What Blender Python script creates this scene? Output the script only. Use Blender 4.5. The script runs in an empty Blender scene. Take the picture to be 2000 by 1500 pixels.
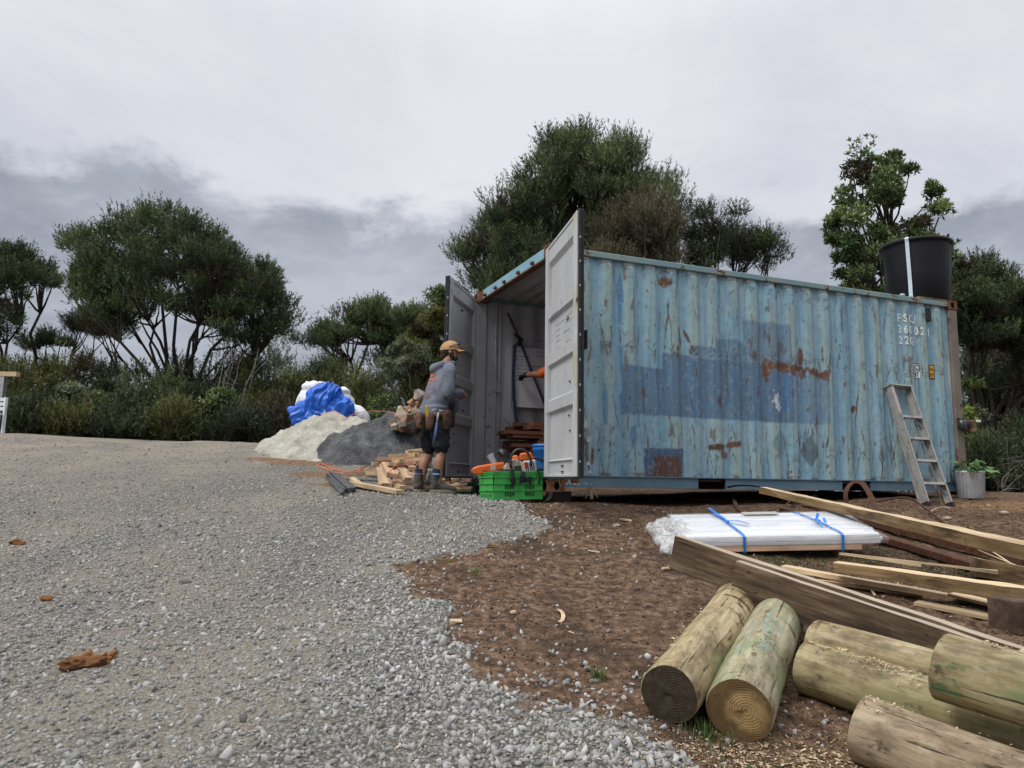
import bpy, bmesh, math, random
import numpy as np
from mathutils import Vector, Matrix, Quaternion
from mathutils.bvhtree import BVHTree
R = math.radians
rng = np.random.default_rng(7); random.seed(7)
scene = bpy.context.scene
col = scene.collection
# ------------------------------------------------------------------ camera
CAMZ = 1.5; FPX = 1440.0; PITCH, ROLL = 0.1304, 0.0138
_F = np.array([0, math.cos(PITCH), math.sin(PITCH)]); _r = np.array([1., 0, 0]); _u = np.cross(_r, _F)
_R = _r*math.cos(ROLL)+_u*math.sin(ROLL); _U = -_r*math.sin(ROLL)+_u*math.cos(ROLL)
CAM = np.array([0, 0, CAMZ])
cd = bpy.data.cameras.new('camera'); cam = bpy.data.objects.new('camera', cd); col.objects.link(cam)
cam.matrix_world = Matrix(((_R[0], _U[0], -_F[0], 0), (_R[1], _U[1], -_F[1], 0), (_R[2], _U[2], -_F[2], CAMZ), (0, 0, 0, 1)))
cd.sensor_width = 36; cd.lens = 36*FPX/2000; cd.clip_start = .05; cd.clip_end = 600
scene.camera = cam
# ------------------------------------------------------------------ sky and sun
SUN = Vector((-.62, -.55, .95)).normalized()
w = bpy.data.worlds.new('World'); scene.world = w; w.use_nodes = True
nt = w.node_tree; N = nt.nodes; Lk = nt.links; N.clear()
def wn(t, **k):
    n = N.new(t)
    for a, b in k.items(): setattr(n, a, b)
    return n
def wmath(op, a, b=None, c=None, clamp=False):
    n = wn('ShaderNodeMath', operation=op, use_clamp=clamp)
    for i, v in enumerate((a, b, c)):
        if v is None: continue
        if isinstance(v, (int, float)): n.inputs[i].default_value = v
        else: Lk.new(v, n.inputs[i])
    return n.outputs[0]
out = wn('ShaderNodeOutputWorld'); tc = wn('ShaderNodeTexCoord')
sx = wn('ShaderNodeSeparateXYZ'); Lk.new(tc.outputs['Generated'], sx.inputs[0])
zz = wmath('MAXIMUM', sx.outputs[2], 0.0)
den = wmath('ADD', zz, .22)
cx_ = wmath('DIVIDE', sx.outputs[0], den); cy_ = wmath('DIVIDE', sx.outputs[1], den)
cv = wn('ShaderNodeCombineXYZ'); Lk.new(cx_, cv.inputs[0]); Lk.new(cy_, cv.inputs[1]); cv.inputs[2].default_value = 3.7
def wnoise(scale, detail, rough, off=0, dist=0.0, vec=None):
    n = wn('ShaderNodeTexNoise'); n.inputs['Scale'].default_value = scale; n.inputs['Detail'].default_value = detail
    n.inputs['Roughness'].default_value = rough; n.inputs['Distortion'].default_value = dist
    m = wn('ShaderNodeMapping'); m.inputs['Location'].default_value = (off, off*.7, off*.3)
    Lk.new(vec or cv.outputs[0], m.inputs[0]); Lk.new(m.outputs[0], n.inputs['Vector']); return n.outputs['Fac']
n1 = wnoise(1.25, 10, .58, 4.3, .15); n2 = wnoise(1.1, 9, .62, 9.1, .5); n3 = wnoise(3.0, 8, .62, 1.7, .3)
# dark low bank of cloud under a paler high layer
e = wmath('ADD', wmath('SUBTRACT', zz, .345), wmath('ADD', wmath('MULTIPLY', wmath('SUBTRACT', n1, .5), .38), wmath('MULTIPLY', wmath('SUBTRACT', n3, .5), .16)))
ss = wn('ShaderNodeMapRange', interpolation_type='SMOOTHSTEP'); Lk.new(e, ss.inputs[0]); ss.inputs[1].default_value = -.02; ss.inputs[2].default_value = .035
bank = ss.outputs[0]
hi = wn('ShaderNodeValToRGB'); Lk.new(n2, hi.inputs[0])
hi.color_ramp.elements[0].position = .3; hi.color_ramp.elements[0].color = (.48, .495, .545, 1)
hi.color_ramp.elements[1].position = .6; hi.color_ramp.elements[1].color = (.60, .61, .645, 1)
lo = wn('ShaderNodeValToRGB'); Lk.new(wmath('ADD', wmath('MULTIPLY', n3, .5), wmath('MULTIPLY', n2, .5)), lo.inputs[0])
lo.color_ramp.elements[0].position = .40; lo.color_ramp.elements[0].color = (.24, .258, .30, 1)
lo.color_ramp.elements[1].position = .62; lo.color_ramp.elements[1].color = (.39, .41, .46, 1)
mx = wn('ShaderNodeMix', data_type='RGBA'); Lk.new(bank, mx.inputs[0]); Lk.new(lo.outputs[0], mx.inputs[6]); Lk.new(hi.outputs[0], mx.inputs[7])
# overcast sky grows brighter to the zenith
zb = wn('ShaderNodeMapRange', interpolation_type='SMOOTHSTEP'); Lk.new(zz, zb.inputs[0]); zb.inputs[1].default_value = .5; zb.inputs[2].default_value = 1.; zb.inputs[3].default_value = 1.; zb.inputs[4].default_value = 2.9
vs = wn('ShaderNodeVectorMath', operation='SCALE'); Lk.new(mx.outputs[2], vs.inputs[0]); Lk.new(zb.outputs[0], vs.inputs['Scale'])
bgc = wn('ShaderNodeBackground'); Lk.new(vs.outputs[0], bgc.inputs[0]); bgc.inputs[1].default_value = 1.
sky = wn('ShaderNodeTexSky', sky_type='NISHITA'); sky.sun_disc = False
sky.sun_elevation = math.asin(SUN.z); sky.sun_rotation = math.atan2(SUN.x, SUN.y)
bgs = wn('ShaderNodeBackground'); Lk.new(sky.outputs[0], bgs.inputs[0]); bgs.inputs[1].default_value = .08
ms = wn('ShaderNodeMixShader'); ms.inputs[0].default_value = .93
Lk.new(bgs.outputs[0], ms.inputs[1]); Lk.new(bgc.outputs[0], ms.inputs[2]); Lk.new(ms.outputs[0], out.inputs[0])
sd = bpy.data.lights.new('sun', 'SUN'); sd.energy = 1.5; sd.angle = R(25); sd.color = (1, .97, .92)
so = bpy.data.objects.new('sun', sd); col.objects.link(so); so.rotation_euler = SUN.to_track_quat('Z', 'Y').to_euler(); so.location = (-20, -20, 30)
vw = scene.view_settings; scene.display_settings.display_device = 'sRGB'
vw.view_transform = 'Standard'; vw.look = 'None'; vw.exposure = 0.45; vw.gamma = 1; vw.use_curve_mapping = False
try:
    scene.cycles.use_denoising = True; scene.cycles.denoiser = 'OPENIMAGEDENOISE'; scene.cycles.max_bounces = 5
    scene.cycles.denoising_prefilter = 'ACCURATE'
except Exception: pass
# ------------------------------------------------------------------ numpy noise
def _hash(i, j, k, s):
    h = (i.astype(np.int64)*374761393 + j.astype(np.int64)*668265263 + k.astype(np.int64)*2147483647 + s*1274126177) & 0xffffffff
    h = ((h ^ (h >> 13))*1274126177) & 0xffffffff
    return ((h ^ (h >> 16)) & 0xffff)/65535.
def vn(P, s=0):
    P = np.asarray(P, float)
    if P.shape[-1] == 2: P = np.concatenate([P, np.zeros(P.shape[:-1]+(1,))], -1)
    f = np.floor(P); t = P-f; t = t*t*(3-2*t); f = f.astype(np.int64); o = 0
    for a in (0, 1):
        for b in (0, 1):
            for c in (0, 1):
                ww = (t[..., 0] if a else 1-t[..., 0])*(t[..., 1] if b else 1-t[..., 1])*(t[..., 2] if c else 1-t[..., 2])
                o = o + ww*_hash(f[..., 0]+a, f[..., 1]+b, f[..., 2]+c, s)
    return o
def fbm(P, s=0, oct=4, g=.5):
    P = np.asarray(P, float); o = 0; a = 1; t = 0
    for k in range(oct): o = o+a*vn(P*2**k, s+k*17); t += a; a *= g
    return o/t
def sstep(a, b, x): t = np.clip((x-a)/(b-a), 0, 1); return t*t*(3-2*t)
# ------------------------------------------------------------------ rays and ground
def at(px, py, d): return CAM+d*(_F+_R*(px-1000)/FPX+_U*(750-py)/FPX)
def pix(p):
    q = np.asarray(p, float)-CAM; c = q@_F; return 1000+FPX*(q@_R)/c, 750-FPX*(q@_U)/c, c
YAW = .3826; CO = np.array([.382, 7.472, CAMZ-.1055]); _c, _s = math.cos(YAW), math.sin(YAW)
def cw(u, v, z=0): return np.array([CO[0]+_c*u-_s*v, CO[1]+_s*u+_c*v, CO[2]+z])   # container frame to world
_cp = []
def _g(x, y, z): _cp.append((x, y, z+CAMZ))
for x, y in ((-8, -2), (-4, 2), (-8, 6), (-2, 5), (0, 0), (0, 3), (2, 3), (4, 3), (1.5, 5), (3.6, 5), (-6, 9.5), (6, 0), (0, -6), (-3.3, 9.6)): _g(x, y, -1.5+.164*y)
for x, y, z in ((-4.5, 12.6, .55), (-9, 13.6, .72), (-13, 13, .62), (-2.9, 11.2, .33), (-1.6, 10.9, .25), (-6.5, 11, .31), (-1.6, 8.9, -.08), (-1., 8.4, -.16),
                (.382, 7.25, -.19), (.45, 7.8, -.19), (-.05, 6.85, -.215), (.0, 6.05, -.42), (-.9, 7.4, -.205), (-.87, 8.1, -.158), (-1.3, 8.1, -.165), (2.4, 8.1, -.22), (4.5, 8.9, -.18), (6.0, 9.6, -.14), (-.5, 9.7, -.2), (5, 12, -.1), (2, 11, -.15),
                (7.3, 10.4, -.07), (9.5, 10, -.2), (8, 7, -.5), (1.1, 6.4, -.38), (3.2, 6.6, -.44), (5.2, 7.2, -.4), (0, 13.5, .2), (-5, 17, .55), (-10, 19, .5), (-14, 20, .4), (0, 20, .2), (7, 17, -.3), (14, 17, -.9), (14, 4, -.9), (-16, 4, -.8)): _g(x, y, z)
_cp = np.array(_cp)
def _phi(r2): return np.where(r2 > 0, .5*r2*np.log(r2+1e-12), 0)
_n = len(_cp); _A = np.zeros((_n+3, _n+3)); _d2 = ((_cp[:, None, :2]-_cp[None, :, :2])**2).sum(-1)
_A[:_n, :_n] = _phi(_d2)+np.eye(_n)*.25; _A[:_n, _n] = 1; _A[:_n, _n+1:] = _cp[:, :2]; _A[_n, :_n] = 1; _A[_n+1:, :_n] = _cp[:, :2].T
_w = np.linalg.solve(_A, np.r_[_cp[:, 2], 0, 0, 0])
def gz(x, y, micro=True):
    x = np.asarray(x, float); y = np.asarray(y, float); sh = x.shape; xf = x.ravel(); yf = y.ravel()
    xc = np.clip(xf, -14, 13); yc = np.clip(yf, -5, 20)
    z = np.empty(len(xf))
    for i in range(0, len(xf), 20000):
        a = xc[i:i+20000]; b = yc[i:i+20000]
        z[i:i+20000] = _phi((a[:, None]-_cp[:, 0])**2+(b[:, None]-_cp[:, 1])**2)@_w[:_n]+_w[_n]+_w[_n+1]*a+_w[_n+2]*b
    P = np.c_[xf, yf]
    if micro: z = z+(fbm(P*1.1, 3, 4)-.5)*.07+(fbm(P*7, 5, 3)-.5)*.02
    far = np.hypot(xf-xc, yf-yc); z = z-np.clip(far, 0, 30)*.05
    return z.reshape(sh)
def gz1(x, y): return float(gz(np.array([x]), np.array([y]))[0])
def G(px, py, dmin=1.2, dmax=20):
    ds = np.linspace(dmin, dmax, 700); p = np.array([at(px, py, d) for d in ds]); h = p[:, 2]-gz(p[:, 0], p[:, 1])
    i = int(np.argmax(h < 0)); 
    if h[i] >= 0: i = len(ds)-1
    p = at(px, py, ds[i]); return np.array([p[0], p[1], gz1(p[0], p[1])])
# ------------------------------------------------------------------ mesh building
class MB:
    def __init__(s): s.v = []; s.f = []; s.m = []; s.n = 0
    def add(s, vs, fs, m=0):
        vs = np.asarray(vs, float); s.v.append(vs); n = s.n
        for f in fs: s.f.append([i+n for i in f]); s.m.append(m)
        s.n += len(vs); return s
    def box(s, c, sz, rot=None, m=0, taper=1., jit=0):
        x, y, z = np.asarray(sz, float)/2
        V = np.array([[-x, -y, -z], [x, -y, -z], [x, y, -z], [-x, y, -z], [-x*taper, -y*taper, z], [x*taper, -y*taper, z], [x*taper, y*taper, z], [-x*taper, y*taper, z]])
        if jit: V = V+rng.normal(0, jit, V.shape)
        if rot is not None: V = V@np.asarray(rot, float).T
        return s.add(V+np.asarray(c, float), [(0, 3, 2, 1), (4, 5, 6, 7), (0, 1, 5, 4), (1, 2, 6, 5), (2, 3, 7, 6), (3, 0, 4, 7)], m)
    def span(s, a, b, **k): a = np.array(a, float); b = np.array(b, float); return s.box((a+b)/2, np.abs(b-a), **k)
    def tube(s, path, rad, n=8, m=0, cap=True, sq=1., up=(0, 0, 1)):
        P = np.asarray(path, float); K = len(P); rad = np.broadcast_to(np.asarray(rad, float).reshape(-1, 1) if np.ndim(rad) < 2 else np.asarray(rad, float), (K, 1) if np.ndim(rad) < 2 else (K, 2))
        if rad.shape[1] == 1: rad = np.c_[rad, rad*sq]
        T = np.gradient(P, axis=0); T /= np.linalg.norm(T, axis=1)[:, None]+1e-9
        ref = np.asarray(up, float); out = []
        a = np.cross(T[0], ref)
        if np.linalg.norm(a) < 1e-3: a = np.cross(T[0], (1, 0, 0))
        a /= np.linalg.norm(a)
        th = np.linspace(0, 2*np.pi, n, endpoint=False)
        for k in range(K):
            a = a-T[k]*(a@T[k]); a /= np.linalg.norm(a)+1e-9; b = np.cross(T[k], a)
            out.append(P[k]+np.outer(np.cos(th)*rad[k, 0], a)+np.outer(np.sin(th)*rad[k, 1], b))
        fs = [(k*n+i, k*n+(i+1) % n, (k+1)*n+(i+1) % n, (k+1)*n+i) for k in range(K-1) for i in range(n)]
        if cap: fs += [tuple(range(n-1, -1, -1)), tuple(range((K-1)*n, K*n))]
        return s.add(np.concatenate(out), fs, m)
    def lathe(s, prof, n=24, m=0, c=(0, 0, 0), ribs=0, ramp=0, cap=True):
        th = np.linspace(0, 2*np.pi, n, endpoint=False); V = []
        for r, z in prof:
            rr = r+(ramp*np.cos(th*ribs) if ribs else 0); V.append(np.c_[rr*np.cos(th), rr*np.sin(th), np.full(n, z)])
        K = len(prof); fs = [(k*n+i, k*n+(i+1) % n, (k+1)*n+(i+1) % n, (k+1)*n+i) for k in range(K-1) for i in range(n)]
        if cap: fs += [tuple(range(n-1, -1, -1)), tuple(range((K-1)*n, K*n))]
        return s.add(np.concatenate(V)+np.asarray(c, float), fs, m)
    def grid(s, V, m=0, close=False):
        V = np.asarray(V, float); a, b = V.shape[:2]
        fs = [(i*b+j, i*b+(j+1) % b, (i+1)*b+(j+1) % b, (i+1)*b+j) for i in range(a-1) for j in range(b if close else b-1)]
        return s.add(V.reshape(-1, 3), fs, m)
    def ell(s, c, r, n=12, m=0, rot=None):
        th = np.linspace(0, 2*np.pi, n, endpoint=False); ph = np.linspace(-np.pi/2, np.pi/2, n//2+1)[1:-1]
        V = [[0, 0, -1]]+[[math.cos(p)*math.cos(t), math.cos(p)*math.sin(t), math.sin(p)] for p in ph for t in th]+[[0, 0, 1]]
        V = np.array(V)*np.asarray(r, float)
        if rot is not None: V = V@np.asarray(rot, float).T
        K = len(ph); fs = [(0, 1+(i+1) % n, 1+i) for i in range(n)]
        fs += [(1+k*n+i, 1+k*n+(i+1) % n, 1+(k+1)*n+(i+1) % n, 1+(k+1)*n+i) for k in range(K-1) for i in range(n)]
        fs += [(1+(K-1)*n+i, 1+(K-1)*n+(i+1) % n, len(V)-1) for i in range(n)]
        return s.add(V+np.asarray(c, float), fs, m)
    def verts(s): return np.concatenate(s.v)
    def mesh(s, name, mats, smooth=False, bevel=0):
        me = bpy.data.meshes.new(name); me.from_pydata(s.verts().tolist(), [], s.f)
        for mm in (mats if isinstance(mats, (list, tuple)) else [mats]): me.materials.append(mm)
        me.polygons.foreach_set('material_index', np.array(s.m, dtype=np.int32))
        if bevel:
            bm = bmesh.new(); bm.from_mesh(me); bmesh.ops.bevel(bm, geom=[e for e in bm.edges if len(e.link_faces) == 2 and e.calc_face_angle(0) > .6], offset=bevel, segments=1, affect='EDGES', clamp_overlap=True); bm.to_mesh(me); bm.free()
        if smooth: me.polygons.foreach_set('use_smooth', np.ones(len(me.polygons), dtype=bool))
        me.update(); return me
def link(name, me, parent=None, loc=None, rot=None):
    o = bpy.data.objects.new(name, me); col.objects.link(o)
    if parent is not None: o.parent = parent
    if loc is not None: o.location = loc
    if rot is not None: o.rotation_euler = rot
    return o
def obj(name, mb, mats, parent=None, smooth=False, bevel=0, loc=None, rot=None): return link(name, mb.mesh(name, mats, smooth, bevel), parent, loc, rot)
def tag(o, label=None, cat=None, group=None, kind=None):
    for k, v in (('label', label), ('category', cat), ('group', group), ('kind', kind)):
        if v: o[k] = v
    return o
def thing(name, label, cat, loc=(0, 0, 0), rot=(0, 0, 0), group=None):
    o = link(name, None, None, loc, rot); o.empty_display_size = .1; return tag(o, label, cat, group)
def smooth_by_angle(me, ang=.7):
    bm = bmesh.new(); bm.from_mesh(me)
    for f in bm.faces: f.smooth = True
    for e in bm.edges:
        if len(e.link_faces) == 2 and e.calc_face_angle(0) > ang: e.smooth = False
    bm.to_mesh(me); bm.free()
def raw_mesh(name, V, F, mats, attrs=None, smooth=False, mi=None):
    V = np.ascontiguousarray(V, dtype=np.float32); F = np.ascontiguousarray(F, dtype=np.int32); k = F.shape[1]
    me = bpy.data.meshes.new(name); me.vertices.add(len(V)); me.vertices.foreach_set('co', V.ravel())
    me.loops.add(F.size); me.loops.foreach_set('vertex_index', F.ravel()); me.polygons.add(len(F))
    me.polygons.foreach_set('loop_start', np.arange(0, F.size, k, dtype=np.int32)); me.polygons.foreach_set('loop_total', np.full(len(F), k, dtype=np.int32))
    for mm in (mats if isinstance(mats, (list, tuple)) else [mats]): me.materials.append(mm)
    if mi is not None: me.polygons.foreach_set('material_index', np.asarray(mi, np.int32))
    if smooth: me.polygons.foreach_set('use_smooth', np.ones(len(F), dtype=bool))
    for nm, a in (attrs or {}).items():
        a = np.asarray(a, np.float32)
        if a.ndim == 1: me.attributes.new(nm, 'FLOAT', 'POINT').data.foreach_set('value', a)
        else: me.attributes.new(nm, 'FLOAT_COLOR', 'POINT').data.foreach_set('color', np.c_[a, np.ones(len(a))].astype(np.float32).ravel())
    me.update(); return me
def fuse(name, mb, mats, voxel, sm=4, parent=None, disp=None):
    me = mb.mesh(name, mats); o = bpy.data.objects.new('tmp', me); col.objects.link(o)
    md = o.modifiers.new('r', 'REMESH'); md.mode = 'VOXEL'; md.voxel_size = voxel
    if sm: m2 = o.modifiers.new('s', 'SMOOTH'); m2.iterations = sm; m2.factor = .5
    dg = bpy.context.evaluated_depsgraph_get(); m = bpy.data.meshes.new_from_object(o.evaluated_get(dg))
    bpy.data.objects.remove(o); m.name = name
    n = len(m.vertices); co = np.empty(n*3, np.float32); m.vertices.foreach_get('co', co); co = co.reshape(-1, 3)
    if disp is not None:
        no = np.empty(n*3, np.float32); m.vertices.foreach_get('normal', no); no = no.reshape(-1, 3)
        co = co+no*disp(co)[:, None]; m.vertices.foreach_set('co', co.astype(np.float32).ravel())
    if not m.materials: 
        for mm in (mats if isinstance(mats, (list, tuple)) else [mats]): m.materials.append(mm)
    m.polygons.foreach_set('use_smooth', np.ones(len(m.polygons), dtype=bool)); m.update()
    return link(name, m, parent)
def rotz(a): c, s = math.cos(a), math.sin(a); return np.array([[c, -s, 0], [s, c, 0], [0, 0, 1]])
def rotx(a): c, s = math.cos(a), math.sin(a); return np.array([[1, 0, 0], [0, c, -s], [0, s, c]])
def roty(a): c, s = math.cos(a), math.sin(a); return np.array([[c, 0, s], [0, 1, 0], [-s, 0, c]])
def frame(xd, up=(0, 0, 1)):
    x = np.asarray(xd, float); x = x/np.linalg.norm(x); y = np.cross(up, x); y /= np.linalg.norm(y); return np.c_[x, y, np.cross(x, y)]
def setm(o, Rm, p):
    M4 = Matrix.Identity(4)
    for i in range(3):
        for j in range(3): M4[i][j] = Rm[i, j]
        M4[i][3] = p[i]
    o.matrix_world = M4; return o
# ------------------------------------------------------------------ materials
class NT:
    def __init__(s, name):
        s.m = bpy.data.materials.new(name); s.m.use_nodes = True; s.t = s.m.node_tree; s.N = s.t.nodes; s.L = s.t.links
        s.b = s.N['Principled BSDF']; s.tc = None
    def n(s, t, **k):
        x = s.N.new(t)
        for a, b in k.items(): setattr(x, a, b)
        return x
    def link(s, a, b): s.L.new(a, b)
    def put(s, inp, v):
        if v is None: return
        if hasattr(v, 'is_linked') or hasattr(v, 'node'): s.L.new(v, inp)
        else: inp.default_value = v if not (isinstance(v, tuple) and len(v) == 3 and inp.type == 'RGBA') else (*v, 1)
    def co(s, which='Object', sc=(1, 1, 1), loc=(0, 0, 0), warp=0):
        if which == 'World': g = s.n('ShaderNodeNewGeometry').outputs['Position']
        else:
            if not s.tc: s.tc = s.n('ShaderNodeTexCoord')
            g = s.tc.outputs[which]
        m = s.n('ShaderNodeMapping'); s.link(g, m.inputs[0]); m.inputs['Scale'].default_value = sc; m.inputs['Location'].default_value = loc; return m.outputs[0]
    def noise(s, vec, scale, detail=5, rough=.55, dist=0.):
        n = s.n('ShaderNodeTexNoise'); s.link(vec, n.inputs['Vector']); n.inputs['Scale'].default_value = scale; n.inputs['Detail'].default_value = detail
        n.inputs['Roughness'].default_value = rough; n.inputs['Distortion'].default_value = dist; return n.outputs['Fac']
    def voro(s, vec, scale, feat='F1', out='Distance', rnd=1.):
        n = s.n('ShaderNodeTexVoronoi', feature=feat); s.link(vec, n.inputs['Vector']); n.inputs['Scale'].default_value = scale; n.inputs['Randomness'].default_value = rnd; return n.outputs[out]
    def math(s, op, a, b=None, c=None, clamp=False):
        n = s.n('ShaderNodeMath', operation=op, use_clamp=clamp)
        for i, v in enumerate((a, b, c)): s.put(n.inputs[i], v)
        return n.outputs[0]
    def ramp(s, fac, cols, pos=None, interp='LINEAR'):
        n = s.n('ShaderNodeValToRGB'); s.link(fac, n.inputs[0]); cr = n.color_ramp; cr.interpolation = interp
        pos = pos or list(np.linspace(.3, .7, len(cols)))
        while len(cr.elements) < len(cols): cr.elements.new(.5)
        for e_, p_, c_ in zip(cr.elements, pos, cols): e_.position = p_; e_.color = (*c_, 1) if np.ndim(c_) else (c_, c_, c_, 1)
        return n.outputs[0]
    def rng(s, v, a, b, c=0., d=1., smooth=True):
        n = s.n('ShaderNodeMapRange', interpolation_type='SMOOTHSTEP' if smooth else 'LINEAR'); s.put(n.inputs[0], v)
        for i, x in zip((1, 2, 3, 4), (a, b, c, d)): n.inputs[i].default_value = x
        return n.outputs[0]
    def mix(s, f, a, b, mode='MIX'):
        n = s.n('ShaderNodeMix', data_type='RGBA', blend_type=mode); s.put(n.inputs[0], f); s.put(n.inputs[6], a); s.put(n.inputs[7], b); return n.outputs[2]
    def attr(s, name, out='Fac'): n = s.n('ShaderNodeAttribute', attribute_name=name); return n.outputs[out]
    def bump(s, h, strength=.3, dist=.01, nrm=None):
        n = s.n('ShaderNodeBump'); s.put(n.inputs['Height'], h); n.inputs['Strength'].default_value = strength; n.inputs['Distance'].default_value = dist
        if nrm is not None: s.link(nrm, n.inputs['Normal'])
        return n.outputs[0]
    def done(s, color, rough=.8, normal=None, metal=0., spec=.3):
        s.put(s.b.inputs['Base Color'], color); s.put(s.b.inputs['Roughness'], rough); s.put(s.b.inputs['Metallic'], metal); s.b.inputs['Specular IOR Level'].default_value = spec
        if normal is not None: s.link(normal, s.b.inputs['Normal'])
        return s.m
def mat(name, cols, scale=6, detail=5, rough=.8, bump=.25, bscale=60, sc=(1, 1, 1), metal=0., spec=.3, rnd=0., bdist=.004, coord='Object', dirt=None, dirt_amt=.5, dscale=3):
    t = NT(name); v = t.co(coord, sc); f = t.noise(v, scale, detail); c = t.ramp(f, cols) if len(cols) > 1 else t.mix(t.math('MULTIPLY', f, .35), cols[0], tuple(x*.75 for x in cols[0]))
    if dirt: c = t.mix(t.rng(t.noise(t.co(coord), dscale, 6, .65), .62-.25*dirt_amt, .72, 0, .9), c, dirt)
    if rnd:
        oi = t.n('ShaderNodeObjectInfo'); hs = t.n('ShaderNodeHueSaturation'); t.link(t.math('MULTIPLY_ADD', oi.outputs['Random'], rnd*2, 1-rnd), hs.inputs['Value']); t.link(c, hs.inputs['Color']); c = hs.outputs[0]
    nb = t.bump(t.noise(v, bscale, 4), bump, bdist) if bump else None
    rr = t.math('MULTIPLY_ADD', t.noise(v, scale*2.3, 3), .25, rough-.12) if rough > .15 else rough
    return t.done(c, rr, nb, metal, spec)
def wood(name, cols, rough=.8, grain=26, rnd=.12, bump=.35, dirt=None, dirt_amt=.5, cracks=True):   # grain along local X
    t = NT(name); v = t.co('Object', (.09, 1, 1)); f = t.noise(v, grain, 7, .7, .3); c = t.ramp(f, cols)
    big = t.noise(t.co('Object', (.35, 1, 1)), 3.5, 4); c = t.mix(t.rng(big, .4, .75, 0, .6), c, tuple(x*.55 for x in cols[0]))
    if cracks:
        ck = t.noise(t.co('Object', (.035, 1, 1)), 48, 3, .7); c = t.mix(t.rng(ck, .66, .7), c, tuple(x*.25 for x in cols[0]))
    if dirt: c = t.mix(t.rng(t.noise(t.co('Object', (.3, 1, 1)), 6, 6, .65), .66-.3*dirt_amt, .72), c, dirt)
    c = t.mix(t.rng(t.noise(t.co('Object', (.5, 1, 1), (3, 9, 1)), 8, 7, .72), .58, .70, 0, .65), c, tuple(x*.45 for x in cols[0])); c = t.mix(t.rng(t.voro(t.co('Object', (.6, 1, 1)), 9), .04, .09, .7, 0), c, tuple(x*.4 for x in cols[0]))
    oi = t.n('ShaderNodeObjectInfo'); hs = t.n('ShaderNodeHueSaturation'); t.link(t.math('MULTIPLY_ADD', oi.outputs['Random'], rnd*2, 1-rnd), hs.inputs['Value']); t.link(c, hs.inputs['Color'])
    return t.done(hs.outputs[0], rough, t.bump(f, bump, .004))
# ------------------------------------------------------------------ ground
DP = [G(*p)[:2] for p in ((985, 978), (1040, 1015), (1038, 1048), (962, 1062), (850, 1078), (800, 1108), (812, 1150), (858, 1200), (885, 1260), (900, 1310), (955, 1345), (1040, 1378), (1130, 1400), (1225, 1415), (1290, 1445), (1330, 1498))]
DP = np.array(DP+[(.62, 1.0), (.4, -3), (9, -3), (30, 4), (30, 30), (2, 30), (-1.2, 13), (-1.0, 10.6), (-.75, 9.0), (-.3, 8.2)])
def sdist(P, poly):
    a = poly; b = np.roll(poly, -1, 0); ab = b-a; D = np.full(len(P), 1e9); ins = np.zeros(len(P), bool)
    for i in range(len(a)):
        t = np.clip(((P-a[i])@ab[i])/(ab[i]@ab[i]), 0, 1); D = np.minimum(D, np.hypot(*(P-a[i]-t[:, None]*ab[i]).T))
        c = (a[i, 1] > P[:, 1]) != (b[i, 1] > P[:, 1]); xi = a[i, 0]+(P[:, 1]-a[i, 1])/(ab[i, 1]+1e-12)*ab[i, 0]; ins ^= c & (P[:, 0] < xi)
    return np.where(ins, D, -D)
def dirtf(P): return sdist(P, DP)+(fbm(P*2.2, 11, 5, .6)-.5)*.85
CLAY = [(*G(625, 925)[:2], .55, .35), (*G(690, 950)[:2], .75, .28), (*G(600, 905)[:2], .8, .4), (*G(760, 955)[:2], .8, .3), (*G(850, 950)[:2], .6, .25), (*G(170, 1290)[:2], .16, .08), (*G(90, 1172)[:2], .1, .06),
        (*G(540, 898)[:2], .7, .3), (*G(1960, 985)[:2], 1.0, .5), (*G(1250, 985)[:2], .8, .2)]
def clayf(P):
    c = np.zeros(len(P))
    for x, y, a, b in CLAY: c = np.maximum(c, 1-((P[:, 0]-x)**2/a**2+(P[:, 1]-y)**2/b**2))
    return np.clip(c, 0, 1)
def axis(segs):
    o = [segs[0][0]]
    for a, b, st in segs: o += list(np.linspace(a, b, max(2, int(abs(b-a)/st)+1))[1:])
    return np.array(o)
GX = axis([(-120, -16, 13), (-16, -7, .5), (-7, 6.5, .065), (6.5, 14, .4), (14, 120, 13)])
GY = axis([(-60, -6, 9), (-6, 1.5, .5), (1.5, 9, .065), (9, 15, .12), (15, 24, .6), (24, 300, 25)])
XX, YY = np.meshgrid(GX, GY); PG = np.c_[XX.ravel(), YY.ravel()]
ZG = gz(PG[:, 0], PG[:, 1]); DG = dirtf(PG)
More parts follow.
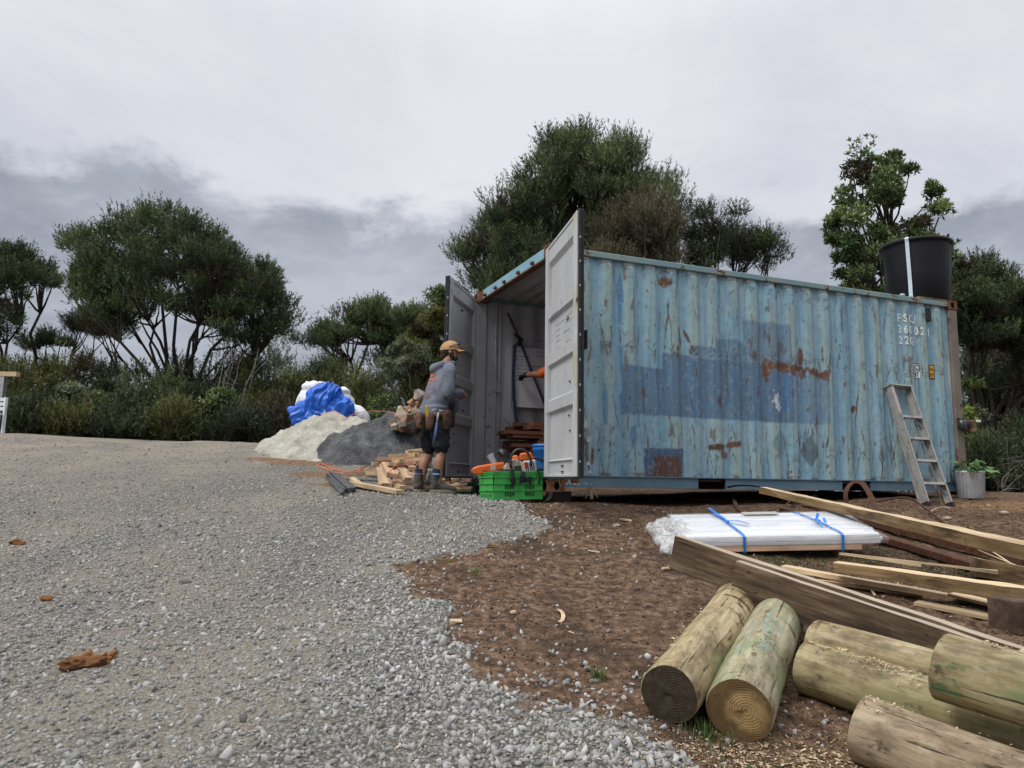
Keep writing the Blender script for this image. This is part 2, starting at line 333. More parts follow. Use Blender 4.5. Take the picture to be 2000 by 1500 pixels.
# tyre lugs pressed into the mud where the gravel gives out, crumbs in the soil
tx, ty = G(1110, 1400)[:2]; near = np.exp(-((PG[:, 0]-tx)**2/.35**2+(PG[:, 1]-ty)**2/.45**2))
ZG = ZG+near*.018*np.sin((PG[:, 1]*1.0+PG[:, 0]*.25)*2*np.pi/.22)*(.4+fbm(PG*5, 2, 3))
ZG = ZG-.03*sstep(-.25, .35, DG)*(PG[:, 1] < 9)+np.where(DG > 0, (fbm(PG*14, 8, 3)-.5)*.03, 0)
ni, nj = len(GX), len(GY); I = (np.arange(nj-1)[:, None]*ni+np.arange(ni-1)[None]).ravel()
def ground_mat():
    t = NT('yard_ground'); v = t.co('World'); D = t.attr('dirt'); C = t.attr('clay')
    D = t.rng(t.math('ADD', D, t.math('MULTIPLY', t.math('SUBTRACT', t.noise(v, 9, 6, .65), .5), .7)), .40, .60)
    cell = t.voro(v, 62, out='Color'); sep = t.n('ShaderNodeSeparateColor'); t.link(cell, sep.inputs[0]); d1 = t.voro(v, 62); d2 = t.voro(v, 150)
    g = t.ramp(sep.outputs[0], [(.105, .100, .088), (.255, .244, .214), (.42, .405, .365)], [0, .5, 1])
    fine = t.noise(v, 240, 3, .7); g = t.mix(.45, g, t.ramp(fine, [(.07, .066, .058), (.25, .239, .208), (.48, .46, .41)], [.3, .5, .7]))
    g = t.mix(t.rng(d1, .35, .7, 0, .75), g, (.05, .048, .044))  # shade in the gaps between stones, put into the colour
    big = t.noise(v, .75, 5, .6); g = t.mix(t.rng(big, .40, .66, 0, .5), g, (.315, .275, .21), 'MULTIPLY' if False else 'MIX')
    far = t.attr('far'); g = t.mix(t.math('MULTIPLY', far, t.rng(t.noise(v, 1.6, 6, .6), .35, .62, .2, .8)), g, (.36, .305, .235))
    s1 = t.noise(v, 17, 8, .72); s = t.ramp(s1, [(.036, .023, .015), (.122, .073, .045), (.25, .165, .107)], [.36, .5, .64])
    s = t.mix(t.rng(t.noise(v, 2.2, 5, .6), .5, .68, 0, .6), s, (.035, .022, .016)); s = t.mix(t.rng(t.noise(v, 3.1, 5, .6), .58, .7, 0, .55), s, (.16, .105, .062))
    sp = t.voro(v, 120); s = t.mix(t.rng(sp, .12, .22, .8, 0), s, (.30, .225, .155)); s = t.mix(t.rng(t.voro(v, 75), .08, .18, .35, 0), s, (.03, .02, .014))
    cl = t.ramp(t.noise(v, 22, 7, .7), [(.085, .045, .022), (.21, .12, .06), (.31, .22, .13)], [.35, .5, .68])
    c = t.mix(D, g, s); cm = t.rng(t.math('ADD', C, t.math('MULTIPLY', t.math('SUBTRACT', t.noise(v, 13, 6, .7), .5), 1.5)), .25, .75); c = t.mix(t.math('MULTIPLY', cm, .9), c, cl)
    h = t.math('ADD', t.math('MULTIPLY', t.math('SUBTRACT', 1., d1), 1.), t.math('MULTIPLY', fine, .5)); h2 = t.math('ADD', s1, t.math('MULTIPLY', fine, .35))
    mh = t.n('ShaderNodeMix'); t.link(D, mh.inputs[0]); t.link(h, mh.inputs[2]); t.link(h2, mh.inputs[3])
    return t.done(c, .95, t.bump(mh.outputs[0], .9, .02), 0, .15)
fa = np.clip(sstep(8.5, 12.5, PG[:, 1])*.6+sstep(-1, -6, PG[:, 0])*.22, 0, 1)
tag(link('ground', raw_mesh('ground', np.c_[PG, ZG], np.c_[I, I+1, I+ni+1, I+ni], ground_mat(), {'dirt': np.clip(DG/.5+.5, 0, 1), 'clay': clayf(PG), 'far': fa}, True)), kind='structure')
def gzm(x, y):    # ground height with mud and crumbs as meshed
    x = np.atleast_1d(np.asarray(x, float)); y = np.atleast_1d(np.asarray(y, float)); i = np.clip(np.searchsorted(GX, x)-1, 0, ni-2); j = np.clip(np.searchsorted(GY, y)-1, 0, nj-2)
    a = (x-GX[i])/(GX[i+1]-GX[i]); b = (y-GY[j])/(GY[j+1]-GY[j]); Z = ZG.reshape(nj, ni)
    return Z[j, i]*(1-a)*(1-b)+Z[j, i+1]*a*(1-b)+Z[j+1, i]*(1-a)*b+Z[j+1, i+1]*a*b
def gm(x, y): return float(gzm(x, y)[0])
def G2(px, py):
    p = G(px, py); return np.array([p[0], p[1], gm(p[0], p[1])])
# ------------------------------------------------------------------ loose stones
_t = (1+5**.5)/2
ICO = np.array([(-1, _t, 0), (1, _t, 0), (-1, -_t, 0), (1, -_t, 0), (0, -1, _t), (0, 1, _t), (0, -1, -_t), (0, 1, -_t), (_t, 0, -1), (_t, 0, 1), (-_t, 0, -1), (-_t, 0, 1)])/math.hypot(1, _t)
ICF = np.array([(0, 11, 5), (0, 5, 1), (0, 1, 7), (0, 7, 10), (0, 10, 11), (1, 5, 9), (5, 11, 4), (11, 10, 2), (10, 7, 6), (7, 1, 8), (3, 9, 4), (3, 4, 2), (3, 2, 6), (3, 6, 8), (3, 8, 9), (4, 9, 5), (2, 4, 11), (6, 2, 10), (8, 6, 7), (9, 8, 1)])
def rand_rot(n):
    q = rng.normal(size=(n, 4)); q /= np.linalg.norm(q, axis=1)[:, None]; w_, x, y, z = q.T
    return np.stack([np.stack([1-2*(y*y+z*z), 2*(x*y-z*w_), 2*(x*z+y*w_)], -1), np.stack([2*(x*y+z*w_), 1-2*(x*x+z*z), 2*(y*z-x*w_)], -1), np.stack([2*(x*z-y*w_), 2*(y*z+x*w_), 1-2*(x*x+y*y)], -1)], 1)
OCV = np.array([(1, 0, 0), (-1, 0, 0), (0, 1, 0), (0, -1, 0), (0, 0, 1), (0, 0, -1.)]); OCF = np.array([(0, 2, 4), (2, 1, 4), (1, 3, 4), (3, 0, 4), (2, 0, 5), (1, 2, 5), (3, 1, 5), (0, 3, 5)])
def stones(name, P, r, tone, mats, warm=None, lift=.35, flat=(.4, .8)):
    far_ = P[:, 1] > (5.0 if name == 'gravel' else 2.6); parts = []; at_ = {'tone': [], 'warm': []}; base = 0; VV_, FF_ = [], []
    for sel, B0, F0 in ((~far_, ICO, ICF), (far_, OCV*1.12, OCF)):
        p_, r_ = P[sel], r[sel]; n = len(p_); k = len(B0)
        if not n: continue
        B = B0[None]*(1+rng.uniform(-.45, .30, (n, k, 1))); sc = np.c_[rng.uniform(.9, 1.6, n), rng.uniform(.65, 1.05, n), rng.uniform(*flat, n)]; V = np.einsum('nij,nkj->nki', rand_rot(n), B*sc[:, None, :]*r_[:, None, None]); V += np.c_[p_, gzm(p_[:, 0], p_[:, 1])+r_*lift][:, None, :]
        VV_.append(V.reshape(-1, 3)); FF_.append((F0[None]+(np.arange(n)*k)[:, None, None]).reshape(-1, 3)+base); base += n*k; at_['tone'].append(np.repeat(tone[sel], k)); at_['warm'].append(np.repeat(warm[sel] if warm is not None else np.zeros(n), k))
    return tag(link(name, raw_mesh(name, np.concatenate(VV_), np.concatenate(FF_), mats, {q: np.concatenate(a) for q, a in at_.items()})), kind='stuff')
def stone_mat(name, cols, warmc):
    t = NT(name); c = t.ramp(t.attr('tone'), cols, list(np.linspace(0, 1, len(cols)))); v = t.co('World')
    c = t.mix(t.math('MULTIPLY', t.attr('warm'), .8), c, warmc); n_ = t.noise(v, 160, 4, .7); c = t.mix(t.rng(n_, .3, .7, .35, 0), c, (.06, .058, .055))
    return t.done(c, .9, t.bump(n_, .4, .003), 0, .2)
def scatter(n, x0, x1, y0, y1): return np.c_[rng.uniform(x0, x1, n), rng.uniform(y0, y1, n)]
def inview(P, mg=.05): return np.abs(P[:, 0]) < (.70+mg)*P[:, 1]+.1
P = scatter(400000, -8.5, 3.2, 2.0, 12.6); P = P[inview(P)]; dd = dirtf(P); y = P[:, 1]
edge = np.exp(-(dd/.55)**2)                               # loose heaped stones along the edge of the mud
fresh = np.clip(edge*1.0+sstep(-.5, .9, P[:, 0]-(-.35+.12*y))*.9, 0, 1)*(dd < .05)
comp = fbm(P*1.3, 21, 4)
den_ = np.where(dd < 0, (.66+.34*fresh+.5*(comp-.5)), np.exp(-(dd/.24))*.26+.005)*np.clip(1.2-y/9.5, .10, 1)
den_ *= 1-.6*(clayf(P) > .3); lug = np.exp(-((P[:, 0]-tx)/.42)**2-((P[:, 1]-ty-.1)/.55)**2)*(.5+.5*np.sin((P[:, 1]+P[:, 0]*.25)*2*np.pi/.22)); den_ = np.maximum(den_, lug*.42*(dd < .9))
P = P[rng.random(len(P)) < np.clip(den_, 0, 1)*.70]
dd = dirtf(P); y = P[:, 1]; fr = np.clip(np.exp(-(dd/.7)**2)+sstep(-.5, .9, P[:, 0]-(-.35+.12*y)), 0, 1)
r = np.exp(rng.normal(math.log(.0098), .38, len(P)))*(1+.14*fr); r = np.clip(r, .004, .022); r[rng.random(len(r)) < .006] *= 1.6
tone = np.clip(rng.normal(.5, .2, len(P))+.06*fr, 0, 1); warm = np.clip((1-fr)*rng.random(len(P))*1.5*fbm(P*.8, 77, 3)+sstep(5, 10, y)*.45, 0, 1)*(rng.random(len(P)) < .75)
SM = stone_mat('gravel_stone', [(.085, .085, .083), (.225, .223, .214), (.375, .371, .353), (.55, .545, .52)], (.30, .265, .21))
stones('gravel', P, r, tone, SM, warm, .10)
# crumbs and pebbles in the soil
P = scatter(120000, -.6, 7.2, 1.9, 9.6); P = P[inview(P)]; dd = dirtf(P); P = P[(dd > .02) & (rng.random(len(P)) < np.clip(1.2-P[:, 1]/10, .15, 1)*.75*(.35+fbm(P*2.5, 4, 3)))]
u_ = (P-CO[:2])@np.array([_c, _s]); v_ = (P-CO[:2])@np.array([-_s, _c]); P = P[~((v_ > .02) & (u_ > 0) & (u_ < 6.1))]
r = np.exp(rng.normal(math.log(.0038), .45, len(P))); r = np.clip(r, .002, .016); tone = np.where(rng.random(len(P)) < .10, rng.uniform(.6, 1, len(P)), rng.uniform(0, .45, len(P)))
stones('soil_crumbs', P, r, tone, stone_mat('soil_crumb', [(.03, .02, .014), (.085, .055, .036), (.16, .12, .085), (.38, .35, .30)], (.3, .2, .1)), None, .3, (.5, .9))
# ------------------------------------------------------------------ shipping container
CL, CW, CH = 6.058, 2.438, 2.591
CT = thing('shipping_container', 'weathered blue corrugated steel shipping container with its two grey end doors open', 'shipping container', CO, (0, 0, YAW))
def steel(name, base, chalk, rust=(.11, .045, .018), amt=.35, rough=.62, dscale=5, bump=.15):
    t = NT(name); v = t.co('Object'); c = t.mix(t.rng(t.noise(v, 2.5, 6, .65), .4, .68), base, chalk); c = t.mix(t.rng(t.noise(v, 22, 5, .7), .58, .75, 0, .5), c, tuple(x*.55 for x in base))
    f = t.noise(v, dscale, 9, .72); rc = t.ramp(t.noise(v, 30, 5), [tuple(x*.5 for x in rust), rust, tuple(x*2.1 for x in rust)])
    k = t.rng(f, .70-.3*amt, .74-.24*amt); c = t.mix(k, c, rc)
    return t.done(c, t.math('MULTIPLY_ADD', k, .25, rough), t.bump(t.math('ADD', f, t.math('MULTIPLY', k, .4)), bump, .004), 0, .35)
M_blue = steel('weathered_blue_paint', (.135, .27, .36), (.20, .31, .33), amt=.30)
M_rail = steel('chalky_rail_paint', (.15, .25, .27), (.25, .29, .25), amt=.52)
M_sill = steel('dark_sill_paint', (.085, .15, .20), (.12, .19, .235), amt=.12)
M_rust = steel('rusty_steel', (.16, .075, .04), (.10, .075, .055), amt=.9)
M_post = steel('rusty_post_paint', (.15, .125, .10), (.19, .17, .135), (.10, .038, .022), amt=.5, dscale=4)
M_in = mat('interior_grey_paint', [(.38, .385, .40), (.48, .485, .50)], 3, 6, .6, .1, dirt=(.12, .10, .085), dirt_amt=.25, dscale=7)
M_door_lit = mat('door_paint_lit', [(.40, .405, .415), (.48, .485, .49)], 2.5, 6, .55, .08, dirt=(.30, .27, .22), dirt_amt=.2, dscale=9)  # door grey made lighter, as if light falls on this door
M_door_shade = mat('door_paint_shaded', [(.33, .335, .35), (.42, .425, .435)], 2.5, 6, .55, .08, dirt=(.13, .11, .09), dirt_amt=.15, dscale=9)  # same door grey made darker, shade put into the colour
M_black = mat('black_rubber', [(.012, .012, .014), (.03, .03, .032)], 20, 3, .7, .2)
M_dark = mat('dark_void', [(.006, .006, .007)], 5, 2, .9, 0)  # near-black colour stands in for shade inside holes and pockets
RIB0, PITCH_R = .695, .278
def ribp(u):   # 1 on the outward flat, 0 in the recess
    x = np.abs((u-RIB0+PITCH_R/2) % PITCH_R-PITCH_R/2); return np.clip((.105-x)/.066, 0, 1)
U0, U1, Z0, Z1 = .12, 5.94, .162, 2.512
def wall_y(u, z):
    u = np.asarray(u, float); z = np.asarray(z, float); k = ribp(u)*np.clip((2.485-z-np.clip(np.abs((u-RIB0+PITCH_R/2) % PITCH_R-PITCH_R/2)-.02, 0, 1)*.5)/.03, 0, 1)*((u > .30) & (u < 5.86))
    dent = (fbm(np.stack([u*1.7, z*1.3], -1), 31, 3)-.5)*.016+(fbm(np.stack([u*6, z*3], -1), 33, 3)-.5)*.007
    return .048-.034*k+dent*np.clip((z-Z0)*4, 0, 1)*np.clip((Z1-z)*4, 0, 1)
uu = np.arange(U0, U1+.001, .0092); vv = np.arange(Z0, Z1+.001, .0140); UU, VV = np.meshgrid(uu, vv); WY = wall_y(UU, VV)
def paint():
    P = np.stack([UU, VV], -1); u, v = UU, VV; rp = ribp(u)
    def m(a, b, k): return a+(np.asarray(b)-a)*np.clip(k, 0, 1)[..., None]
    c = np.zeros(u.shape+(3,))+np.array([.20, .352, .435])
    c = m(c, (.255, .39, .45), sstep(.42, .68, fbm(P*[2.5, 1.2], 41, 5)))
    c = m(c, (.15, .29, .40), sstep(.5, .72, fbm(P*[9, .9], 42, 4))*.75)
    c = m(c, (.30, .38, .33), rp*sstep(.36, .60, fbm(P*[5, 1.1], 43, 5))*.72)          # chalked ribs
    c = m(c, (.27, .35, .33), sstep(.6, 0, u-.12)*sstep(.35, .6, fbm(P*[4, 3], 44, 4))*.8)
    # overpainted company name: stepped darker blue panel with brushed edges
    e1 = (fbm(P*[8, 9], 45, 3)-.5)*.035
    def rect(a, b, z0, z1, s=.012): return sstep(-s, s, u-a+e1)*sstep(-s, s, b-u+e1)*sstep(-s, s, v-z0+e1)*sstep(-s, s, z1-v+e1)
    step = np.select([u < 1.392, u < 1.73, u < 2.08, u < 2.506, u < 3.19], [1.354, 1.529, 1.643, 1.748, 2.0], 1.42)
    dk = rect(.866, 3.755, .826, 9)*sstep(-.012, .012, step-v+e1)
    dc = np.where((u < 3.19)[..., None], [.066, .128, .212], [.068, .135, .235]); br = fbm(P*[26, 1.6], 46, 4)
    tone = np.select([u < 1.392, (u > 1.73) & (v > 1.5), u > 3.19], [.82, .62, .62], .9)
    c = c+(dc*(.8+.6*br[..., None])-c)*np.clip(dk*tone*(.78+.45*br), 0, 1)[..., None]
    c = m(c, (.055, .15, .31), rect(2.72, 3.2, .95, 1.42)*.75*sstep(.35, .6, fbm(P*[4, 3], 47, 3)))
    c = m(c, (.042, .085, .17), rect(1.143, 1.645, .10, .475)*.92); rr = rect(1.236, 1.60, .1, .385, .006)
    c = m(c, (.105, .042, .026), rr*.97); c = m(c, (.05, .022, .016), rr*sstep(.45, .7, fbm(P*[7, 7], 48, 4))*.8)
    dm = sstep(.0, .02, .155-np.abs(u-3.43)*1.05-np.abs(v-.50)*.75); c = m(c, (.085, .12, .135), dm*.85)
    dm = sstep(.0, .02, .15-np.abs(u-2.99)*1.05-np.abs(v-.58)*.75); c = m(c, (.12, .20, .245), dm*.6)
    fl = sstep(.03, .0, np.hypot((u-2.955)/1.1, (v-1.07)/2.1)-.03+(fbm(P*30, 49, 3)-.5)*.16); c = m(c, (.62, .64, .64), fl*.8)
    # brush dabs of newer blue
    for a, b, wd, hh in ((.86, 2.15, .035, .22), (.86, 1.92, .03, .12), (1.02, 1.95, .016, .35), (.87, 1.45, .02, .12), (.86, 1.68, .02, .07), (.66, .9, .03, .2), (.86, .98, .02, .07), (1.0, .6, .05, .12)):
        c = m(c, (.075, .19, .34), sstep(.1, -.1, np.hypot((u-a)/wd, (v-b)/hh)-1+e1*8)*.8)
    rust = np.zeros(u.shape); drk = np.zeros(u.shape); r2 = np.random.default_rng(5)
    # rust runs, chips and scrapes
    for k in range(520):
        kk = r2.integers(0, 20); a = RIB0+PITCH_R*(kk-1)+r2.choice([-.105, -.04, .035, .05, .10])+r2.normal(0, .012) if r2.random() < .8 else r2.uniform(.2, 5.85)
        b = r2.choice([r2.uniform(.2, .75), r2.uniform(.2, 2.45), r2.normal(1.55, .09)], p=[.45, .4, .15]); ln = r2.choice([.02, .07, .25], p=[.4, .33, .27])*r2.uniform(.6, 1.4); wd = r2.uniform(.003, .008)
        s = (u > a-.05) & (u < a+.05) & (v > b-ln*1.2) & (v < b+ln*1.2); q = np.hypot((u[s]-a-(v[s]-b)*r2.normal(0, .15)+(fbm(P[s]*[25, 12], 60+k, 2)-.5)*.02)/wd, (v[s]-b)/ln); z = np.clip(1.35-q, 0, 1)*r2.uniform(.35, 1)
        (rust if r2.random() < .55 else drk)[s] = np.maximum((rust if r2.random() < 2 else drk)[s], 0)
        tgt = rust if r2.random() < .5 else drk; tgt[s] = np.maximum(tgt[s], z)
    for k in range(20):       # rows of slanting scrapes across each rib
        a0 = RIB0+PITCH_R*(k-1)
        if a0 < .2 or a0 > 5.8: continue
        for _ in range(11):
            a, b = a0+r2.normal(0, .035), r2.choice([1.57, 2.30, .44], p=[.6, .2, .2])+r2.normal(0, .04); th = r2.uniform(-1.3, 1.3); ln = r2.uniform(.02, .07)
            s = (np.abs(u-a) < .1) & (np.abs(v-b) < .1); x = (u[s]-a)*math.cos(th)+(v[s]-b)*math.sin(th); y = -(u[s]-a)*math.sin(th)+(v[s]-b)*math.cos(th)
            z = np.clip(1.3-np.hypot(x/ln, y/.0075), 0, 1); drk[s] = np.maximum(drk[s], z*r2.uniform(.6, 1))
    xr_ = np.abs((u-RIB0+PITCH_R/2) % PITCH_R-PITCH_R/2); arch = np.hypot(xr_/.085, (v-2.36)/.10); drk = np.maximum(drk, np.clip(1-np.abs(arch-1)/.10, 0, 1)*(v > 2.34)*sstep(.4, .6, fbm(P*[9, 9], 77, 3))*.8); drk = np.maximum(drk, np.clip(1-np.abs(xr_-.10)/.008, 0, 1)*sstep(.55, .66, fbm(P*[3, 2.2], 78, 4))*.6)
    def patch(a, b, wd, hh, th=0, sd=0, am=1):
        x = (u-a)*math.cos(th)+(v-b)*math.sin(th); y = -(u-a)*math.sin(th)+(v-b)*math.cos(th)
        return sstep(.35, -.35, np.hypot(x/wd, y/hh)-1+(fbm(P*[14, 10], 80+sd, 4)-.5)*2.6)*am
    for a, b, wd, hh, th, am in ((2.95, 1.50, .17, .05, 0, .9), (3.22, 1.47, .13, .055, 0, .95), (3.55, 1.45, .26, .06, -.16, 1), (2.83, 1.42, .05, .12, 0, .7), (3.35, 1.55, .04, .14, 0, .7), (2.1, 2.3, .05, .03, 0, 0), (1.42, 2.335, .07, .04, 0, .75), (1.62, 1.72, .02, .16, .15, .7), (1.72, 1.72, .016, .12, .45, .7), (2.05, .51, .13, .035, .1, .8), (2.3, .545, .09, .035, .12, .8), (2.2, .44, .05, .05, 0, .6), (.31, .45, .03, .12, 0, .7), (.52, .40, .025, .09, 0, .8), (1.6, 1.56, .035, .07, 0, .6), (4.15, 1.05, .05, .03, .6, .9), (1.15, 1.07, .03, .05, 0, .7), (2.15, 1.02, .035, .05, 0, .7), (2.66, 1.6, .05, .06, 0, .6), (3.05, 1.68, .05, .1, 0, .4), (3.0, 2.33, .02, .12, 0, .7), (3.55, .85, .04, .08, 0, .5), (.19, 2.2, .03, .08, 0, .8)):
        if am: rust = np.maximum(rust, patch(a, b, wd, hh, th, int(a*100), am))
    rust = np.maximum(rust, sstep(.075, .0, v-Z0)*sstep(.5, .7, fbm(P*[9, 20], 71, 4))*.8); rust = np.maximum(rust, (rp > .3)*sstep(.68, .74, fbm(P*[22, 6], 72, 5))*.5)
    top = sstep(2.36, 2.5, v); drk = np.maximum(drk, top*sstep(.5, .66, fbm(P*[16, 7], 73, 4))*.7)
    drk = np.maximum(drk, sstep(.80, .84, fbm(P*[40, 16], 74, 3)))
    ro = .30+.7*fbm(P*[12, 8], 75, 4); c = c+(np.array([.17, .062, .02])*ro[..., None]-c)*np.clip(rust*1.4, 0, 1)[..., None]
    c = m(c, (.04, .028, .02), drk*.95)
    c = m(c, (.30, .36, .34), sstep(.66, .72, fbm(P*[40, 30], 76, 3))*.35)
    return c
def wall_mat():
    t = NT('patched_blue_paint'); v = t.co('Object'); c = t.attr('paint', 'Color')
    ln = t.noise(t.co('Object', (1, 1, .07)), 75, 4, .65); c = t.mix(t.rng(ln, .62, .68, 0, .3), c, (.05, .065, .07)); ln2 = t.noise(t.co('Object', (1, 1, .10)), 40, 4, .65, .5); c = t.mix(t.rng(ln2, .55, .72, 0, .30), c, (.27, .37, .38))
    sp = t.noise(v, 150, 3, .6); c = t.mix(t.rng(sp, .70, .75, 0, .8), c, (.055, .035, .025)); g = t.noise(v, 13, 6, .65); c = t.mix(t.rng(g, .35, .6, .22, 0), c, (.06, .10, .13))
    return t.done(c, t.math('MULTIPLY_ADD', g, .3, .38), t.bump(t.math('ADD', t.noise(v, 9, 4), t.math('MULTIPLY', sp, .25)), .25, .006), 0, .4)
def sheet_obj(name, V, mats, attrs=None, inner=None):
    a, b = V.shape[:2]; I = (np.arange(a-1)[:, None]*b+np.arange(b-1)[None]).ravel(); F = np.c_[I, I+1, I+b+1, I+b]; vs = V.reshape(-1, 3); mi = np.zeros(len(F), int); at_ = dict(attrs or {})
    if inner is not None:
        c_, d_ = inner.shape[:2]; J = (np.arange(c_-1)[:, None]*d_+np.arange(d_-1)[None]).ravel()+len(vs); F = np.r_[F, np.c_[J, J+d_, J+d_+1, J+1]]; vs = np.r_[vs, inner.reshape(-1, 3)]; mi = np.r_[mi, np.ones(len(J), int)]
        for k in at_: at_[k] = np.r_[at_[k], np.full((c_*d_, 3), .3)]
    return link(name, raw_mesh(name, vs, F, mats, at_, True, mi), CT)
uc = np.concatenate([np.array([U0])]+[RIB0-PITCH_R+PITCH_R*k+np.array([-.105, -.039, .039, .105]) for k in range(20)]+[np.array([U1])]); uc = uc[(uc >= U0) & (uc <= U1)]
UC, VC = np.meshgrid(uc, np.array([.165, 1.3, 2.51])); yc_ = .048-.034*ribp(UC)
sheet_obj('side_wall', np.stack([UU, WY, VV], -1), [wall_mat(), M_in], {'paint': paint().reshape(-1, 3)}, np.stack([UC, yc_+.02, VC], -1))
sheet_obj('side_wall', np.stack([UC, CW-yc_, VC], -1)[:, ::-1], [M_blue, M_in], None, np.stack([UC, CW-yc_-.004, VC], -1)[:, ::-1])
yy = np.concatenate([np.array([.12])]+[.30+.26*k+np.array([-.10, -.04, .04, .10]) for k in range(8)]+[np.array([CW-.12])]); prof = np.r_[0, np.tile([0, 1, 1, 0], 8), 0]*.04
YE, ZE = np.meshgrid(yy, np.array([.165, 1.3, 2.51])); XE = CL-.05+np.broadcast_to(prof, YE.shape)
sheet_obj('end_wall', np.stack([XE, YE, ZE], -1), [M_blue, M_in], None, np.stack([XE-.004, YE, ZE], -1))
xr = np.concatenate([np.array([.1])]+[.35+.209*k+np.array([-.08, -.04, .04, .08]) for k in range(27)]+[np.array([CL-.1])]); pr = np.r_[0, np.tile([0, 1, 1, 0], 27), 0]*.02
XR, YR = np.meshgrid(xr, np.array([.06, 1.2, CW-.06])); ZR = 2.545+np.broadcast_to(pr, XR.shape)
sheet_obj('roof', np.stack([XR, YR, ZR], -1), [M_rail, M_in], None, np.stack([XR, YR, ZR-.004], -1))
M_ply = wood('floor_plank_wood', [(.10, .065, .04), (.17, .115, .07)], .85)
for k in range(12): b = MB().span((.12, .07+k*.192, .125), (CL-.1, .07+k*.192+.186, .155)); obj('floor_plank', b, M_ply, CT)
# castings with oval holes
def casting(mb, o, sx_, sy_, sz_, faces):
    x, y, z = sx_, sy_, sz_; o = np.array(o, float)
    quads = {'-x': ((0, 0, 0), (0, y, 0), (0, y, z), (0, 0, z)), '+x': ((x, 0, 0), (x, y, 0), (x, y, z), (x, 0, z)), '-y': ((0, 0, 0), (x, 0, 0), (x, 0, z), (0, 0, z)), '+y': ((0, y, 0), (x, y, 0), (x, y, z), (0, y, z)), '-z': ((0, 0, 0), (x, 0, 0), (x, y, 0), (0, y, 0)), '+z': ((0, 0, z), (x, 0, z), (x, y, z), (0, y, z))}
    cen = o+np.array([x, y, z])/2
    for k, q in quads.items():
        q = np.array(q, float)+o
        if k not in faces: mb.add(q, [(0, 1, 2, 3)]); continue
        c = q.mean(0); a = (q[1]-q[0]); b = (q[3]-q[0]); n = (cen-c); n /= np.linalg.norm(n); la, lb = np.linalg.norm(a), np.linalg.norm(b); a /= la; b /= lb
        T = np.linspace(0, 2*np.pi, 16, endpoint=False)+np.pi/16; ct, st = np.cos(T), np.sin(T); big = min(la, lb)
        ra, rb = (.036, .058) if (k[1] != 'z' and True) else (.032, .06)
        if k[1] != 'z': ra, rb = .030, .042
        k2 = np.minimum(la/2/np.abs(ct), lb/2/np.abs(st)); outer = c+np.outer(ct*k2, a)+np.outer(st*k2, b); inn = c+np.outer(ct*ra, a)+np.outer(st*rb, b); deep = inn+n*.05
        mb.add(np.r_[outer, inn], [(i, (i+1) % 16, 16+(i+1) % 16, 16+i) for i in range(16)]); mb.add(np.r_[inn, deep], [(i, (i+1) % 16, 16+(i+1) % 16, 16+i) for i in range(16)]+[tuple(range(16, 32))], 1)
        for cr in q:
            i = int(np.argmin(np.linalg.norm(outer-cr, axis=1))); 
        # corner slivers
        for cr in q:
            dsts = np.argsort(np.linalg.norm(outer-cr, axis=1))[:2]; mb.add(np.array([cr, outer[dsts[0]], outer[dsts[1]]]), [(0, 1, 2)])
for ix in (0, 1):
    for iy in (0, 1):
        for iz in (0, 1):
            b = MB(); casting(b, (0 if not ix else CL-.178, 0 if not iy else CW-.162, 0 if not iz else CH-.118), .178, .162, .118, {'-x' if not ix else '+x', '-y' if not iy else '+y', '+z' if iz else '-z'}); obj('corner_casting', b, [M_rust, M_dark], CT)
        x0 = .0+.004 if not ix else CL-.16; b = MB().span((x0, .004 if not iy else CW-.10, .119), (x0+.155, .10 if not iy else CW-.004, CH-.119)); obj('corner_post', b, M_post if ix else (M_door_shade if iy else M_rail), CT, bevel=.012)
# rails
for y0, y1 in ((.002, .062), (CW-.062, CW-.002)):
    obj('top_rail', MB().span((.179, y0, 2.500), (CL-.179, y1, 2.566)), M_rail, CT, bevel=.006)
b = MB(); xs = [.179, 1.82, 2.187, 3.90, 4.36, CL-.179]
for a, c in ((0, 1), (2, 3), (4, 5)): b.span((xs[a], .022, .046), (xs[c], .034, .158)); b.span((xs[a], .034, .046), (xs[c], .10, .056))
b.span((.179, .006, .159), (CL-.179, .06, .170)); obj('bottom_rail', b, M_sill, CT)
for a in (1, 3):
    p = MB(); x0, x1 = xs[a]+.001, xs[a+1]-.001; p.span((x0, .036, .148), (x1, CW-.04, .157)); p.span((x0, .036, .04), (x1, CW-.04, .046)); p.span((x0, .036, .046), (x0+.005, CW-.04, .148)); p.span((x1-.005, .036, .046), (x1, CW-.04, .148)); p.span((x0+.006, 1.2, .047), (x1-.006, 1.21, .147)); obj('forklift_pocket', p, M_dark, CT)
obj('bottom_rail', MB().span((.179, CW-.034, .046), (CL-.179, CW-.022, .17)), M_sill, CT)
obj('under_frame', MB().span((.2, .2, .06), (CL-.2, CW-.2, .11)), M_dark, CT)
# door header with cam keepers
M_head = steel('header_paint', (.19, .36, .46), (.27, .42, .46), amt=.28, dscale=4)
hb = obj('door_header', MB().span((.003, .163, 2.462), (.07, CW-.163, 2.575)), M_head, CT, bevel=.005)
obj('header_gusset', MB().span((-.001, CW-.36, 2.468), (.004, CW-.163, 2.572)), M_rust, CT); obj('header_lip', MB().span((-.002, .163, 2.445), (.09, CW-.163, 2.4605)), M_rust, CT)
for y in (.45, .86, 1.30, 1.60, 1.98): obj('cam_keeper', MB().span((-.03, y-.03, 2.468), (.0015, y+.03, 2.505)), M_rust, CT, bevel=.008)
obj('door_sill', MB().span((.003, .163, .03), (.12, CW-.163, .15)), M_sill, CT, bevel=.006)
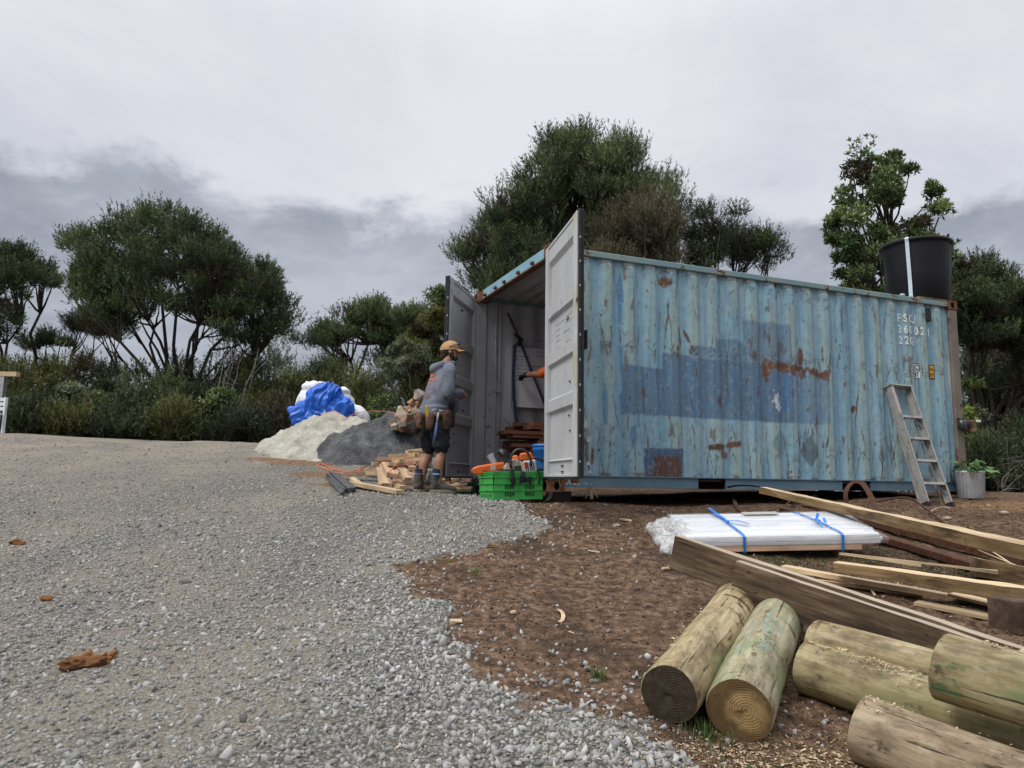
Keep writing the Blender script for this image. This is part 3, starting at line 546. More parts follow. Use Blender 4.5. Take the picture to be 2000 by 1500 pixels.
# thin strips inside: lashing pipe along the left wall
pi_ = obj('lashing_pipe', MB().tube([(.30, CW-.065, .17), (.30, CW-.065, 2.45)], .012, 8).tube([(.36, CW-.068, .17), (.36, CW-.068, 2.45)], .009, 8).span((.28, CW-.09, 1.28), (.38, CW-.05, 1.30)), M_in, CT)
DW, DH = 1.165, 2.365
def pen_lines(mb, org, ux, uz, rows, w_, h_, nrm, lw=.0022, seed=0, slope=0.):
    r2 = np.random.default_rng(seed); org, ux, uz, nrm = (np.asarray(a, float) for a in (org, ux, uz, nrm))
    for (x0, z0, ln) in rows:
        x = x0
        while x < x0+ln:
            wl = r2.uniform(.4, 1.3)*h_*2.6; n = max(5, int(wl/h_*4)); tt = np.linspace(0, 1, n); X = x+tt*wl; Z = z0+slope*(X-x0)+h_*(.5+.5*np.sin(tt*n*1.9+r2.uniform(0, 6)))*r2.uniform(.35, 1., n)
            Q = org+np.outer(X, ux)+np.outer(Z, uz)+nrm*.0015; T = np.gradient(np.c_[X, Z], axis=0); T /= np.linalg.norm(T, axis=1)[:, None]+1e-9; S = np.outer(-T[:, 1], ux)+np.outer(T[:, 0], uz)
            mb.add(np.r_[Q-S*lw/2, Q+S*lw/2], [(i, i+1, n+i+1, n+i) for i in range(n-1)]); x += wl+h_*r2.uniform(.5, 1.2)
M_ink = mat('black_marker_ink', [(.02, .02, .022)], 5, 2, .6, 0)
def make_door(ang, side, mm, hinge_y, label, near):
    D = link('door', None, CT, (0, hinge_y, .145), (0, 0, ang)); D.empty_display_size = .1; D['label'] = label
    s = side; d0, d1 = (0, .032)                               # pan sheet at d0, pressed bands stand proud to d1 (towards the inner face)
    fr = [(.0, d0+.001), (.018, d0), (.060, d0), (.066, .02), (.072, d0), (.262, d0), (.272, d1), (.318, d1), (.328, d0), (.462, d0), (.472, d1), (.518, d1), (.528, d0), (.666, d0), (.676, d1), (.720, d1), (.730, d0), (.905, d0), (.925, d1), (1., d1)]
    z = np.array([f[0] for f in fr])*DH; d = np.array([f[1] for f in fr])*s; xs_ = np.linspace(.09, DW-.10, 10)
    V = np.zeros((len(z), len(xs_), 3)); V[..., 0] = xs_; V[..., 1] = d[:, None]; V[..., 2] = z[:, None]
    b = MB().grid(V); V2 = V.copy(); V2[..., 1] -= s*.004; b.grid(V2, 1)
    pan = obj('door_panel', b, [mm, M_blue], D, smooth=False)
    obj('stile', MB().span((0, -s*.012, 0), (.092, s*.046, DH)), mm, D, bevel=.005)
    obj('stile', MB().span((DW-.105, -s*.012, 0), (DW, s*.046, DH)), M_stile if near else mm, D, bevel=.005)
    obj('door_rail', MB().span((.093, -s*.012, DH-.03), (DW-.106, s*.04, DH-.001)), mm, D, bevel=.003); obj('door_rail', MB().span((.093, -s*.012, .001), (DW-.106, s*.034, .022)), mm, D, bevel=.003)
    g = MB().span((DW+.001, -s*.02, -.012), (DW+.022, s*.012, DH+.012)).span((DW+.001, s*.013, -.012), (DW+.036, s*.030, DH+.012)); g.span((-.01, s*.006, DH+.001), (DW, s*.03, DH+.016)).span((-.01, s*.006, -.016), (DW, s*.03, -.001)); obj('gasket', g, M_black, D)
    for k in range(10): obj('gasket_clip', MB().span((DW+.0365, s*.014, .12+k*.22), (DW+.038, s*.026, .14+k*.22)), M_galv, D)
    for zz_ in (.12, .62, 1.20, 1.72, 2.14): obj('hinge', MB().tube([(-.012, -s*.03, zz_), (-.012, -s*.03, zz_+.10)], .016, 8).span((-.01, -s*.024, zz_+.015), (.12, -s*.013, zz_+.085)), M_rust, D)
    for x in (.42, .80): rd = obj('lock_rod', MB().tube([(x, -s*.05, -.04), (x, -s*.05, DH+.04)], .017, 8), M_galv, D)
    for x in (.42, .80):
        for zc in (DH+.035, -.03): obj('cam_lock', MB().box((x, -s*.05, zc), (.07, .05, .055)), M_rust, D)
    st = [(.72, 1.47), (.76, 1.48), (.82, .87), (.85, .72), (.80, .56), (.83, .42), (.55, .105), (.59, .107), (.55, .05), (.59, .052)] if near else [(.42, .83), (.46, .84), (.80, .66), (.80, .52), (.80, .40), (.55, .07), (.6, .07), (.55, 2.10), (.6, 2.1)]
    for x, zz_ in st: obj('bolt_end', MB().tube([(x, s*.001, zz_), (x, s*.016, zz_)], [.008, .006], 6).tube([(x, s*.001, zz_-.016), (x, s*.004, zz_-.02)], [.012, .003], 6), M_black, D)
    if near:
        b = MB(); rr = [(.30, 1.485-.055*k-.0, ln) for k, ln in enumerate((.32, .12, .13, .15))]+[(.68, 1.50, .3), (.66, 1.44, .3), (.58, 1.36, .22), (.30, 1.245, .2), (.68, 1.25, .12), (.32, 1.215-.06, .2)]
        pen_lines(b, (0, s*.0015, 0), (1, 0, 0), (0, 0, 1), rr, .2, .018, (0, s, 0), .0035, 4); pen_lines(b, (0, s*(d1+.0015), 0), (1, 0, 0), (0, 0, 1), [(.22, 1.60, .2), (.24, 1.56, .12)], .2, .016, (0, s, 0), .003, 6); obj('handwriting', b, M_ink, D)['kind'] = 'stuff'
    return D
M_galv = mat('dull_galvanised_steel', [(.30, .31, .32), (.45, .46, .47)], 14, 5, .5, .15, metal=.6)
t_ = NT('stile_paint'); v_ = t_.co('Object'); c_2 = t_.mix(t_.rng(t_.noise(t_.co('Object', (1, 1, .2)), 9, 6, .7), .42, .62), (.50, .52, .52), (.42, .39, .29)); c_2 = t_.mix(t_.rng(t_.noise(t_.co('Object', (1, 1, .25)), 14, 6, .7), .63, .68), c_2, (.09, .035, .015)); M_stile = t_.done(c_2, .6, None, 0, .3)
make_door(math.atan2(-.981, -.19), -1, M_door_lit, .012, 'grey door swung wide open, coloured lighter as if lit, with marker notes and black bolt ends', True)
make_door(math.atan2(-.819, -.574), 1, M_door_shade, CW-.012, 'grey door standing ajar at the left corner, coloured darker as if in shade', False)
# lettering and stickers on the side
def text_mesh(s, size, font=None):
    c = bpy.data.curves.new('t', 'FONT'); c.body = s; c.size = size; c.offset = size*.022; c.resolution_u = 3; o = bpy.data.objects.new('t', c); col.objects.link(o)
    me = bpy.data.meshes.new_from_object(o.evaluated_get(bpy.context.evaluated_depsgraph_get())); bpy.data.objects.remove(o); bpy.data.curves.remove(c)
    bm = bmesh.new(); bm.from_mesh(me); bmesh.ops.triangulate(bm, faces=bm.faces)
    for _ in range(4):
        es = [e for e in bm.edges if e.calc_length() > .022]
        if not es: break
        bmesh.ops.subdivide_edges(bm, edges=es, cuts=1); bmesh.ops.triangulate(bm, faces=bm.faces)
    V = np.array([v.co[:] for v in bm.verts]); F = [[v.index for v in f.verts] for f in bm.faces]; bm.free(); bpy.data.meshes.remove(me); return V, F
M_letter = mat('faded_white_lettering', [(.62, .65, .66), (.76, .78, .78)], 30, 5, .6, 0, dirt=(.2, .32, .40), dirt_amt=.25, dscale=30)
for row, z0 in ((((4.992, 'F'), (5.072, 'S'), (5.152, 'C'), (5.232, 'U')), 2.225), (((4.992, '3'), (5.072, '6'), (5.152, '0'), (5.280, '0'), (5.360, '2'), (5.525, '1')), 2.075), (((4.995, '2'), (5.075, '2'), (5.155, 'G'), (5.235, '1')), 1.93)):
    for x, ch in row:
        V, F = text_mesh(ch, .148); V[:, 0] = (V[:, 0]-V[:, 0].min())*.8+x; zz_ = V[:, 1]+z0; obj('painted_character', MB().add(np.c_[V[:, 0], wall_y(V[:, 0], zz_)-.0055, zz_], F), M_letter, CT)
def flat_on_wall(u0, u1, z0, z1, off, n=14):
    us = np.linspace(u0, u1, n); zs = np.linspace(z0, z1, 4); Ua, Za = np.meshgrid(us, zs); return np.stack([Ua, wall_y(Ua, Za)-off, Za], -1)
def txt(b, s, size, x, z, off, sx_=1.):
    V, F = text_mesh(s, size); V[:, 0] = V[:, 0]*sx_+x; zz_ = V[:, 1]+z; b.add(np.c_[V[:, 0], wall_y(V[:, 0], zz_)-off, zz_], F)
M_stkw = mat('white_sticker', [(.60, .62, .63), (.72, .73, .73)], 20, 4, .5, 0); M_stky = mat('amber_sticker', [(.55, .26, .02), (.66, .34, .03)], 20, 4, .5, 0); M_stkb = mat('black_print', [(.015, .015, .016)], 5, 2, .5, 0)
b = MB().grid(flat_on_wall(5.215, 5.325, 1.595, 1.690, .005)); b.grid(flat_on_wall(5.215, 5.33, 1.505, 1.588, .005)); st = obj('sticker', b, M_stkw, CT)
b = MB(); [b.grid(flat_on_wall(*q, .0066)) for q in ((5.212, 5.328, 1.684, 1.694), (5.212, 5.328, 1.592, 1.600), (5.318, 5.328, 1.601, 1.683))]; txt(b, 'IC', .085, 5.228, 1.613, .007); txt(b, '87', .085, 5.228, 1.517, .007); obj('sticker_print', b, M_stkb, st)
st = obj('height_sticker', MB().grid(flat_on_wall(5.478, 5.602, 1.505, 1.692, .005)), M_stkb, CT)
b = MB().grid(flat_on_wall(5.488, 5.592, 1.517, 1.681, .0066)); obj('sticker_face', b, M_stky, st)
b = MB(); txt(b, '2.6m', .060, 5.490, 1.618, .0082, .8); txt(b, "8'6\"", .066, 5.496, 1.535, .0082, .9); obj('sticker_print', b, mat('red_brown_print', [(.12, .02, .01)], 5, 2, .6, 0), st)
obj('vent_cover', MB().box((5.515, .020, 2.345), (.075, .05, .15)).box((5.515, .012, 2.435), (.05, .05, .02)), M_black, CT, bevel=.006)
# chalk letters scrawled by the near casting
b = MB(); pen_lines(b, (0, .0195, 0), (1, 0, 0), (0, 0, 1), [(.19, .07, .13)], .1, .055, (0, -1, 0), .008, 9); pen_lines(b, (0, .0195, 0), (1, 0, 0), (0, 0, 1), [(.40, .075, .05)], .1, .04, (0, -1, 0), .004, 11); obj('chalk_scrawl', b, M_letter, CT)['kind'] = 'stuff'
# bearer blocks below the corners
M_bear = wood('bearer_wood', [(.10, .075, .05), (.19, .15, .105)], .9)
for u, v, nm in ((.14, CW-.16, 'left'), (.35, .5, 'near'), (CL-.2, CW-.2, 'far')):
    p = cw(u, v); h = max(.05, CO[2]-gm(p[0], p[1])+.03); o = obj('bearer_block', MB().box((0, 0, 0), (.22, .2, h)), M_bear, None, bevel=.006); o.location = (p[0], p[1], CO[2]-h/2-.001); o.rotation_euler = (0, 0, YAW)
    tag(o, {'left': 'short wooden bearer block under the left front corner of the container', 'near': 'wooden bearer block in the shadow under the near corner of the container', 'far': 'wooden bearer block under the far back corner of the container'}[nm], 'bearer', 'bearer blocks under the container')
# ------------------------------------------------------------------ logs
def log_mats():
    out = []
    for nm, cols, grn in (('weathered_yellow_pole', [(.15, .105, .045), (.32, .25, .135), (.46, .385, .235)], .25), ('mint_green_pole', [(.17, .13, .065), (.33, .295, .19), (.45, .42, .30)], .55), ('olive_pole', [(.15, .11, .042), (.29, .245, .125), (.40, .345, .20)], .38), ('grey_brown_pole', [(.14, .09, .05), (.29, .22, .14), (.42, .34, .235)], .05)):
        t = NT(nm); v = t.co('Object', (.10, 1, 1)); f = t.noise(v, 17, 7, .66, .5); c = t.ramp(f, cols, [.3, .5, .68])
        gf = t.noise(t.co('Object', (.5, 1, 1), (3, 1, 2)), 5.5, 6, .65); c = t.mix(t.rng(gf, .64-.3*grn, .74-.2*grn, 0, .62), c, (.27, .34, .25) if grn > .6 else (.15, .20, .085))
        c = t.mix(t.rng(t.noise(t.co('Object', (.4, 1, 1), (7, 2, 1)), 4.3, 7, .7), .50, .68, 0, .8), c, (.085, .058, .036)); c = t.mix(t.rng(t.noise(t.co('Object', (.8, 1, 1), (17, 2, 1)), 11, 6, .7), .56, .68, 0, .85), c, (.055, .035, .022)); c = t.mix(t.rng(t.noise(t.co('Object', (.6, 1, 1), (27, 2, 1)), 7, 6, .7), .56, .72, 0, .5), c, (.46, .40, .27))
        kn = t.voro(t.co('Object', (.55, 1, 1)), 6.5); c = t.mix(t.rng(kn, .05, .12, .7, 0), c, (.10, .05, .022))
        ck = t.noise(t.co('Object', (.028, 1, 1)), 55, 3, .7, .3); kf = t.rng(ck, .63, .66); c = t.mix(t.math('MULTIPLY', kf, .9), c, (.03, .02, .012))
        wv = t.noise(t.co('Object', (1, .18, .18)), 11, 3, .6)
        c = t.mix(t.math('MULTIPLY', t.rng(wv, .63, .68, 0, .8), t.rng(t.noise(t.co('Object', (1, 1, 1), (5, 5, 5)), 9, 4), .42, .58)), c, (.06, .04, .022))
        out.append(t.done(c, .82, t.bump(t.math('SUBTRACT', f, t.math('MULTIPLY', kf, .8)), .45, .006), 0, .25))
    return out
LM = log_mats()
def ring_mat(nm, cols, freq=110, dark_rim=.5, black=0.):
    t = NT(nm); v = t.co('Object', (0, 1, 1), (0, .017, -.012)); ln = t.n('ShaderNodeVectorMath', operation='LENGTH'); wob = t.n('ShaderNodeVectorMath', operation='ADD'); nz = t.n('ShaderNodeTexNoise'); t.link(v, nz.inputs['Vector']); nz.inputs['Scale'].default_value = 9
    sc = t.n('ShaderNodeVectorMath', operation='SCALE'); t.link(nz.outputs['Color'], sc.inputs[0]); sc.inputs['Scale'].default_value = .02; t.link(v, wob.inputs[0]); t.link(sc.outputs[0], wob.inputs[1]); t.link(wob.outputs[0], ln.inputs[0])
    r = ln.outputs['Value']; s = t.math('SINE', t.math('MULTIPLY', t.math('POWER', r, 1.15), freq*6.28*1.35)); c = t.mix(t.rng(t.noise(v, 6, 4), .3, .7, .25, .75), t.ramp(t.math('MULTIPLY_ADD', s, .5, .5), cols, [0, .55, 1]), t.ramp(t.noise(v, 14, 6, .65), cols, [.3, .5, .7]))
    c = t.mix(t.rng(t.math('ADD', r, t.math('MULTIPLY', t.noise(v, 10, 5), .05)), .085, .125, 0, dark_rim), c, (.075, .045, .02)); g = t.noise(v, 34, 6, .7); c = t.mix(t.rng(g, .45, .7, 0, .55), c, (.06, .038, .02))
    c = t.mix(t.rng(r, .002, .012, .9, 0), c, (.03, .018, .01))
    if black: c = t.mix(black, c, t.ramp(g, [(.012, .010, .008), (.035, .028, .022), (.07, .058, .045)]))
    rad = t.n('ShaderNodeSeparateXYZ'); t.link(v, rad.inputs[0]); an = t.math('ARCTAN2', rad.outputs[1], rad.outputs[2]); cr = t.n('ShaderNodeCombineXYZ'); t.link(t.math('MULTIPLY', an, 2.2), cr.inputs[0]); t.link(t.math('MULTIPLY', r, 5.), cr.inputs[1]); ck = t.noise(cr.outputs[0], 4, 5, .7)
    c = t.mix(t.rng(ck, .66, .69, 0, .8), c, (.025, .015, .008))
    return t.done(c, .9, t.bump(t.math('ADD', t.math('MULTIPLY', s, .4), g), .45, .003), 0, .15)
RING = ring_mat('pale_ringed_end', [(.21, .13, .052), (.32, .215, .095), (.42, .30, .145)], 95, .8); RINGK = ring_mat('black_weathered_end', [(.08, .05, .03), (.14, .09, .05), (.18, .12, .07)], 90, .6, .84)
def log(label, P0, P1, r, m, end0=None, end1=None, group='cut timber poles piled in the foreground', seed=0, endlabel=None):
    P0 = np.array(P0, float); P1 = np.array(P1, float); L = np.linalg.norm(P1-P0); Rm = frame(P1-P0); n = 40; K = max(16, int(L/.05)); th = np.linspace(0, 2*np.pi, n, endpoint=False)
    bend_ = rng.normal(0, .012, 2); xs_ = np.r_[-L/2, -L/2+.006, np.linspace(-L/2+.03, L/2-.03, K), L/2-.006, L/2]; V = np.zeros((len(xs_), n, 3))
    TH, X_ = np.meshgrid(th, xs_); q = np.stack([X_*2.2, np.cos(TH)*1.3+seed, np.sin(TH)*1.3], -1); rr = r*(1+(fbm(q, seed, 3)-.5)*.11+(fbm(q*[3, 4, 4], seed+5, 3)-.5)*.02); edge = np.where((xs_ <= -L/2+1e-6) | (xs_ >= L/2-1e-6), .965, 1.)[:, None]; rr = rr*edge
    rr = rr*(1+.035*X_/L*(1 if seed % 2 else -1)); V[..., 0] = X_+np.where(np.abs(X_) > L/2-.01, (np.cos(TH+seed)*.006), 0); V[..., 1] = np.cos(TH)*rr+bend_[0]*np.cos(X_/L*3.1); V[..., 2] = np.sin(TH)*rr
    o = obj('log', MB().grid(V, close=True), LM[m], None, True); setm(o, Rm, (P0+P1)/2); tag(o, label, 'log', group)
    for k, e in ((0, end0), (-1, end1)):
        ringv = V[k]; c = np.array([[ringv[0, 0]+(.0), 0, 0]]); sgn = -1 if k == 0 else 1; rows = [ringv*[1, f, f]+[sgn*((1-f)*.003+fbm(np.c_[ringv[:, 1:]*f*30, np.full(n, 3.+seed)], 4, 3).mean()*0), 0, 0] for f in (1, .8, .6, .4, .2, .06)]
        for q_ in rows[1:]: q_[:, 0] += sgn*(vn(q_*25, seed)-.5)*.004
        b = MB().grid(np.array(rows), close=True); b.add(rows[-1], [tuple(range(n))]); e_o = obj('cut_end', b, e or RING, o, False)
        if endlabel and k == 0: e_o['label'] = endlabel
    return o
def gpt(px, py, d, r): p = at(px, py, d); return np.array([p[0], p[1], gm(p[0], p[1])+r-.012])
LOGD = {}
a0, a1 = gpt(1306, 1366, 3.05, .129), gpt(1444, 1180, 4.35, .125); LOGD['A'] = log('yellowish brown timber pole with a black weathered cut end, leftmost of the pile', a0, a1, .127, 0, RINGK, RING, seed=1, endlabel='black weathered cut end')
b0, b1 = gpt(1444, 1377, 2.98, .133), gpt(1536, 1205, 4.25, .130); LOGD['B'] = log('pale green stained pole showing a tan ringed cut end, second from left', b0, b1, .132, 1, RING, RING, seed=2, endlabel='tan cut end with clear growth rings')
dirv = np.array([.66, -.75, 0])
def along(p, r, L):
    q = np.array(p)+dirv*L; return np.array([q[0], q[1], gm(q[0], q[1])+r-.012])
c0 = gpt(1570, 1293, 3.42, .122); c1 = along(c0, .122, 1.7); LOGD['C'] = log('olive green timber pole with a patch of pale wood shavings on top', c0, c1, .122, 2, seed=3)
d0 = gpt(1680, 1408, 2.88, .122); d1 = along(d0, .122, 1.7); LOGD['D'] = log('grey brown cracked pole with a long dark knot streak, nearest the camera', d0, d1, .124, 3, seed=4)
e0 = at(1838, 1300, 2.80); e1 = e0+dirv*1.5+[0, 0, -.164*1.1]; LOGD['E'] = log('pole with green paint smear lying on top of two others', e0, e1, .126, 2, seed=5)
f0 = gpt(1592, 1262, 3.78, .115); f1 = along(f0, .115, 1.75); LOGD['F'] = log('dark shaded pole lying behind the others under the weathered beam', f0, f1, .115, 0, seed=6)
def smear(o, x0, x1, t0, t1, m, seed, thr=.5, fr=(9, 5), name='paint_smear', n=34):
    bv_ = BVHTree.FromPolygons([v.co.copy() for v in o.data.vertices], [p.vertices[:] for p in o.data.polygons]); X = np.linspace(x0, x1, n); T = np.linspace(t0, t1, n); V = np.zeros((n, n, 3)); ok = np.zeros((n, n), bool)
    for i, x in enumerate(X):
        for j, t in enumerate(T):
            d = Vector((0, math.cos(t), math.sin(t))); h = bv_.ray_cast(Vector((x, 0, 0))+d*.3, -d); V[i, j] = np.array(h[0] if h[0] else Vector((x, 0, 0))+d*.12)+np.array(d)*.0012; e_ = max(abs(i/(n-1)*2-1), abs(j/(n-1)*2-1)); ok[i, j] = fbm(np.array([[x*fr[0], t*fr[1], seed]]), seed, 4)[0] > thr+.35*max(0, e_-.45)
    b = MB(); b.v.append(V.reshape(-1, 3)); b.n = n*n
    for i in range(n-1):
        for j in range(n-1):
            if ok[i, j] and ok[i+1, j+1]: b.f.append((i*n+j, (i+1)*n+j, (i+1)*n+j+1, i*n+j+1)); b.m.append(0)
    s_ = obj(name, b, m, o, True); s_['kind'] = 'stuff'; return s_
def stain(nm, cols, a0, a1):
    t = NT(nm); v = t.co('Object', (.35, 1, 1)); t.put(t.b.inputs['Alpha'], t.rng(t.noise(v, 16, 7, .7), .40, .64, a0, a1)); return t.done(t.ramp(t.noise(v, 12, 5), cols), .85, None, 0, .2)
g_m = stain('green_paint_stain', [(.03, .13, .055), (.06, .20, .09)], .0, .7)
_l = lambda k: np.ptp(np.array([v.co.x for v in LOGD[k].data.vertices]))/2
smear(LOGD['E'], -_l('E')+.01, -_l('E')+.12, 2.6, 3.7, g_m, 3, .38); smear(LOGD['E'], -_l('E')+.12, -_l('E')+.30, 2.0, 2.9, g_m, 5, .46)
M_stn = stain('dark_knot_stain', [(.03, .02, .014), (.07, .045, .032)], .1, .9); smear(LOGD['D'], -_l('D')+.18, -_l('D')+.62, 2.15, 2.75, M_stn, 7, .44, (4, 6), 'knot_streak')
M_scf = stain('brown_scuff', [(.05, .03, .014), (.12, .07, .03)], .25, .85)
for k_, x_ in (('A', .28), ('A', .40), ('A', .47), ('B', .30)): smear(LOGD[k_], _l(k_)-x_-.02, _l(k_)-x_+.02, .2, 3.0, M_scf, int(x_*50), .36, (14, 1.2), 'scuff_band')
M_mint = stain('pale_mint_stain', [(.25, .34, .27), (.36, .43, .35)], .0, .7); smear(LOGD['B'], -_l('B')+.15, _l('B')-.3, 1.0, 2.3, M_mint, 9, .50, (7, 5), 'mint_stain', 44)
# ------------------------------------------------------------------ beams and sawn boards
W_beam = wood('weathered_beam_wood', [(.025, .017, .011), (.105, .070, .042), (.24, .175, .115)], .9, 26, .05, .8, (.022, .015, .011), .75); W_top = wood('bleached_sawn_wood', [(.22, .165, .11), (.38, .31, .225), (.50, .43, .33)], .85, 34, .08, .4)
W_pale = wood('fresh_pine', [(.36, .25, .135), (.56, .42, .255), (.66, .53, .355)], .75, 22, .10, .25); W_red = wood('red_brown_timber', [(.115, .045, .03), (.20, .082, .055), (.29, .135, .09)], .75, 24, .22, .2)
W_pink = wood('pinkish_offcut', [(.36, .20, .13), (.52, .34, .23), (.62, .46, .33)], .75, 20, .2, .2); W_slab = wood('rough_slab_wood', [(.10, .06, .025), (.25, .165, .08), (.38, .28, .16)], .9, 22, .1, .6, (.05, .03, .015), .5); W_dark = wood('dark_barn_wood', [(.03, .02, .014), (.07, .045, .03), (.12, .085, .055)], .9, 20, .15, .5)
def plank(name, label, cat, P0, P1, wd, th, mats, group=None, up=(0, 0, 1), rough=.0, n=14, roll=0, seed=0, topmat=False, taper=None, parent=None):
    """sawn timber from P0 to P1 (axis through the centre): wd across, th tall"""
    P0 = np.array(P0, float); P1 = np.array(P1, float); L = np.linalg.norm(P1-P0); Rm = frame(P1-P0, up)@rotx(roll)
    xs_ = np.linspace(-L/2, L/2, n); prof = np.array([(-1, -1), (-.96, -1), (.96, -1), (1, -1), (1, -.94), (1, .94), (1, 1), (.96, 1), (-.96, 1), (-1, 1), (-1, .94), (-1, -.94)])*.5; prof = prof*[wd, th]
    for i, j in ((0, 0), (3, 0), (6, 0), (9, 0)): prof[i] *= .992
    V = np.zeros((n, len(prof), 3)); V[..., 0] = xs_[:, None]; V[..., 1:] = prof[None]
    if rough: V[..., 1:] += (np.stack([fbm(np.c_[V.reshape(-1, 3)*[4, 30, 30]+seed*7.3], 90+seed, 3), fbm(V.reshape(-1, 3)*[4, 30, 30]+seed*3.1, 95+seed, 3)], -1).reshape(n, len(prof), 2)-.5)*rough*2
    if taper is not None: V[..., 1:] *= np.interp(xs_, [-L/2, L/2], taper)[:, None, None]
    b = MB(); K = len(prof)
    for i in range(n-1):
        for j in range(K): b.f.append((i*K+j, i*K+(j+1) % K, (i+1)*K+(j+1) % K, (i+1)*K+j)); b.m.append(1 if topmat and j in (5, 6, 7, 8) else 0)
    b.v.append(V.reshape(-1, 3)); b.n = n*K; b.f += [tuple(range(K-1, -1, -1)), tuple(range((n-1)*K, n*K))]; b.m += [0, 0]
    o = obj(name, b, mats, parent); setm(o, Rm, (P0+P1)/2); return tag(o, label, cat, group)
tl, tr = at(1318, 1047, 4.5), at(1987, 1266, 3.3); bd = (tr-tl)/np.linalg.norm(tr-tl); by = np.cross((0, 0, 1), bd); by /= np.linalg.norm(by); bz = np.cross(bd, by)
L1 = np.linalg.norm(tr-tl)+.6; o1 = tl+by*.038-bz*.10
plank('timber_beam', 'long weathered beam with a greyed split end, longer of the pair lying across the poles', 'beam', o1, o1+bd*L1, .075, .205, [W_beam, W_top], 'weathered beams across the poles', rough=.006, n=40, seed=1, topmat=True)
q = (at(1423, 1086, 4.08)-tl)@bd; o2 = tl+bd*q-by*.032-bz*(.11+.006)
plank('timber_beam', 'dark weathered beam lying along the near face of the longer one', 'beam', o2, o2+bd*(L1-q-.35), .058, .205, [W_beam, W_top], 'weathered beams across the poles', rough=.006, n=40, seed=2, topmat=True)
s0 = at(1975, 1262, 2.98); plank('squared_timber', 'short yellow squared timber beside the upper pole at the right edge', 'timber', s0+[.03, 0, -.06], s0+dirv*.8+[.03, 0, -.2], .10, .10, [W_pale], rough=.003)
# long pale board propped towards the camera
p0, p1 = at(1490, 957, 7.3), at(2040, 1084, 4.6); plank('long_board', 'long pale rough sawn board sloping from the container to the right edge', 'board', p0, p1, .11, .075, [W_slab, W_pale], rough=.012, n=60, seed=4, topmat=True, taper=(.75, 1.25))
# slab with waney edge and loose boards beside the bundle
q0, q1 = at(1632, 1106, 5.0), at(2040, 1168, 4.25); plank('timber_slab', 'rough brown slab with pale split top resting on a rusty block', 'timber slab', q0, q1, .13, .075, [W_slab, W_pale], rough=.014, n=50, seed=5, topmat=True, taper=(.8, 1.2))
bk = at(1990, 1205, 4.22); bk[2] = gm(bk[0], bk[1])+.08; o = obj('timber_block', MB().box((0, 0, 0), (.24, .2, .19)), W_dark, None, bevel=.008); o.location = bk; o.rotation_euler = (0, 0, .3); tag(o, 'dark rusty brown block propping up the right end of the slab', 'block')
def gboard(label, a, b, wd, th, mats, lift=0., **k):
    A = G2(*a); B = G2(*b); A[2] += th/2+lift; B[2] += th/2+lift; return plank('loose_board', label, 'board', A, B, wd, th, mats, 'loose boards on the ground beside the beam', **k)
gboard('pale tan board running under the end of the slab', (1530, 1112), (1850, 1172), .10, .03, [W_pale], .03, rough=.004, seed=6)
gboard('thin board with a bark edge, left of the slab and nearest the beam', (1565, 1128), (1800, 1160), .07, .022, [W_slab, W_pale], .01, rough=.006, seed=7, topmat=True)
gboard('wide pale offcut board lying flat in front of the slab', (1790, 1172), (1945, 1205), .13, .02, [W_pale], .0, rough=.003, seed=8)
gboard('pale board with splintered edge, right of the flat offcut', (1860, 1165), (1960, 1190), .15, .02, [W_pale], .03, rough=.008, seed=9)
gboard('narrow splintered batten behind the slab', (1640, 1092), (1800, 1112), .03, .03, [W_pale], .05, rough=.008, seed=10, taper=(.5, 1.2))
gboard('long thin splintered strip behind the slab', (1650, 1103), (1950, 1140), .04, .02, [W_pale], .10, rough=.008, seed=11, taper=(.4, 1))
pq0, pq1 = at(1900, 1090, 5.3), at(2015, 1100, 5.2); plank('timber_billet', 'fuzzy sawn billet covered in shavings at the right edge', 'timber', pq0+[0, 0, -.06], pq1+[0, 0, -.10], .16, .13, [W_slab, W_pale], rough=.01, seed=12, topmat=True)
for i, (a, b) in enumerate((((1905, 1078), (2000, 1118)), ((1912, 1098), (2005, 1112)), ((1560, 1105), (1640, 1150)), ((1700, 1148), (1708, 1160)))):
    A = G2(*a)+[0, 0, .12 if i < 2 else .02]; B = G2(*b)+[0, 0, .03 if i < 2 else .02]; o = plank('wood_splinter', ('longer upper splinter of wood poking up by the right edge', 'lower splinter of wood by the right edge', 'long splinter lying between the bundle and the beam', 'tiny upright splinter beside the long beam')[i], 'splinter', A, B, .018, .008, [W_pale], 'loose wood splinters', rough=.004, seed=20+i, taper=(.3, 1))
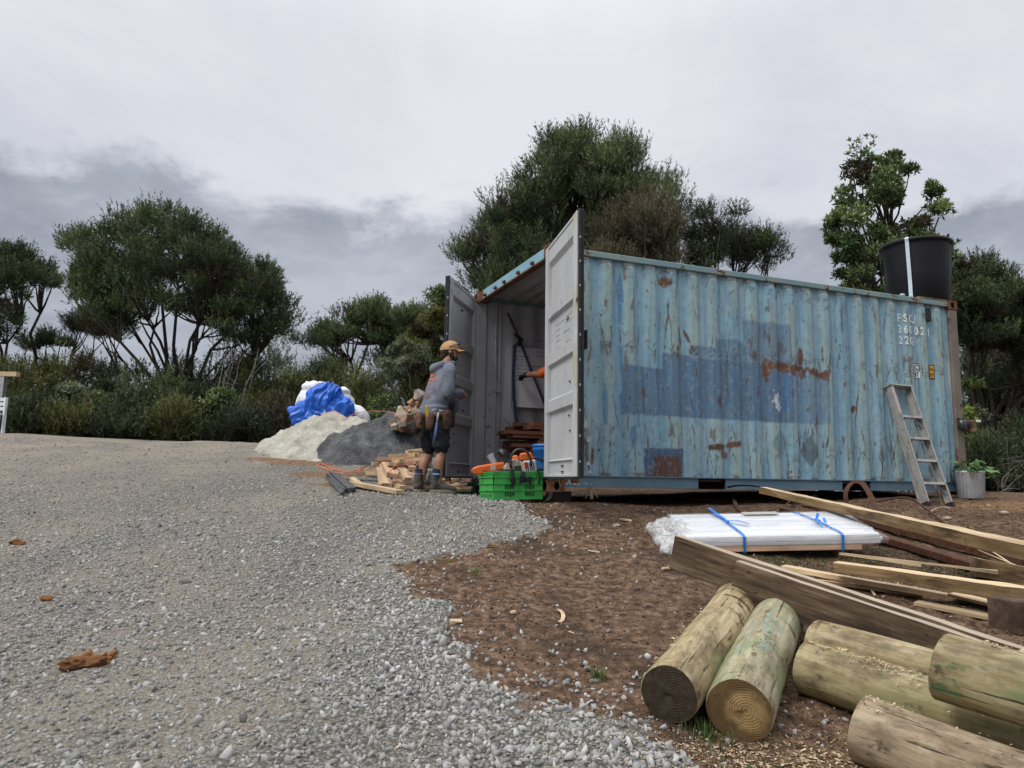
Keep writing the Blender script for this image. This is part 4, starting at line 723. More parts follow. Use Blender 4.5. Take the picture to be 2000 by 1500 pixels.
# ------------------------------------------------------------------ rusty steel bands and bars
def ribbon(name, label, cat, pts, wd, th, m, wdir=(0, 0, 1), group=None, sub=8, parent=None, smooth=True):
    P_ = np.array(pts, float); n = (len(P_)-1)*sub+1; tt = np.linspace(0, len(P_)-1, n); Q = np.zeros((n, 3))
    for i, t in enumerate(tt):
        k = min(int(t), len(P_)-2); f = t-k; p_ = [P_[max(k-1, 0)], P_[k], P_[k+1], P_[min(k+2, len(P_)-1)]]; Q[i] = .5*((2*p_[1])+(-p_[0]+p_[2])*f+(2*p_[0]-5*p_[1]+4*p_[2]-p_[3])*f*f+(-p_[0]+3*p_[1]-3*p_[2]+p_[3])*f**3)
    o = obj(name, MB().tube(Q, np.tile([wd/2, th/2], (n, 1)), 4 if th < .02 else 8, up=wdir), m, parent, False); return tag(o, label, cat, group)
def tubepath(name, label, cat, pts, r, m, group=None, sub=6, sides=7, parent=None):
    P_ = np.array(pts, float); n = (len(P_)-1)*sub+1; tt = np.linspace(0, len(P_)-1, n); Q = np.zeros((n, 3))
    for i, t in enumerate(tt):
        k = min(int(t), len(P_)-2); f = t-k; p_ = [P_[max(k-1, 0)], P_[k], P_[k+1], P_[min(k+2, len(P_)-1)]]; Q[i] = .5*((2*p_[1])+(-p_[0]+p_[2])*f+(2*p_[0]-5*p_[1]+4*p_[2]-p_[3])*f*f+(-p_[0]+3*p_[1]-3*p_[2]+p_[3])*f**3)
    o = obj(name, MB().tube(Q, r, sides), m, parent, True); return tag(o, label, cat, group)
M_rband = steel('brown_rust_band', (.065, .028, .018), (.10, .045, .026), (.07, .028, .014), .7, .85)
gr = 'rusty steel strips heaped in front of the container'
ribbon('steel_strip', 'red brown rusty strip arching up against the container base', 'steel strip', [at(1654, 990, 8.0), at(1652, 960, 8.05), at(1666, 942, 8.1), at(1684, 944, 8.0), at(1702, 972, 7.6), at(1714, 1012, 7.0)], .055, .006, M_rband, (.6, .5, .3), gr)
ribbon('steel_strip', 'dark rusty strip curling out of the left forklift pocket', 'steel strip', [at(1420, 952, 7.9), at(1450, 948, 7.8), at(1500, 955, 7.5), at(1560, 985, 7.0), at(1640, 1010, 6.6)], .05, .008, M_rband, (.2, .3, 1), gr)
ribbon('steel_strip', 'long dark bar bending across the mud below the ladder', 'steel strip', [G2(1700, 985)+[0, 0, .05], G2(1770, 985)+[0, 0, .1], G2(1810, 1000)+[0, 0, .06], G2(1850, 1025)+[0, 0, .02]], .025, .025, M_rband, (0, 0, 1), gr)
for i, (a, b, l) in enumerate((((1530, 1000), (1990, 1135), 'longest rusty steel bar lying under the sloping board'), ((1600, 1000), (2005, 1105), 'second rusty bar beside the longest one under the sloping board'), ((1570, 985), (1760, 1020), 'short rusty angle bar behind the white bundle'), ((1690, 1045), (1960, 1130), 'rusty flat bar right of the white bundle'))):
    A = G2(*a)+[0, 0, .05]; B = G2(*b)+[0, 0, .05]; plank('steel_bar', l, 'steel bar', A, B, .10, .05, [M_rband], gr, rough=.006, seed=30+i, n=24)
ribbon('steel_strip', 'bent rusty hoop lying flat left of the sloping board', 'steel strip', [G2(1430, 975)+[0, 0, .05], G2(1450, 1000)+[0, 0, .03], G2(1500, 1000)+[0, 0, .03], G2(1545, 985)+[0, 0, .08], G2(1530, 975)+[0, 0, .1]], .045, .006, M_rband, (.3, .2, 1), gr)
# ------------------------------------------------------------------ wrapped white bundle
BU = [at(1345, 1050, 5.72), at(1728, 1043, 5.75), at(1691, 1005, 6.42), at(1290, 1010, 6.30)]
bx = (BU[1]-BU[0]); bl = np.linalg.norm(bx); bx /= bl; byv = BU[3]-BU[0]; byv -= bx*(byv@bx); bw = .66; byv /= np.linalg.norm(byv); bzv = np.cross(bx, byv); RB = np.c_[bx, byv, bzv]
BN = thing('wrapped_bundle', 'bundle of white weatherboards wrapped in clear plastic on timber bearers', 'bundle'); setm(BN, RB, BU[0]-bzv*.075)
M_wb = mat('white_primed_board', [(.66, .67, .69), (.76, .765, .78)], 6, 4, .4, .05, sc=(.1, 1, 1)); t = NT('clear_wrap_plastic'); n_ = t.noise(t.co('Object', (.35, 1, 1)), 9, 4, .55); t.b.inputs['Alpha'].default_value = 1; t.put(t.b.inputs['Alpha'], t.rng(n_, .35, .7, .18, .5)); M_wrap = t.done((.72, .74, .76), .18, t.bump(n_, .35, .01), 0, .5)
k = 0
for row in range(3):
    for j in range(5):
        y0 = .005+j*.130; yo = rng.uniform(-.01, .01); xo = rng.uniform(-.015, .015); b = MB().span((.0+xo, y0, row*.0255), (bl-.02+xo, y0+.126, row*.0255+.024)); 
        if row == 2: b.span((.0+xo, y0+.02, .0755), (bl-.02+xo, y0+.045, .079))
        obj('weatherboard', b, M_wb, BN, bevel=.003)
xs_ = np.linspace(-.02, bl+.03, 50); prof = np.array([(-.006, -.002), (-.012, .03), (-.006, .074), (.10, .082), (.22, .081), (.36, .083), (.50, .081), (.655, .080), (.664, .04), (.66, -.002)]); V = np.zeros((50, len(prof), 3)); V[..., 0] = xs_[:, None]; V[..., 1:] = prof; V[..., 2] += (fbm(V*[2, 9, 20], 5, 3)-.3)*.008; V[..., 1] += (fbm(V*[6, 3, 30], 6, 3)-.5)*.006
pin = np.clip((xs_-(bl-.10))/.13, 0, 1); V[..., 2] = V[..., 2]*(1-pin[:, None]*.55)+.015*pin[:, None]; b = MB().grid(V); obj('wrap', b, M_wrap, BN, True)
b = MB(); b.ell((-.05, .32, .035), (.16, .33, .055), 20); b.ell((-.12, .16, .02), (.12, .20, .05), 16); b.ell((-.10, -.02, -.015), (.14, .07, .04), 14); b.ell((-.15, .40, .015), (.09, .14, .045), 14)
t = NT('crumpled_wrap_plastic'); n_ = t.noise(t.co('Object'), 18, 6, .65); t.put(t.b.inputs['Alpha'], t.rng(n_, .35, .65, .22, .75)); M_wrap2 = t.done((.60, .60, .585), .22, t.bump(n_, .8, .008), 0, .5)
fuse('wrap_bunch', b, M_wrap2, .012, 1, BN, lambda c: (np.abs(fbm(c*7, 3, 2)-.5)*-.14+.026)+(np.abs(vn(c*[30, 16, 30], 8)-.5)*-.035))
M_bstr = mat('blue_strapping', [(.015, .16, .55), (.03, .24, .68)], 12, 3, .4, .05)
def strap_over(x, sk, label, tails):
    pts = [(x+sk, .664, -.04), (x+sk, .672, .03), (x+sk, .655, .089), (x+sk*.6, .45, .093), (x+sk*.25, .22, .092), (x, .03, .090), (x, -.016, .078), (x, -.022, .02), (x+.005, -.018, -.05), (x+.005, .03, -.07)]
    b = MB(); Q = np.array(pts); fine = np.array([[np.interp(s, range(len(Q)), Q[:, k]) for k in range(3)] for s in np.linspace(0, len(Q)-1, 40)]); b.tube(fine, np.tile([.011, .0012], (40, 1)), 4, up=(0, -1, .001) if 0 else (1, 0, 0))
    # widths must lie along x
    b = MB(); n = len(fine); A_ = fine-[.011, 0, 0]; B_ = fine+[.011, 0, 0]; b.add(np.r_[A_, B_], [(i, i+1, n+i+1, n+i) for i in range(n-1)])
    for tt in tails:
        T = np.array(tt, float); d = np.gradient(T, axis=0); s = np.cross(d, (0, 0, 1)); s /= np.linalg.norm(s, axis=1)[:, None]+1e-9; b.add(np.r_[T-s*.012, T+s*.012], [(i, i+1, len(T)+i+1, len(T)+i) for i in range(len(T)-1)])
    b.box((x+sk*.4, .32, .10), (.03, .035, .018), jit=.004)
    o = obj('strap', b, M_bstr, BN); o['label'] = label
strap_over(.43, -.06, 'blue strap with two long loose tails', [((.41, .40, .10), (.37, .52, .12), (.335, .62, .14)), ((.41, .36, .10), (.48, .30, .115), (.56, .25, .10))])
strap_over(1.20, -.12, 'blue strap with a knotted bow', [((1.13, .32, .10), (1.16, .36, .15), (1.14, .30, .16), (1.12, .28, .11)), ((1.13, .30, .11), (1.10, .24, .135), (1.12, .17, .10)), ((1.13, .33, .11), (1.17, .26, .14), (1.15, .18, .12))])
obj('paper_label', MB().span((.62, .55, .0925), (.92, .63, .094)), mat('grey_paper', [(.33, .31, .28), (.42, .40, .37)], 30), BN)
for i, (y, l) in enumerate(((.03, 'front timber bearer under the white bundle'), (.58, 'rear timber bearer under the white bundle'))):
    A = BU[0]+bx*.20+byv*y-bzv*.105; B = BU[0]+bx*1.36+byv*y-bzv*.105; plank('bearer_batten', l, 'bearer', A, B, .07, .04, [W_pink], 'bearers under the white bundle', rough=.002)
for i, x in enumerate((.43, 1.22)):
    p = BU[0]+bx*x+byv*.06-bzv*.15; h = max(.04, p[2]+.02-gm(p[0], p[1])+.02); o = obj('packer_block', MB().box((0, 0, 0), (.08, .09, h)), W_slab, None, bevel=.004); o.location = (p[0], p[1], gm(p[0], p[1])+h/2-.02); tag(o, ('wooden packer under the left end of the white bundle', 'wooden packer under the right end of the white bundle')[i], 'packer', 'packers under the white bundle')
# ------------------------------------------------------------------ step ladder
M_alu = mat('dull_ladder_aluminium', [(.32, .31, .285), (.45, .44, .41)], 9, 6, .45, .12, metal=.35, dirt=(.20, .175, .14), dirt_amt=.5, dscale=14)
fl, fr_ = G2(1797, 985), G2(1851, 993); wl = np.array([_c, _s, 0]); top = cw(4.86, -.03, 1.36); base = (fl+fr_)/2; base = cw(4.84, -.50, 0); base[2] = gm(base[0], base[1])
lz = top-base; LH = np.linalg.norm(lz); lz /= LH; lxv = wl-lz*(wl@lz); lxv /= np.linalg.norm(lxv); RL = np.c_[lxv, np.cross(lz, lxv), lz]
LD = thing('step_ladder', 'worn aluminium step ladder leaning folded against the blue container', 'ladder'); setm(LD, RL, base)
def lw(z): return .205-.03*z/LH      # half width tapers upward
for sgn in (-1, 1):
    b = MB()
    for y0, y1, xo in ((-.045, .045, .0), (-.045, -.040, .022), (.040, .045, .022)):
        V = []
        for z in (0, LH-.02):
            x = sgn*lw(z); xi = x-sgn*.0032 if xo == 0 else x-sgn*xo; xa, xb = min(x, xi), max(x, xi); V += [(xa, y0, z), (xb, y0, z), (xb, y1, z), (xa, y1, z)]
        b.add(V, [(3, 2, 1, 0), (4, 5, 6, 7), (0, 1, 5, 4), (1, 2, 6, 5), (2, 3, 7, 6), (3, 0, 4, 7)])
    st_ = obj('stile', b, M_alu, LD); obj('foot', MB().box((sgn*(lw(0)-.01), 0, .012), (.04, .096, .05)), M_black, LD)
    for z in (.30, .58, .86, 1.14, .42): obj('rivet', MB().tube([(sgn*(lw(z)+.001), 0, z), (sgn*(lw(z)+.006), 0, z)], [.009, .007], 6), M_galv, st_)
    b = MB(); b.tube([(sgn*(lw(0)-.03), .09, .02), (sgn*(lw(LH)-.02), .055, LH-.06)], np.tile([.012, .02], (2, 1)), 4); obj('rear_leg', b, M_alu, LD)
for i in range(4):
    z = .28+i*.285; obj('step', MB().span((-lw(z)+.004, -.042, z-.012), (lw(z)-.004, .05, z-.004)).span((-lw(z)+.004, -.045, z-.034), (lw(z)-.004, -.042, z-.004)), M_alu, LD)
    if i in (0, 3):
        for sgn in (-1, 1): obj('brace', MB().tube([(sgn*(lw(z)-.11), 0, z-.012), (sgn*(lw(z-.13)-.012), 0, z-.14)], [.006, .006], 5), M_galv, LD)
obj('top_cap', MB().box((0, .01, LH-.005), (2*lw(LH)+.03, .12, .022)), M_alu, LD, bevel=.004)
for z in (.30, .75): obj('rear_bar', MB().tube([(-lw(z)+.03, .085-.03*z, z+.1), (lw(z)-.03, .085-.03*z, z+.1)], .009, 6), M_alu, LD)
b = MB(); b.span((-lw(LH-.1)-.0035, -.03, LH-.36), (-lw(LH-.1)-.0022, .03, LH-.06)); sl = obj('warning_label', MB().span((-lw(LH-.30)-.004, -.028, LH-.38), (-lw(LH-.30)-.0025+.012, -.0455, LH-.06)), mat('faded_pink_label', [(.42, .30, .31), (.55, .42, .42)], 30), LD)
b = MB(); pen_lines(b, (-lw(LH-.1)-.001, -.0462, 0), (0, 0, -1), (1, 0, 0), [(-LH+.07, .0, .28)], .2, .012, (0, -1, 0), .003, 15); obj('label_print', b, mat('dull_red_print', [(.25, .06, .07)], 5), LD)
obj('label_plate', MB().span((-lw(LH-.2)+.002, -.0458, LH-.36), (-lw(LH-.2)+.020, -.0452, LH-.06)), mat('faded_label', [(.5, .40, .40), (.6, .5, .5)], 30), LD)
tubepath('twig', 'pale bent stick lying by the right foot of the ladder', 'stick', [G2(1815, 1000)+[0, 0, .02], G2(1828, 994)+[0, 0, .03], G2(1845, 992)+[0, 0, .03], G2(1856, 993)+[0, 0, .03]], .009, W_top)
# ------------------------------------------------------------------ tub on the roof
M_tub = mat('black_polythene', [(.008, .008, .010), (.013, .013, .016)], 4, 5, .5, .08, spec=.22, dirt=(.014, .014, .016), dirt_amt=.15, dscale=10)
tp = at(1794, 578, 10.45); tp = np.array([tp[0], tp[1], CO[2]+2.612]); TB = thing('plastic_tub', 'large black round plastic tub strapped on top of the container', 'tub', tp)
r0, r1, hh = .385, .445, .90; obj('shell', MB().lathe([(r0-.02, 0), (r0, .015), (r0+(r1-r0)*.5, hh*.5), (r1-.006, hh-.03)], 48, cap=False).lathe([(r0-.02, .001), (r0-.03, .03), (r1-.03, hh-.01)], 48, cap=True), M_tub, TB, True)
obj('rim', MB().lathe([(r1-.012, hh-.045), (r1+.022, hh-.04), (r1+.030, hh-.015), (r1+.018, hh+.004), (r1-.02, hh+.004), (r1-.028, hh-.02), (r1-.012, hh-.045)], 48, cap=False), M_tub, TB, True)
an = math.atan2(-tp[1], -tp[0]-.0)-.22
M_strap = mat('pale_blue_webbing', [(.45, .55, .62), (.60, .68, .72)], 40, 3, .7, .1)
def strap_line(a): 
    d = np.array([math.cos(a), math.sin(a), 0]); s = np.array([-d[1], d[0], 0]); P_ = [d*(r1-.3)+[0, 0, hh+.012], d*(r1+.01)+[0, 0, hh+.012], d*(r1+.038)+[0, 0, hh-.015], d*(r1+.02)+[0, 0, hh-.06], d*(r0+.035)+[0, 0, .30], d*(r0+.03)+[0, 0, .03]]; P_ = np.array(P_); n = len(P_)
    return P_, s
M_stp = MB()
for a, wd in ((an, .024), (an-1.32, .022)):
    P_, s = strap_line(a); n = len(P_); M_stp.add(np.r_[P_-s*wd, P_+s*wd], [(i, i+1, n+i+1, n+i) for i in range(n-1)]); M_stp.add(np.r_[P_-s*wd, P_+s*wd]+np.r_[P_, P_]*[.004, .004, 0], [(i, i+1, n+i+1, n+i) for i in range(n-1)])
o = obj('tie_down_strap', M_stp, M_strap, None); o.location = tp; tag(o, 'pale blue webbing strap running down over the black tub', 'strap')
d_ = np.array([math.cos(an), math.sin(an), 0]); hk = tp+d_*(r0+.04)+[0, 0, .02]; o = obj('strap_hook', MB().tube([hk-tp+[0, 0, .06], hk-tp+[.02, 0, .02], hk-tp+[.01, -.01, -.03]], .012, 6).box(hk-tp+[-.01, 0, .0], (.05, .03, .03)), M_galv, None); o.location = tp; tag(o, 'small steel strap hook on the container rail under the tub', 'hook')
p_ = cw(5.45, .10, 2.585); plank('packing_board', 'yellowed board wedged under the front of the black tub', 'board', cw(5.36, .05, 2.580), cw(5.86, .05, 2.580), .09, .025, [W_slab, W_pale], rough=.004)
plank('packing_board', 'board under the middle of the black tub, hidden on the roof', 'board', cw(5.0, .55, 2.588), cw(5.9, .55, 2.588), .10, .028, [W_slab], rough=.004) if 0 else None
o = obj('roof_stone', MB().ell((0, 0, 0), (.04, .03, .025), 8), M_galv, None); o.location = cw(5.12, .06, 2.59); tag(o, 'small pale lump on the roof rail left of the tub strap', 'stone')
# ------------------------------------------------------------------ pot and plant, lamp on the post
pp = G2(1897, 974); PT = thing('plant_pot', 'ribbed galvanised pot standing at the right corner of the container', 'plant pot', pp)
obj('shell', MB().lathe([(.135, 0), (.142, .01), (.163, .33), (.168, .345), (.160, .35), (.150, .33), (.13, .04)], 72, ribs=24, ramp=.009), mat('pale_zinc', [(.42, .435, .46), (.55, .565, .59)], 8, 5, .45, .05, metal=.35, dirt=(.25, .24, .22), dirt_amt=.25), PT, True)
obj('soil', MB().lathe([(.142, .30), (.08, .325), (.01, .33)], 24, cap=True), mat('potting_soil', [(.03, .02, .014), (.07, .05, .035)], 40), PT)
def leafmat(nm, cols, rough=.5, trans=.0, spec=.35, tv=.35):
    t = NT(nm); c = t.ramp(t.attr('tone'), cols, list(np.linspace(0, 1, len(cols)))); m = t.done(c, rough, None, 0, spec)
    if trans:
        tr_ = t.n('ShaderNodeBsdfTranslucent'); t.link(c, tr_.inputs[0]); mx_ = t.n('ShaderNodeMixShader'); mx_.inputs[0].default_value = trans; t.link(t.b.outputs[0], mx_.inputs[1]); t.link(tr_.outputs[0], mx_.inputs[2]); t.link(mx_.outputs[0], t.N['Material Output'].inputs[0])
    return m
M_lob = leafmat('fresh_green_leaf', [(.03, .075, .025), (.08, .17, .05), (.17, .29, .09)], .5, .25)
PL = thing('potted_plant', 'lobed green plant spilling over the rim of the ribbed pot', 'plant', pp+[0, 0, .32])
for i in range(34):
    a = rng.uniform(0, 6.28); a = a if rng.random() < .5 else rng.normal(-.15, .5); L_ = rng.uniform(.10, .30); h_ = rng.uniform(.02, .15); tipp = np.array([math.cos(a)*L_, math.sin(a)*L_, h_-max(0, L_-.2)*1.1]); sz = rng.uniform(.045, .085)
    n = 18; th = np.linspace(0, 6.28, n, endpoint=False); rr = sz*(.72+.28*np.cos(th*5)+.08*np.cos(th*9)); V = np.c_[rr*np.cos(th), rr*np.sin(th), .25*rr*np.sin(th*2.5)]; V = np.r_[V, [[0, 0, .012]]]@(rotz(a)@roty(rng.uniform(-.2, .7))@rotx(rng.normal(0, .35))).T+tipp
    me = raw_mesh('leaf', V, np.array([(j, (j+1) % n, n) for j in range(n)]), M_lob, {'tone': np.full(n+1, rng.random())*.8+rng.random(n+1)*.2}, True); link('leaf', me, PL)
    obj('leaf_stalk', MB().tube([(0, 0, -.02), tipp*.5+[0, 0, .03], tipp], .004, 5), mat('leaf_stalk_green', [(.08, .14, .05)], 5) if i == 0 else bpy.data.materials['leaf_stalk_green'], PL)
lp = at(1888, 834, 10.05); LM_ = thing('wall_lamp', 'black cylindrical lamp bracketed to a wooden block on the rusty corner post', 'lamp', cw(6.0, -.02, 0)*[1, 1, 0]+[0, 0, lp[2]])
obj('lamp_body', MB().tube([(-.05, -.10, -.085), (-.075, -.10, -.06), (-.085, -.10, .07)], [.02, .055, .055], 16).tube([(-.085, -.10, .07), (-.087, -.10, .085)], [.058, .05], 16), mat('gloss_black_plastic', [(.02, .02, .022), (.035, .035, .04)], 6, 3, .3, 0, spec=.5), LM_, True)
obj('bracket', MB().box((.0, -.08, 0), (.09, .04, .06)).tube([(-.05, -.1, 0), (.05, -.06, 0)], .03, 8), M_black, LM_); obj('wood_block', MB().box((.085, -.03, -.015), (.08, .09, .16)), W_slab, LM_, bevel=.004); obj('pale_clip', MB().box((.13, -.04, .05), (.14, .03, .03)), mat('pale_clip_plastic', [(.6, .6, .58)], 5), LM_)
# ------------------------------------------------------------------ timber stack, whiteboard and straps inside
def cplank(label, u0, u1, v, z, wd, th, m, grp, seed, tilt=0.):
    return plank('stacked_plank', label, 'plank', cw(u0, v, z), cw(u1, v+tilt, z), wd, th, m, grp, rough=.002, seed=seed, n=4)
k = 0; ORD = ['bottom', 'second', 'third', 'fourth', 'fifth', 'sixth', 'seventh', 'eighth', 'ninth', 'tenth', 'eleventh', 'twelfth', 'top']
r2 = np.random.default_rng(12); z = .18
for layer in range(13):
    for j in range(3):
        u0 = (.40+r2.uniform(-.06, .22)) if layer not in (2, 9, 10) else .26+r2.uniform(0, .12)
        if layer in (4, 8) and j == 0: u0 = .70
        if layer == 12 and j != 1: u0 = .62+.12*j
        lab = f"red brown plank in the {ORD[layer]} layer of the indoor stack, {('front', 'middle', 'back')[j]} row"; cplank(lab, u0, u0+3.2+r2.uniform(-.2, .3), 1.90+j*.155+r2.normal(0, .008), z+.022, .14, .044, [W_red], 'red brown planks stacked in the container', 100+k, r2.normal(0, .012)); k += 1
    z += .0465
    if layer in (3, 8, 10):
        for u in (.75, 2.6): plank('stack_spacer', f"thin spacer batten above the {ORD[layer]} layer of planks, {'near the door' if u < 1 else 'deep inside'}", 'batten', cw(u, 1.82, z+.011), cw(u, 2.3, z+.011), .04, .02, [W_red], 'spacer battens in the plank stack', n=3)
        z += .024
WBv = CW-.10; WB = thing('whiteboard', 'whiteboard covered in handwritten notes hanging on the left inside wall', 'whiteboard', cw(.535, WBv, 1.09), (0, 0, YAW))
obj('board', MB().span((0, 0, 0), (1.20, .012, .82)), mat('whiteboard_face', [(.62, .63, .66), (.70, .705, .73)], 2, 4, .35, 0, spec=.5), WB)
obj('frame', MB().span((-.012, -.006, -.012), (1.212, .014, .0)).span((-.012, -.006, .82), (1.212, .014, .832)).span((-.012, -.006, .0005), (0, .014, .8195)).span((1.20, -.006, .0005), (1.212, .014, .8195)).span((.02, -.03, -.008), (.6, -.0065, .0)), M_galv, WB)
b = MB(); pen_lines(b, (0, 0, 0), (1, 0, 0), (0, 0, 1), [(.03, .755, .16), (.34, .765, .16), (.36, .725, .18), (.34, .70, .2), (.03, .685, .22), (.03, .64, .10)]+[(.03, .56-.05*i, l) for i, l in enumerate((.42, .46, .36, .40, .30))], .2, .020, (0, -1, 0), .0055, 3); obj('handwriting', b, M_ink, WB)['kind'] = 'stuff'
def web(name, label, pts, wd, m, wdir, cat='strap'):
    P_ = np.array(pts, float); s = np.asarray(wdir, float)*wd/2; n = len(P_); b = MB().add(np.r_[P_-s, P_+s], [(i, i+1, n+i+1, n+i) for i in range(n-1)]); off = np.array([.0015, -.002, 0]); b.add(np.r_[P_-s, P_+s]+off, [(i, n+i, n+i+1, i+1) for i in range(n-1)]); return tag(obj(name, b, m), label, cat)
M_pur = mat('purple_grey_webbing', [(.06, .05, .10), (.12, .10, .18)], 30, 3, .8, .1); M_navy = mat('navy_webbing', [(.02, .035, .08), (.05, .075, .14)], 30, 3, .8, .1)
wd_ = np.array([_c, _s, 0])
web('ratchet_strap', 'purple grey strap running diagonally down across the whiteboard', [cw(.44, CW-.13, 2.36), cw(.62, CW-.15, 1.98), cw(.80, CW-.15, 1.56), cw(1.03, CW-.15, 1.06)], .045, M_pur, wd_)
web('hanging_strap', 'navy strap hanging straight down the left edge of the whiteboard', [cw(.55, CW-.14, 1.93), cw(.53, CW-.14, 1.5), cw(.545, CW-.14, 1.2), cw(.58, CW-.16, .86), cw(.585, CW-.18, .78)], .045, M_navy, wd_)
o = obj('ratchet_buckle', MB().box((0, 0, 0), (.06, .04, .11)).box((-.06, 0, .05), (.10, .03, .03)), M_black, None, bevel=.004); o.location = cw(.61, CW-.17, 1.97); o.rotation_euler = (0, .4, YAW); tag(o, 'black ratchet buckle at the top corner of the whiteboard', 'buckle')
def bucket(label, p, rt, rb, h, m, lid=True):
    o = thing('bucket', label, 'bucket', p, group=None); obj('body', MB().lathe([(rb, 0), (rb+.004, .01), (rt-.004, h*.80), (rt+.006, h*.82), (rt+.006, h*.90), (rt, h)], 28), m, o, True)
    if lid: obj('lid', MB().lathe([(rt+.010, h-.02), (rt+.012, h+.004), (rt-.01, h+.016), (.01, h+.012)], 28), m, o, True)
    return o
M_bb = mat('bright_blue_plastic', [(.01, .14, .46), (.015, .18, .55)], 5, 3, .4, .03, spec=.5); bp = cw(.26, .66, .157); bucket('bright blue lidded bucket standing just inside the container doorway', bp, .135, .115, .34, M_bb)
bucket('small red bucket behind the blue one in the container doorway', cw(.52, 1.02, .157), .14, .12, .22, mat('red_plastic', [(.42, .03, .035), (.55, .05, .05)], 5, 3, .4, .03, spec=.5), False)
# ------------------------------------------------------------------ green crate with slots
M_cr = mat('green_crate_plastic', [(.03, .30, .05), (.06, .43, .09)], 5, 4, .45, .04, spec=.45, dirt=(.06, .12, .04), dirt_amt=.25, dscale=9)
cg = G2(965, 979); CA = .42; CRl, CRw, CRh = .53, .37, .27
CR = thing('plastic_crate', 'bright green slotted plastic crate full of chainsaw gear', 'crate', cg+[0, 0, .012], (R(-1.5), R(-1), CA))
def slotted(b, org, ux, uz, n, w_, h_, slots, th=.004):
    """wall rectangle w x h with rectangular slot openings"""
    org, ux, uz, n = (np.asarray(a, float) for a in (org, ux, uz, n)); xs = sorted({0, w_}|{x for s in slots for x in (s[0], s[1])}); zs = sorted({0, h_}|{z for s in slots for z in (s[2], s[3])})
    for i in range(len(xs)-1):
        for j in range(len(zs)-1):
            cx, cz = (xs[i]+xs[i+1])/2, (zs[j]+zs[j+1])/2
            if any(s[0] < cx < s[1] and s[2] < cz < s[3] for s in slots): continue
            q = [org+ux*x+uz*z for x, z in ((xs[i], zs[j]), (xs[i+1], zs[j]), (xs[i+1], zs[j+1]), (xs[i], zs[j+1]))]; b.add(np.r_[q, [p-n*th for p in q]], [(0, 1, 2, 3), (7, 6, 5, 4)])
    for s in slots:
        q = [org+ux*x+uz*z for x, z in ((s[0], s[2]), (s[1], s[2]), (s[1], s[3]), (s[0], s[3]))]; q = np.r_[q, [p-n*th for p in q]]; b.add(q, [(0, 4, 5, 1), (1, 5, 6, 2), (2, 6, 7, 3), (3, 7, 4, 0)])
def slots(xs, z0, z1, w_=.0115): return [(x, x+w_, z0, z1) for x in xs]
lo_ = list(np.arange(.115, .225, .0185))+list(np.arange(.335, .445, .0185)); ta = .02; lean = np.array([0, -ta/CRh, 1.])
b = MB(); slotted(b, (0, 0, 0), (1, 0, 0), (0, -.05, 1), (0, -1, 0), CRl, CRh-.05, slots(lo_, .03, .075)+slots(lo_, .10, .145)+slots(lo_[6:], .165, .205)); obj('long_side', b, M_cr, CR)
b = MB(); slotted(b, (0, CRw, 0), (1, 0, 0), (0, .05, 1), (0, 1, 0), CRl, CRh-.05, slots(lo_, .03, .075)+slots(lo_, .10, .145)); obj('long_side', b, M_cr, CR)
sh_ = list(np.arange(.05, .32, .03)); 
for x, n, l in ((0, -1, -.05), (CRl, 1, .05)):
    b = MB(); slotted(b, (x, 0, 0), (0, 1, 0), (l, 0, 1), (n, 0, 0), CRw, CRh-.05, slots(sh_, .025, .055, .014)+[(.15, .16, .12, .17)]); obj('short_side', b, M_cr, CR)
obj('base', MB().span((.005, .005, .0), (CRl-.005, CRw-.005, .006)), M_cr, CR)
x0, x1, y0, y1, z0 = -.022, CRl+.022, -.022, CRw+.022, CRh-.05; b = MB()
for zz_, hh_ in ((z0, .008), (z0+.028, .008), (z0+.046, .012)):
    b.span((x0, y0, zz_), (x1, y0+.014, zz_+hh_)).span((x0, y1-.014, zz_), (x1, y1, zz_+hh_)).span((x0, y0+.0145, zz_), (x0+.014, y1-.0145, zz_+hh_)).span((x1-.014, y0+.0145, zz_), (x1, y1-.0145, zz_+hh_))
for x in np.linspace(x0+.003, x1-.007, 9): b.span((x, y0+.002, z0+.0085), (x+.004, y0+.012, z0+.0455))
b.span((.0, y0+.008, z0+.002), (CRl, y0+.012, z0+.046)).span((x0+.008, .0, z0+.002), (x0+.012, CRw, z0+.046)).span((.0, y1-.012, z0+.002), (CRl, y1-.008, z0+.046)).span((x1-.012, 0, z0+.002), (x1-.008, CRw, z0+.046)); obj('rim', b, M_cr, CR)
for z in (.088, .155): obj('rib', MB().span((-.0, -.012-z*.05, z), (CRl, -.001-z*.05, z+.006)).span((-.012-z*.05, 0, z), (-.001-z*.05, CRw, z+.006)), M_cr, CR)
cM = Matrix.Translation(Vector(cg+[0, 0, .012])) @ Matrix.Rotation(CA, 4, 'Z')
def cl(x, y, z): return np.array((cM @ Vector((x, y, z)))[:])
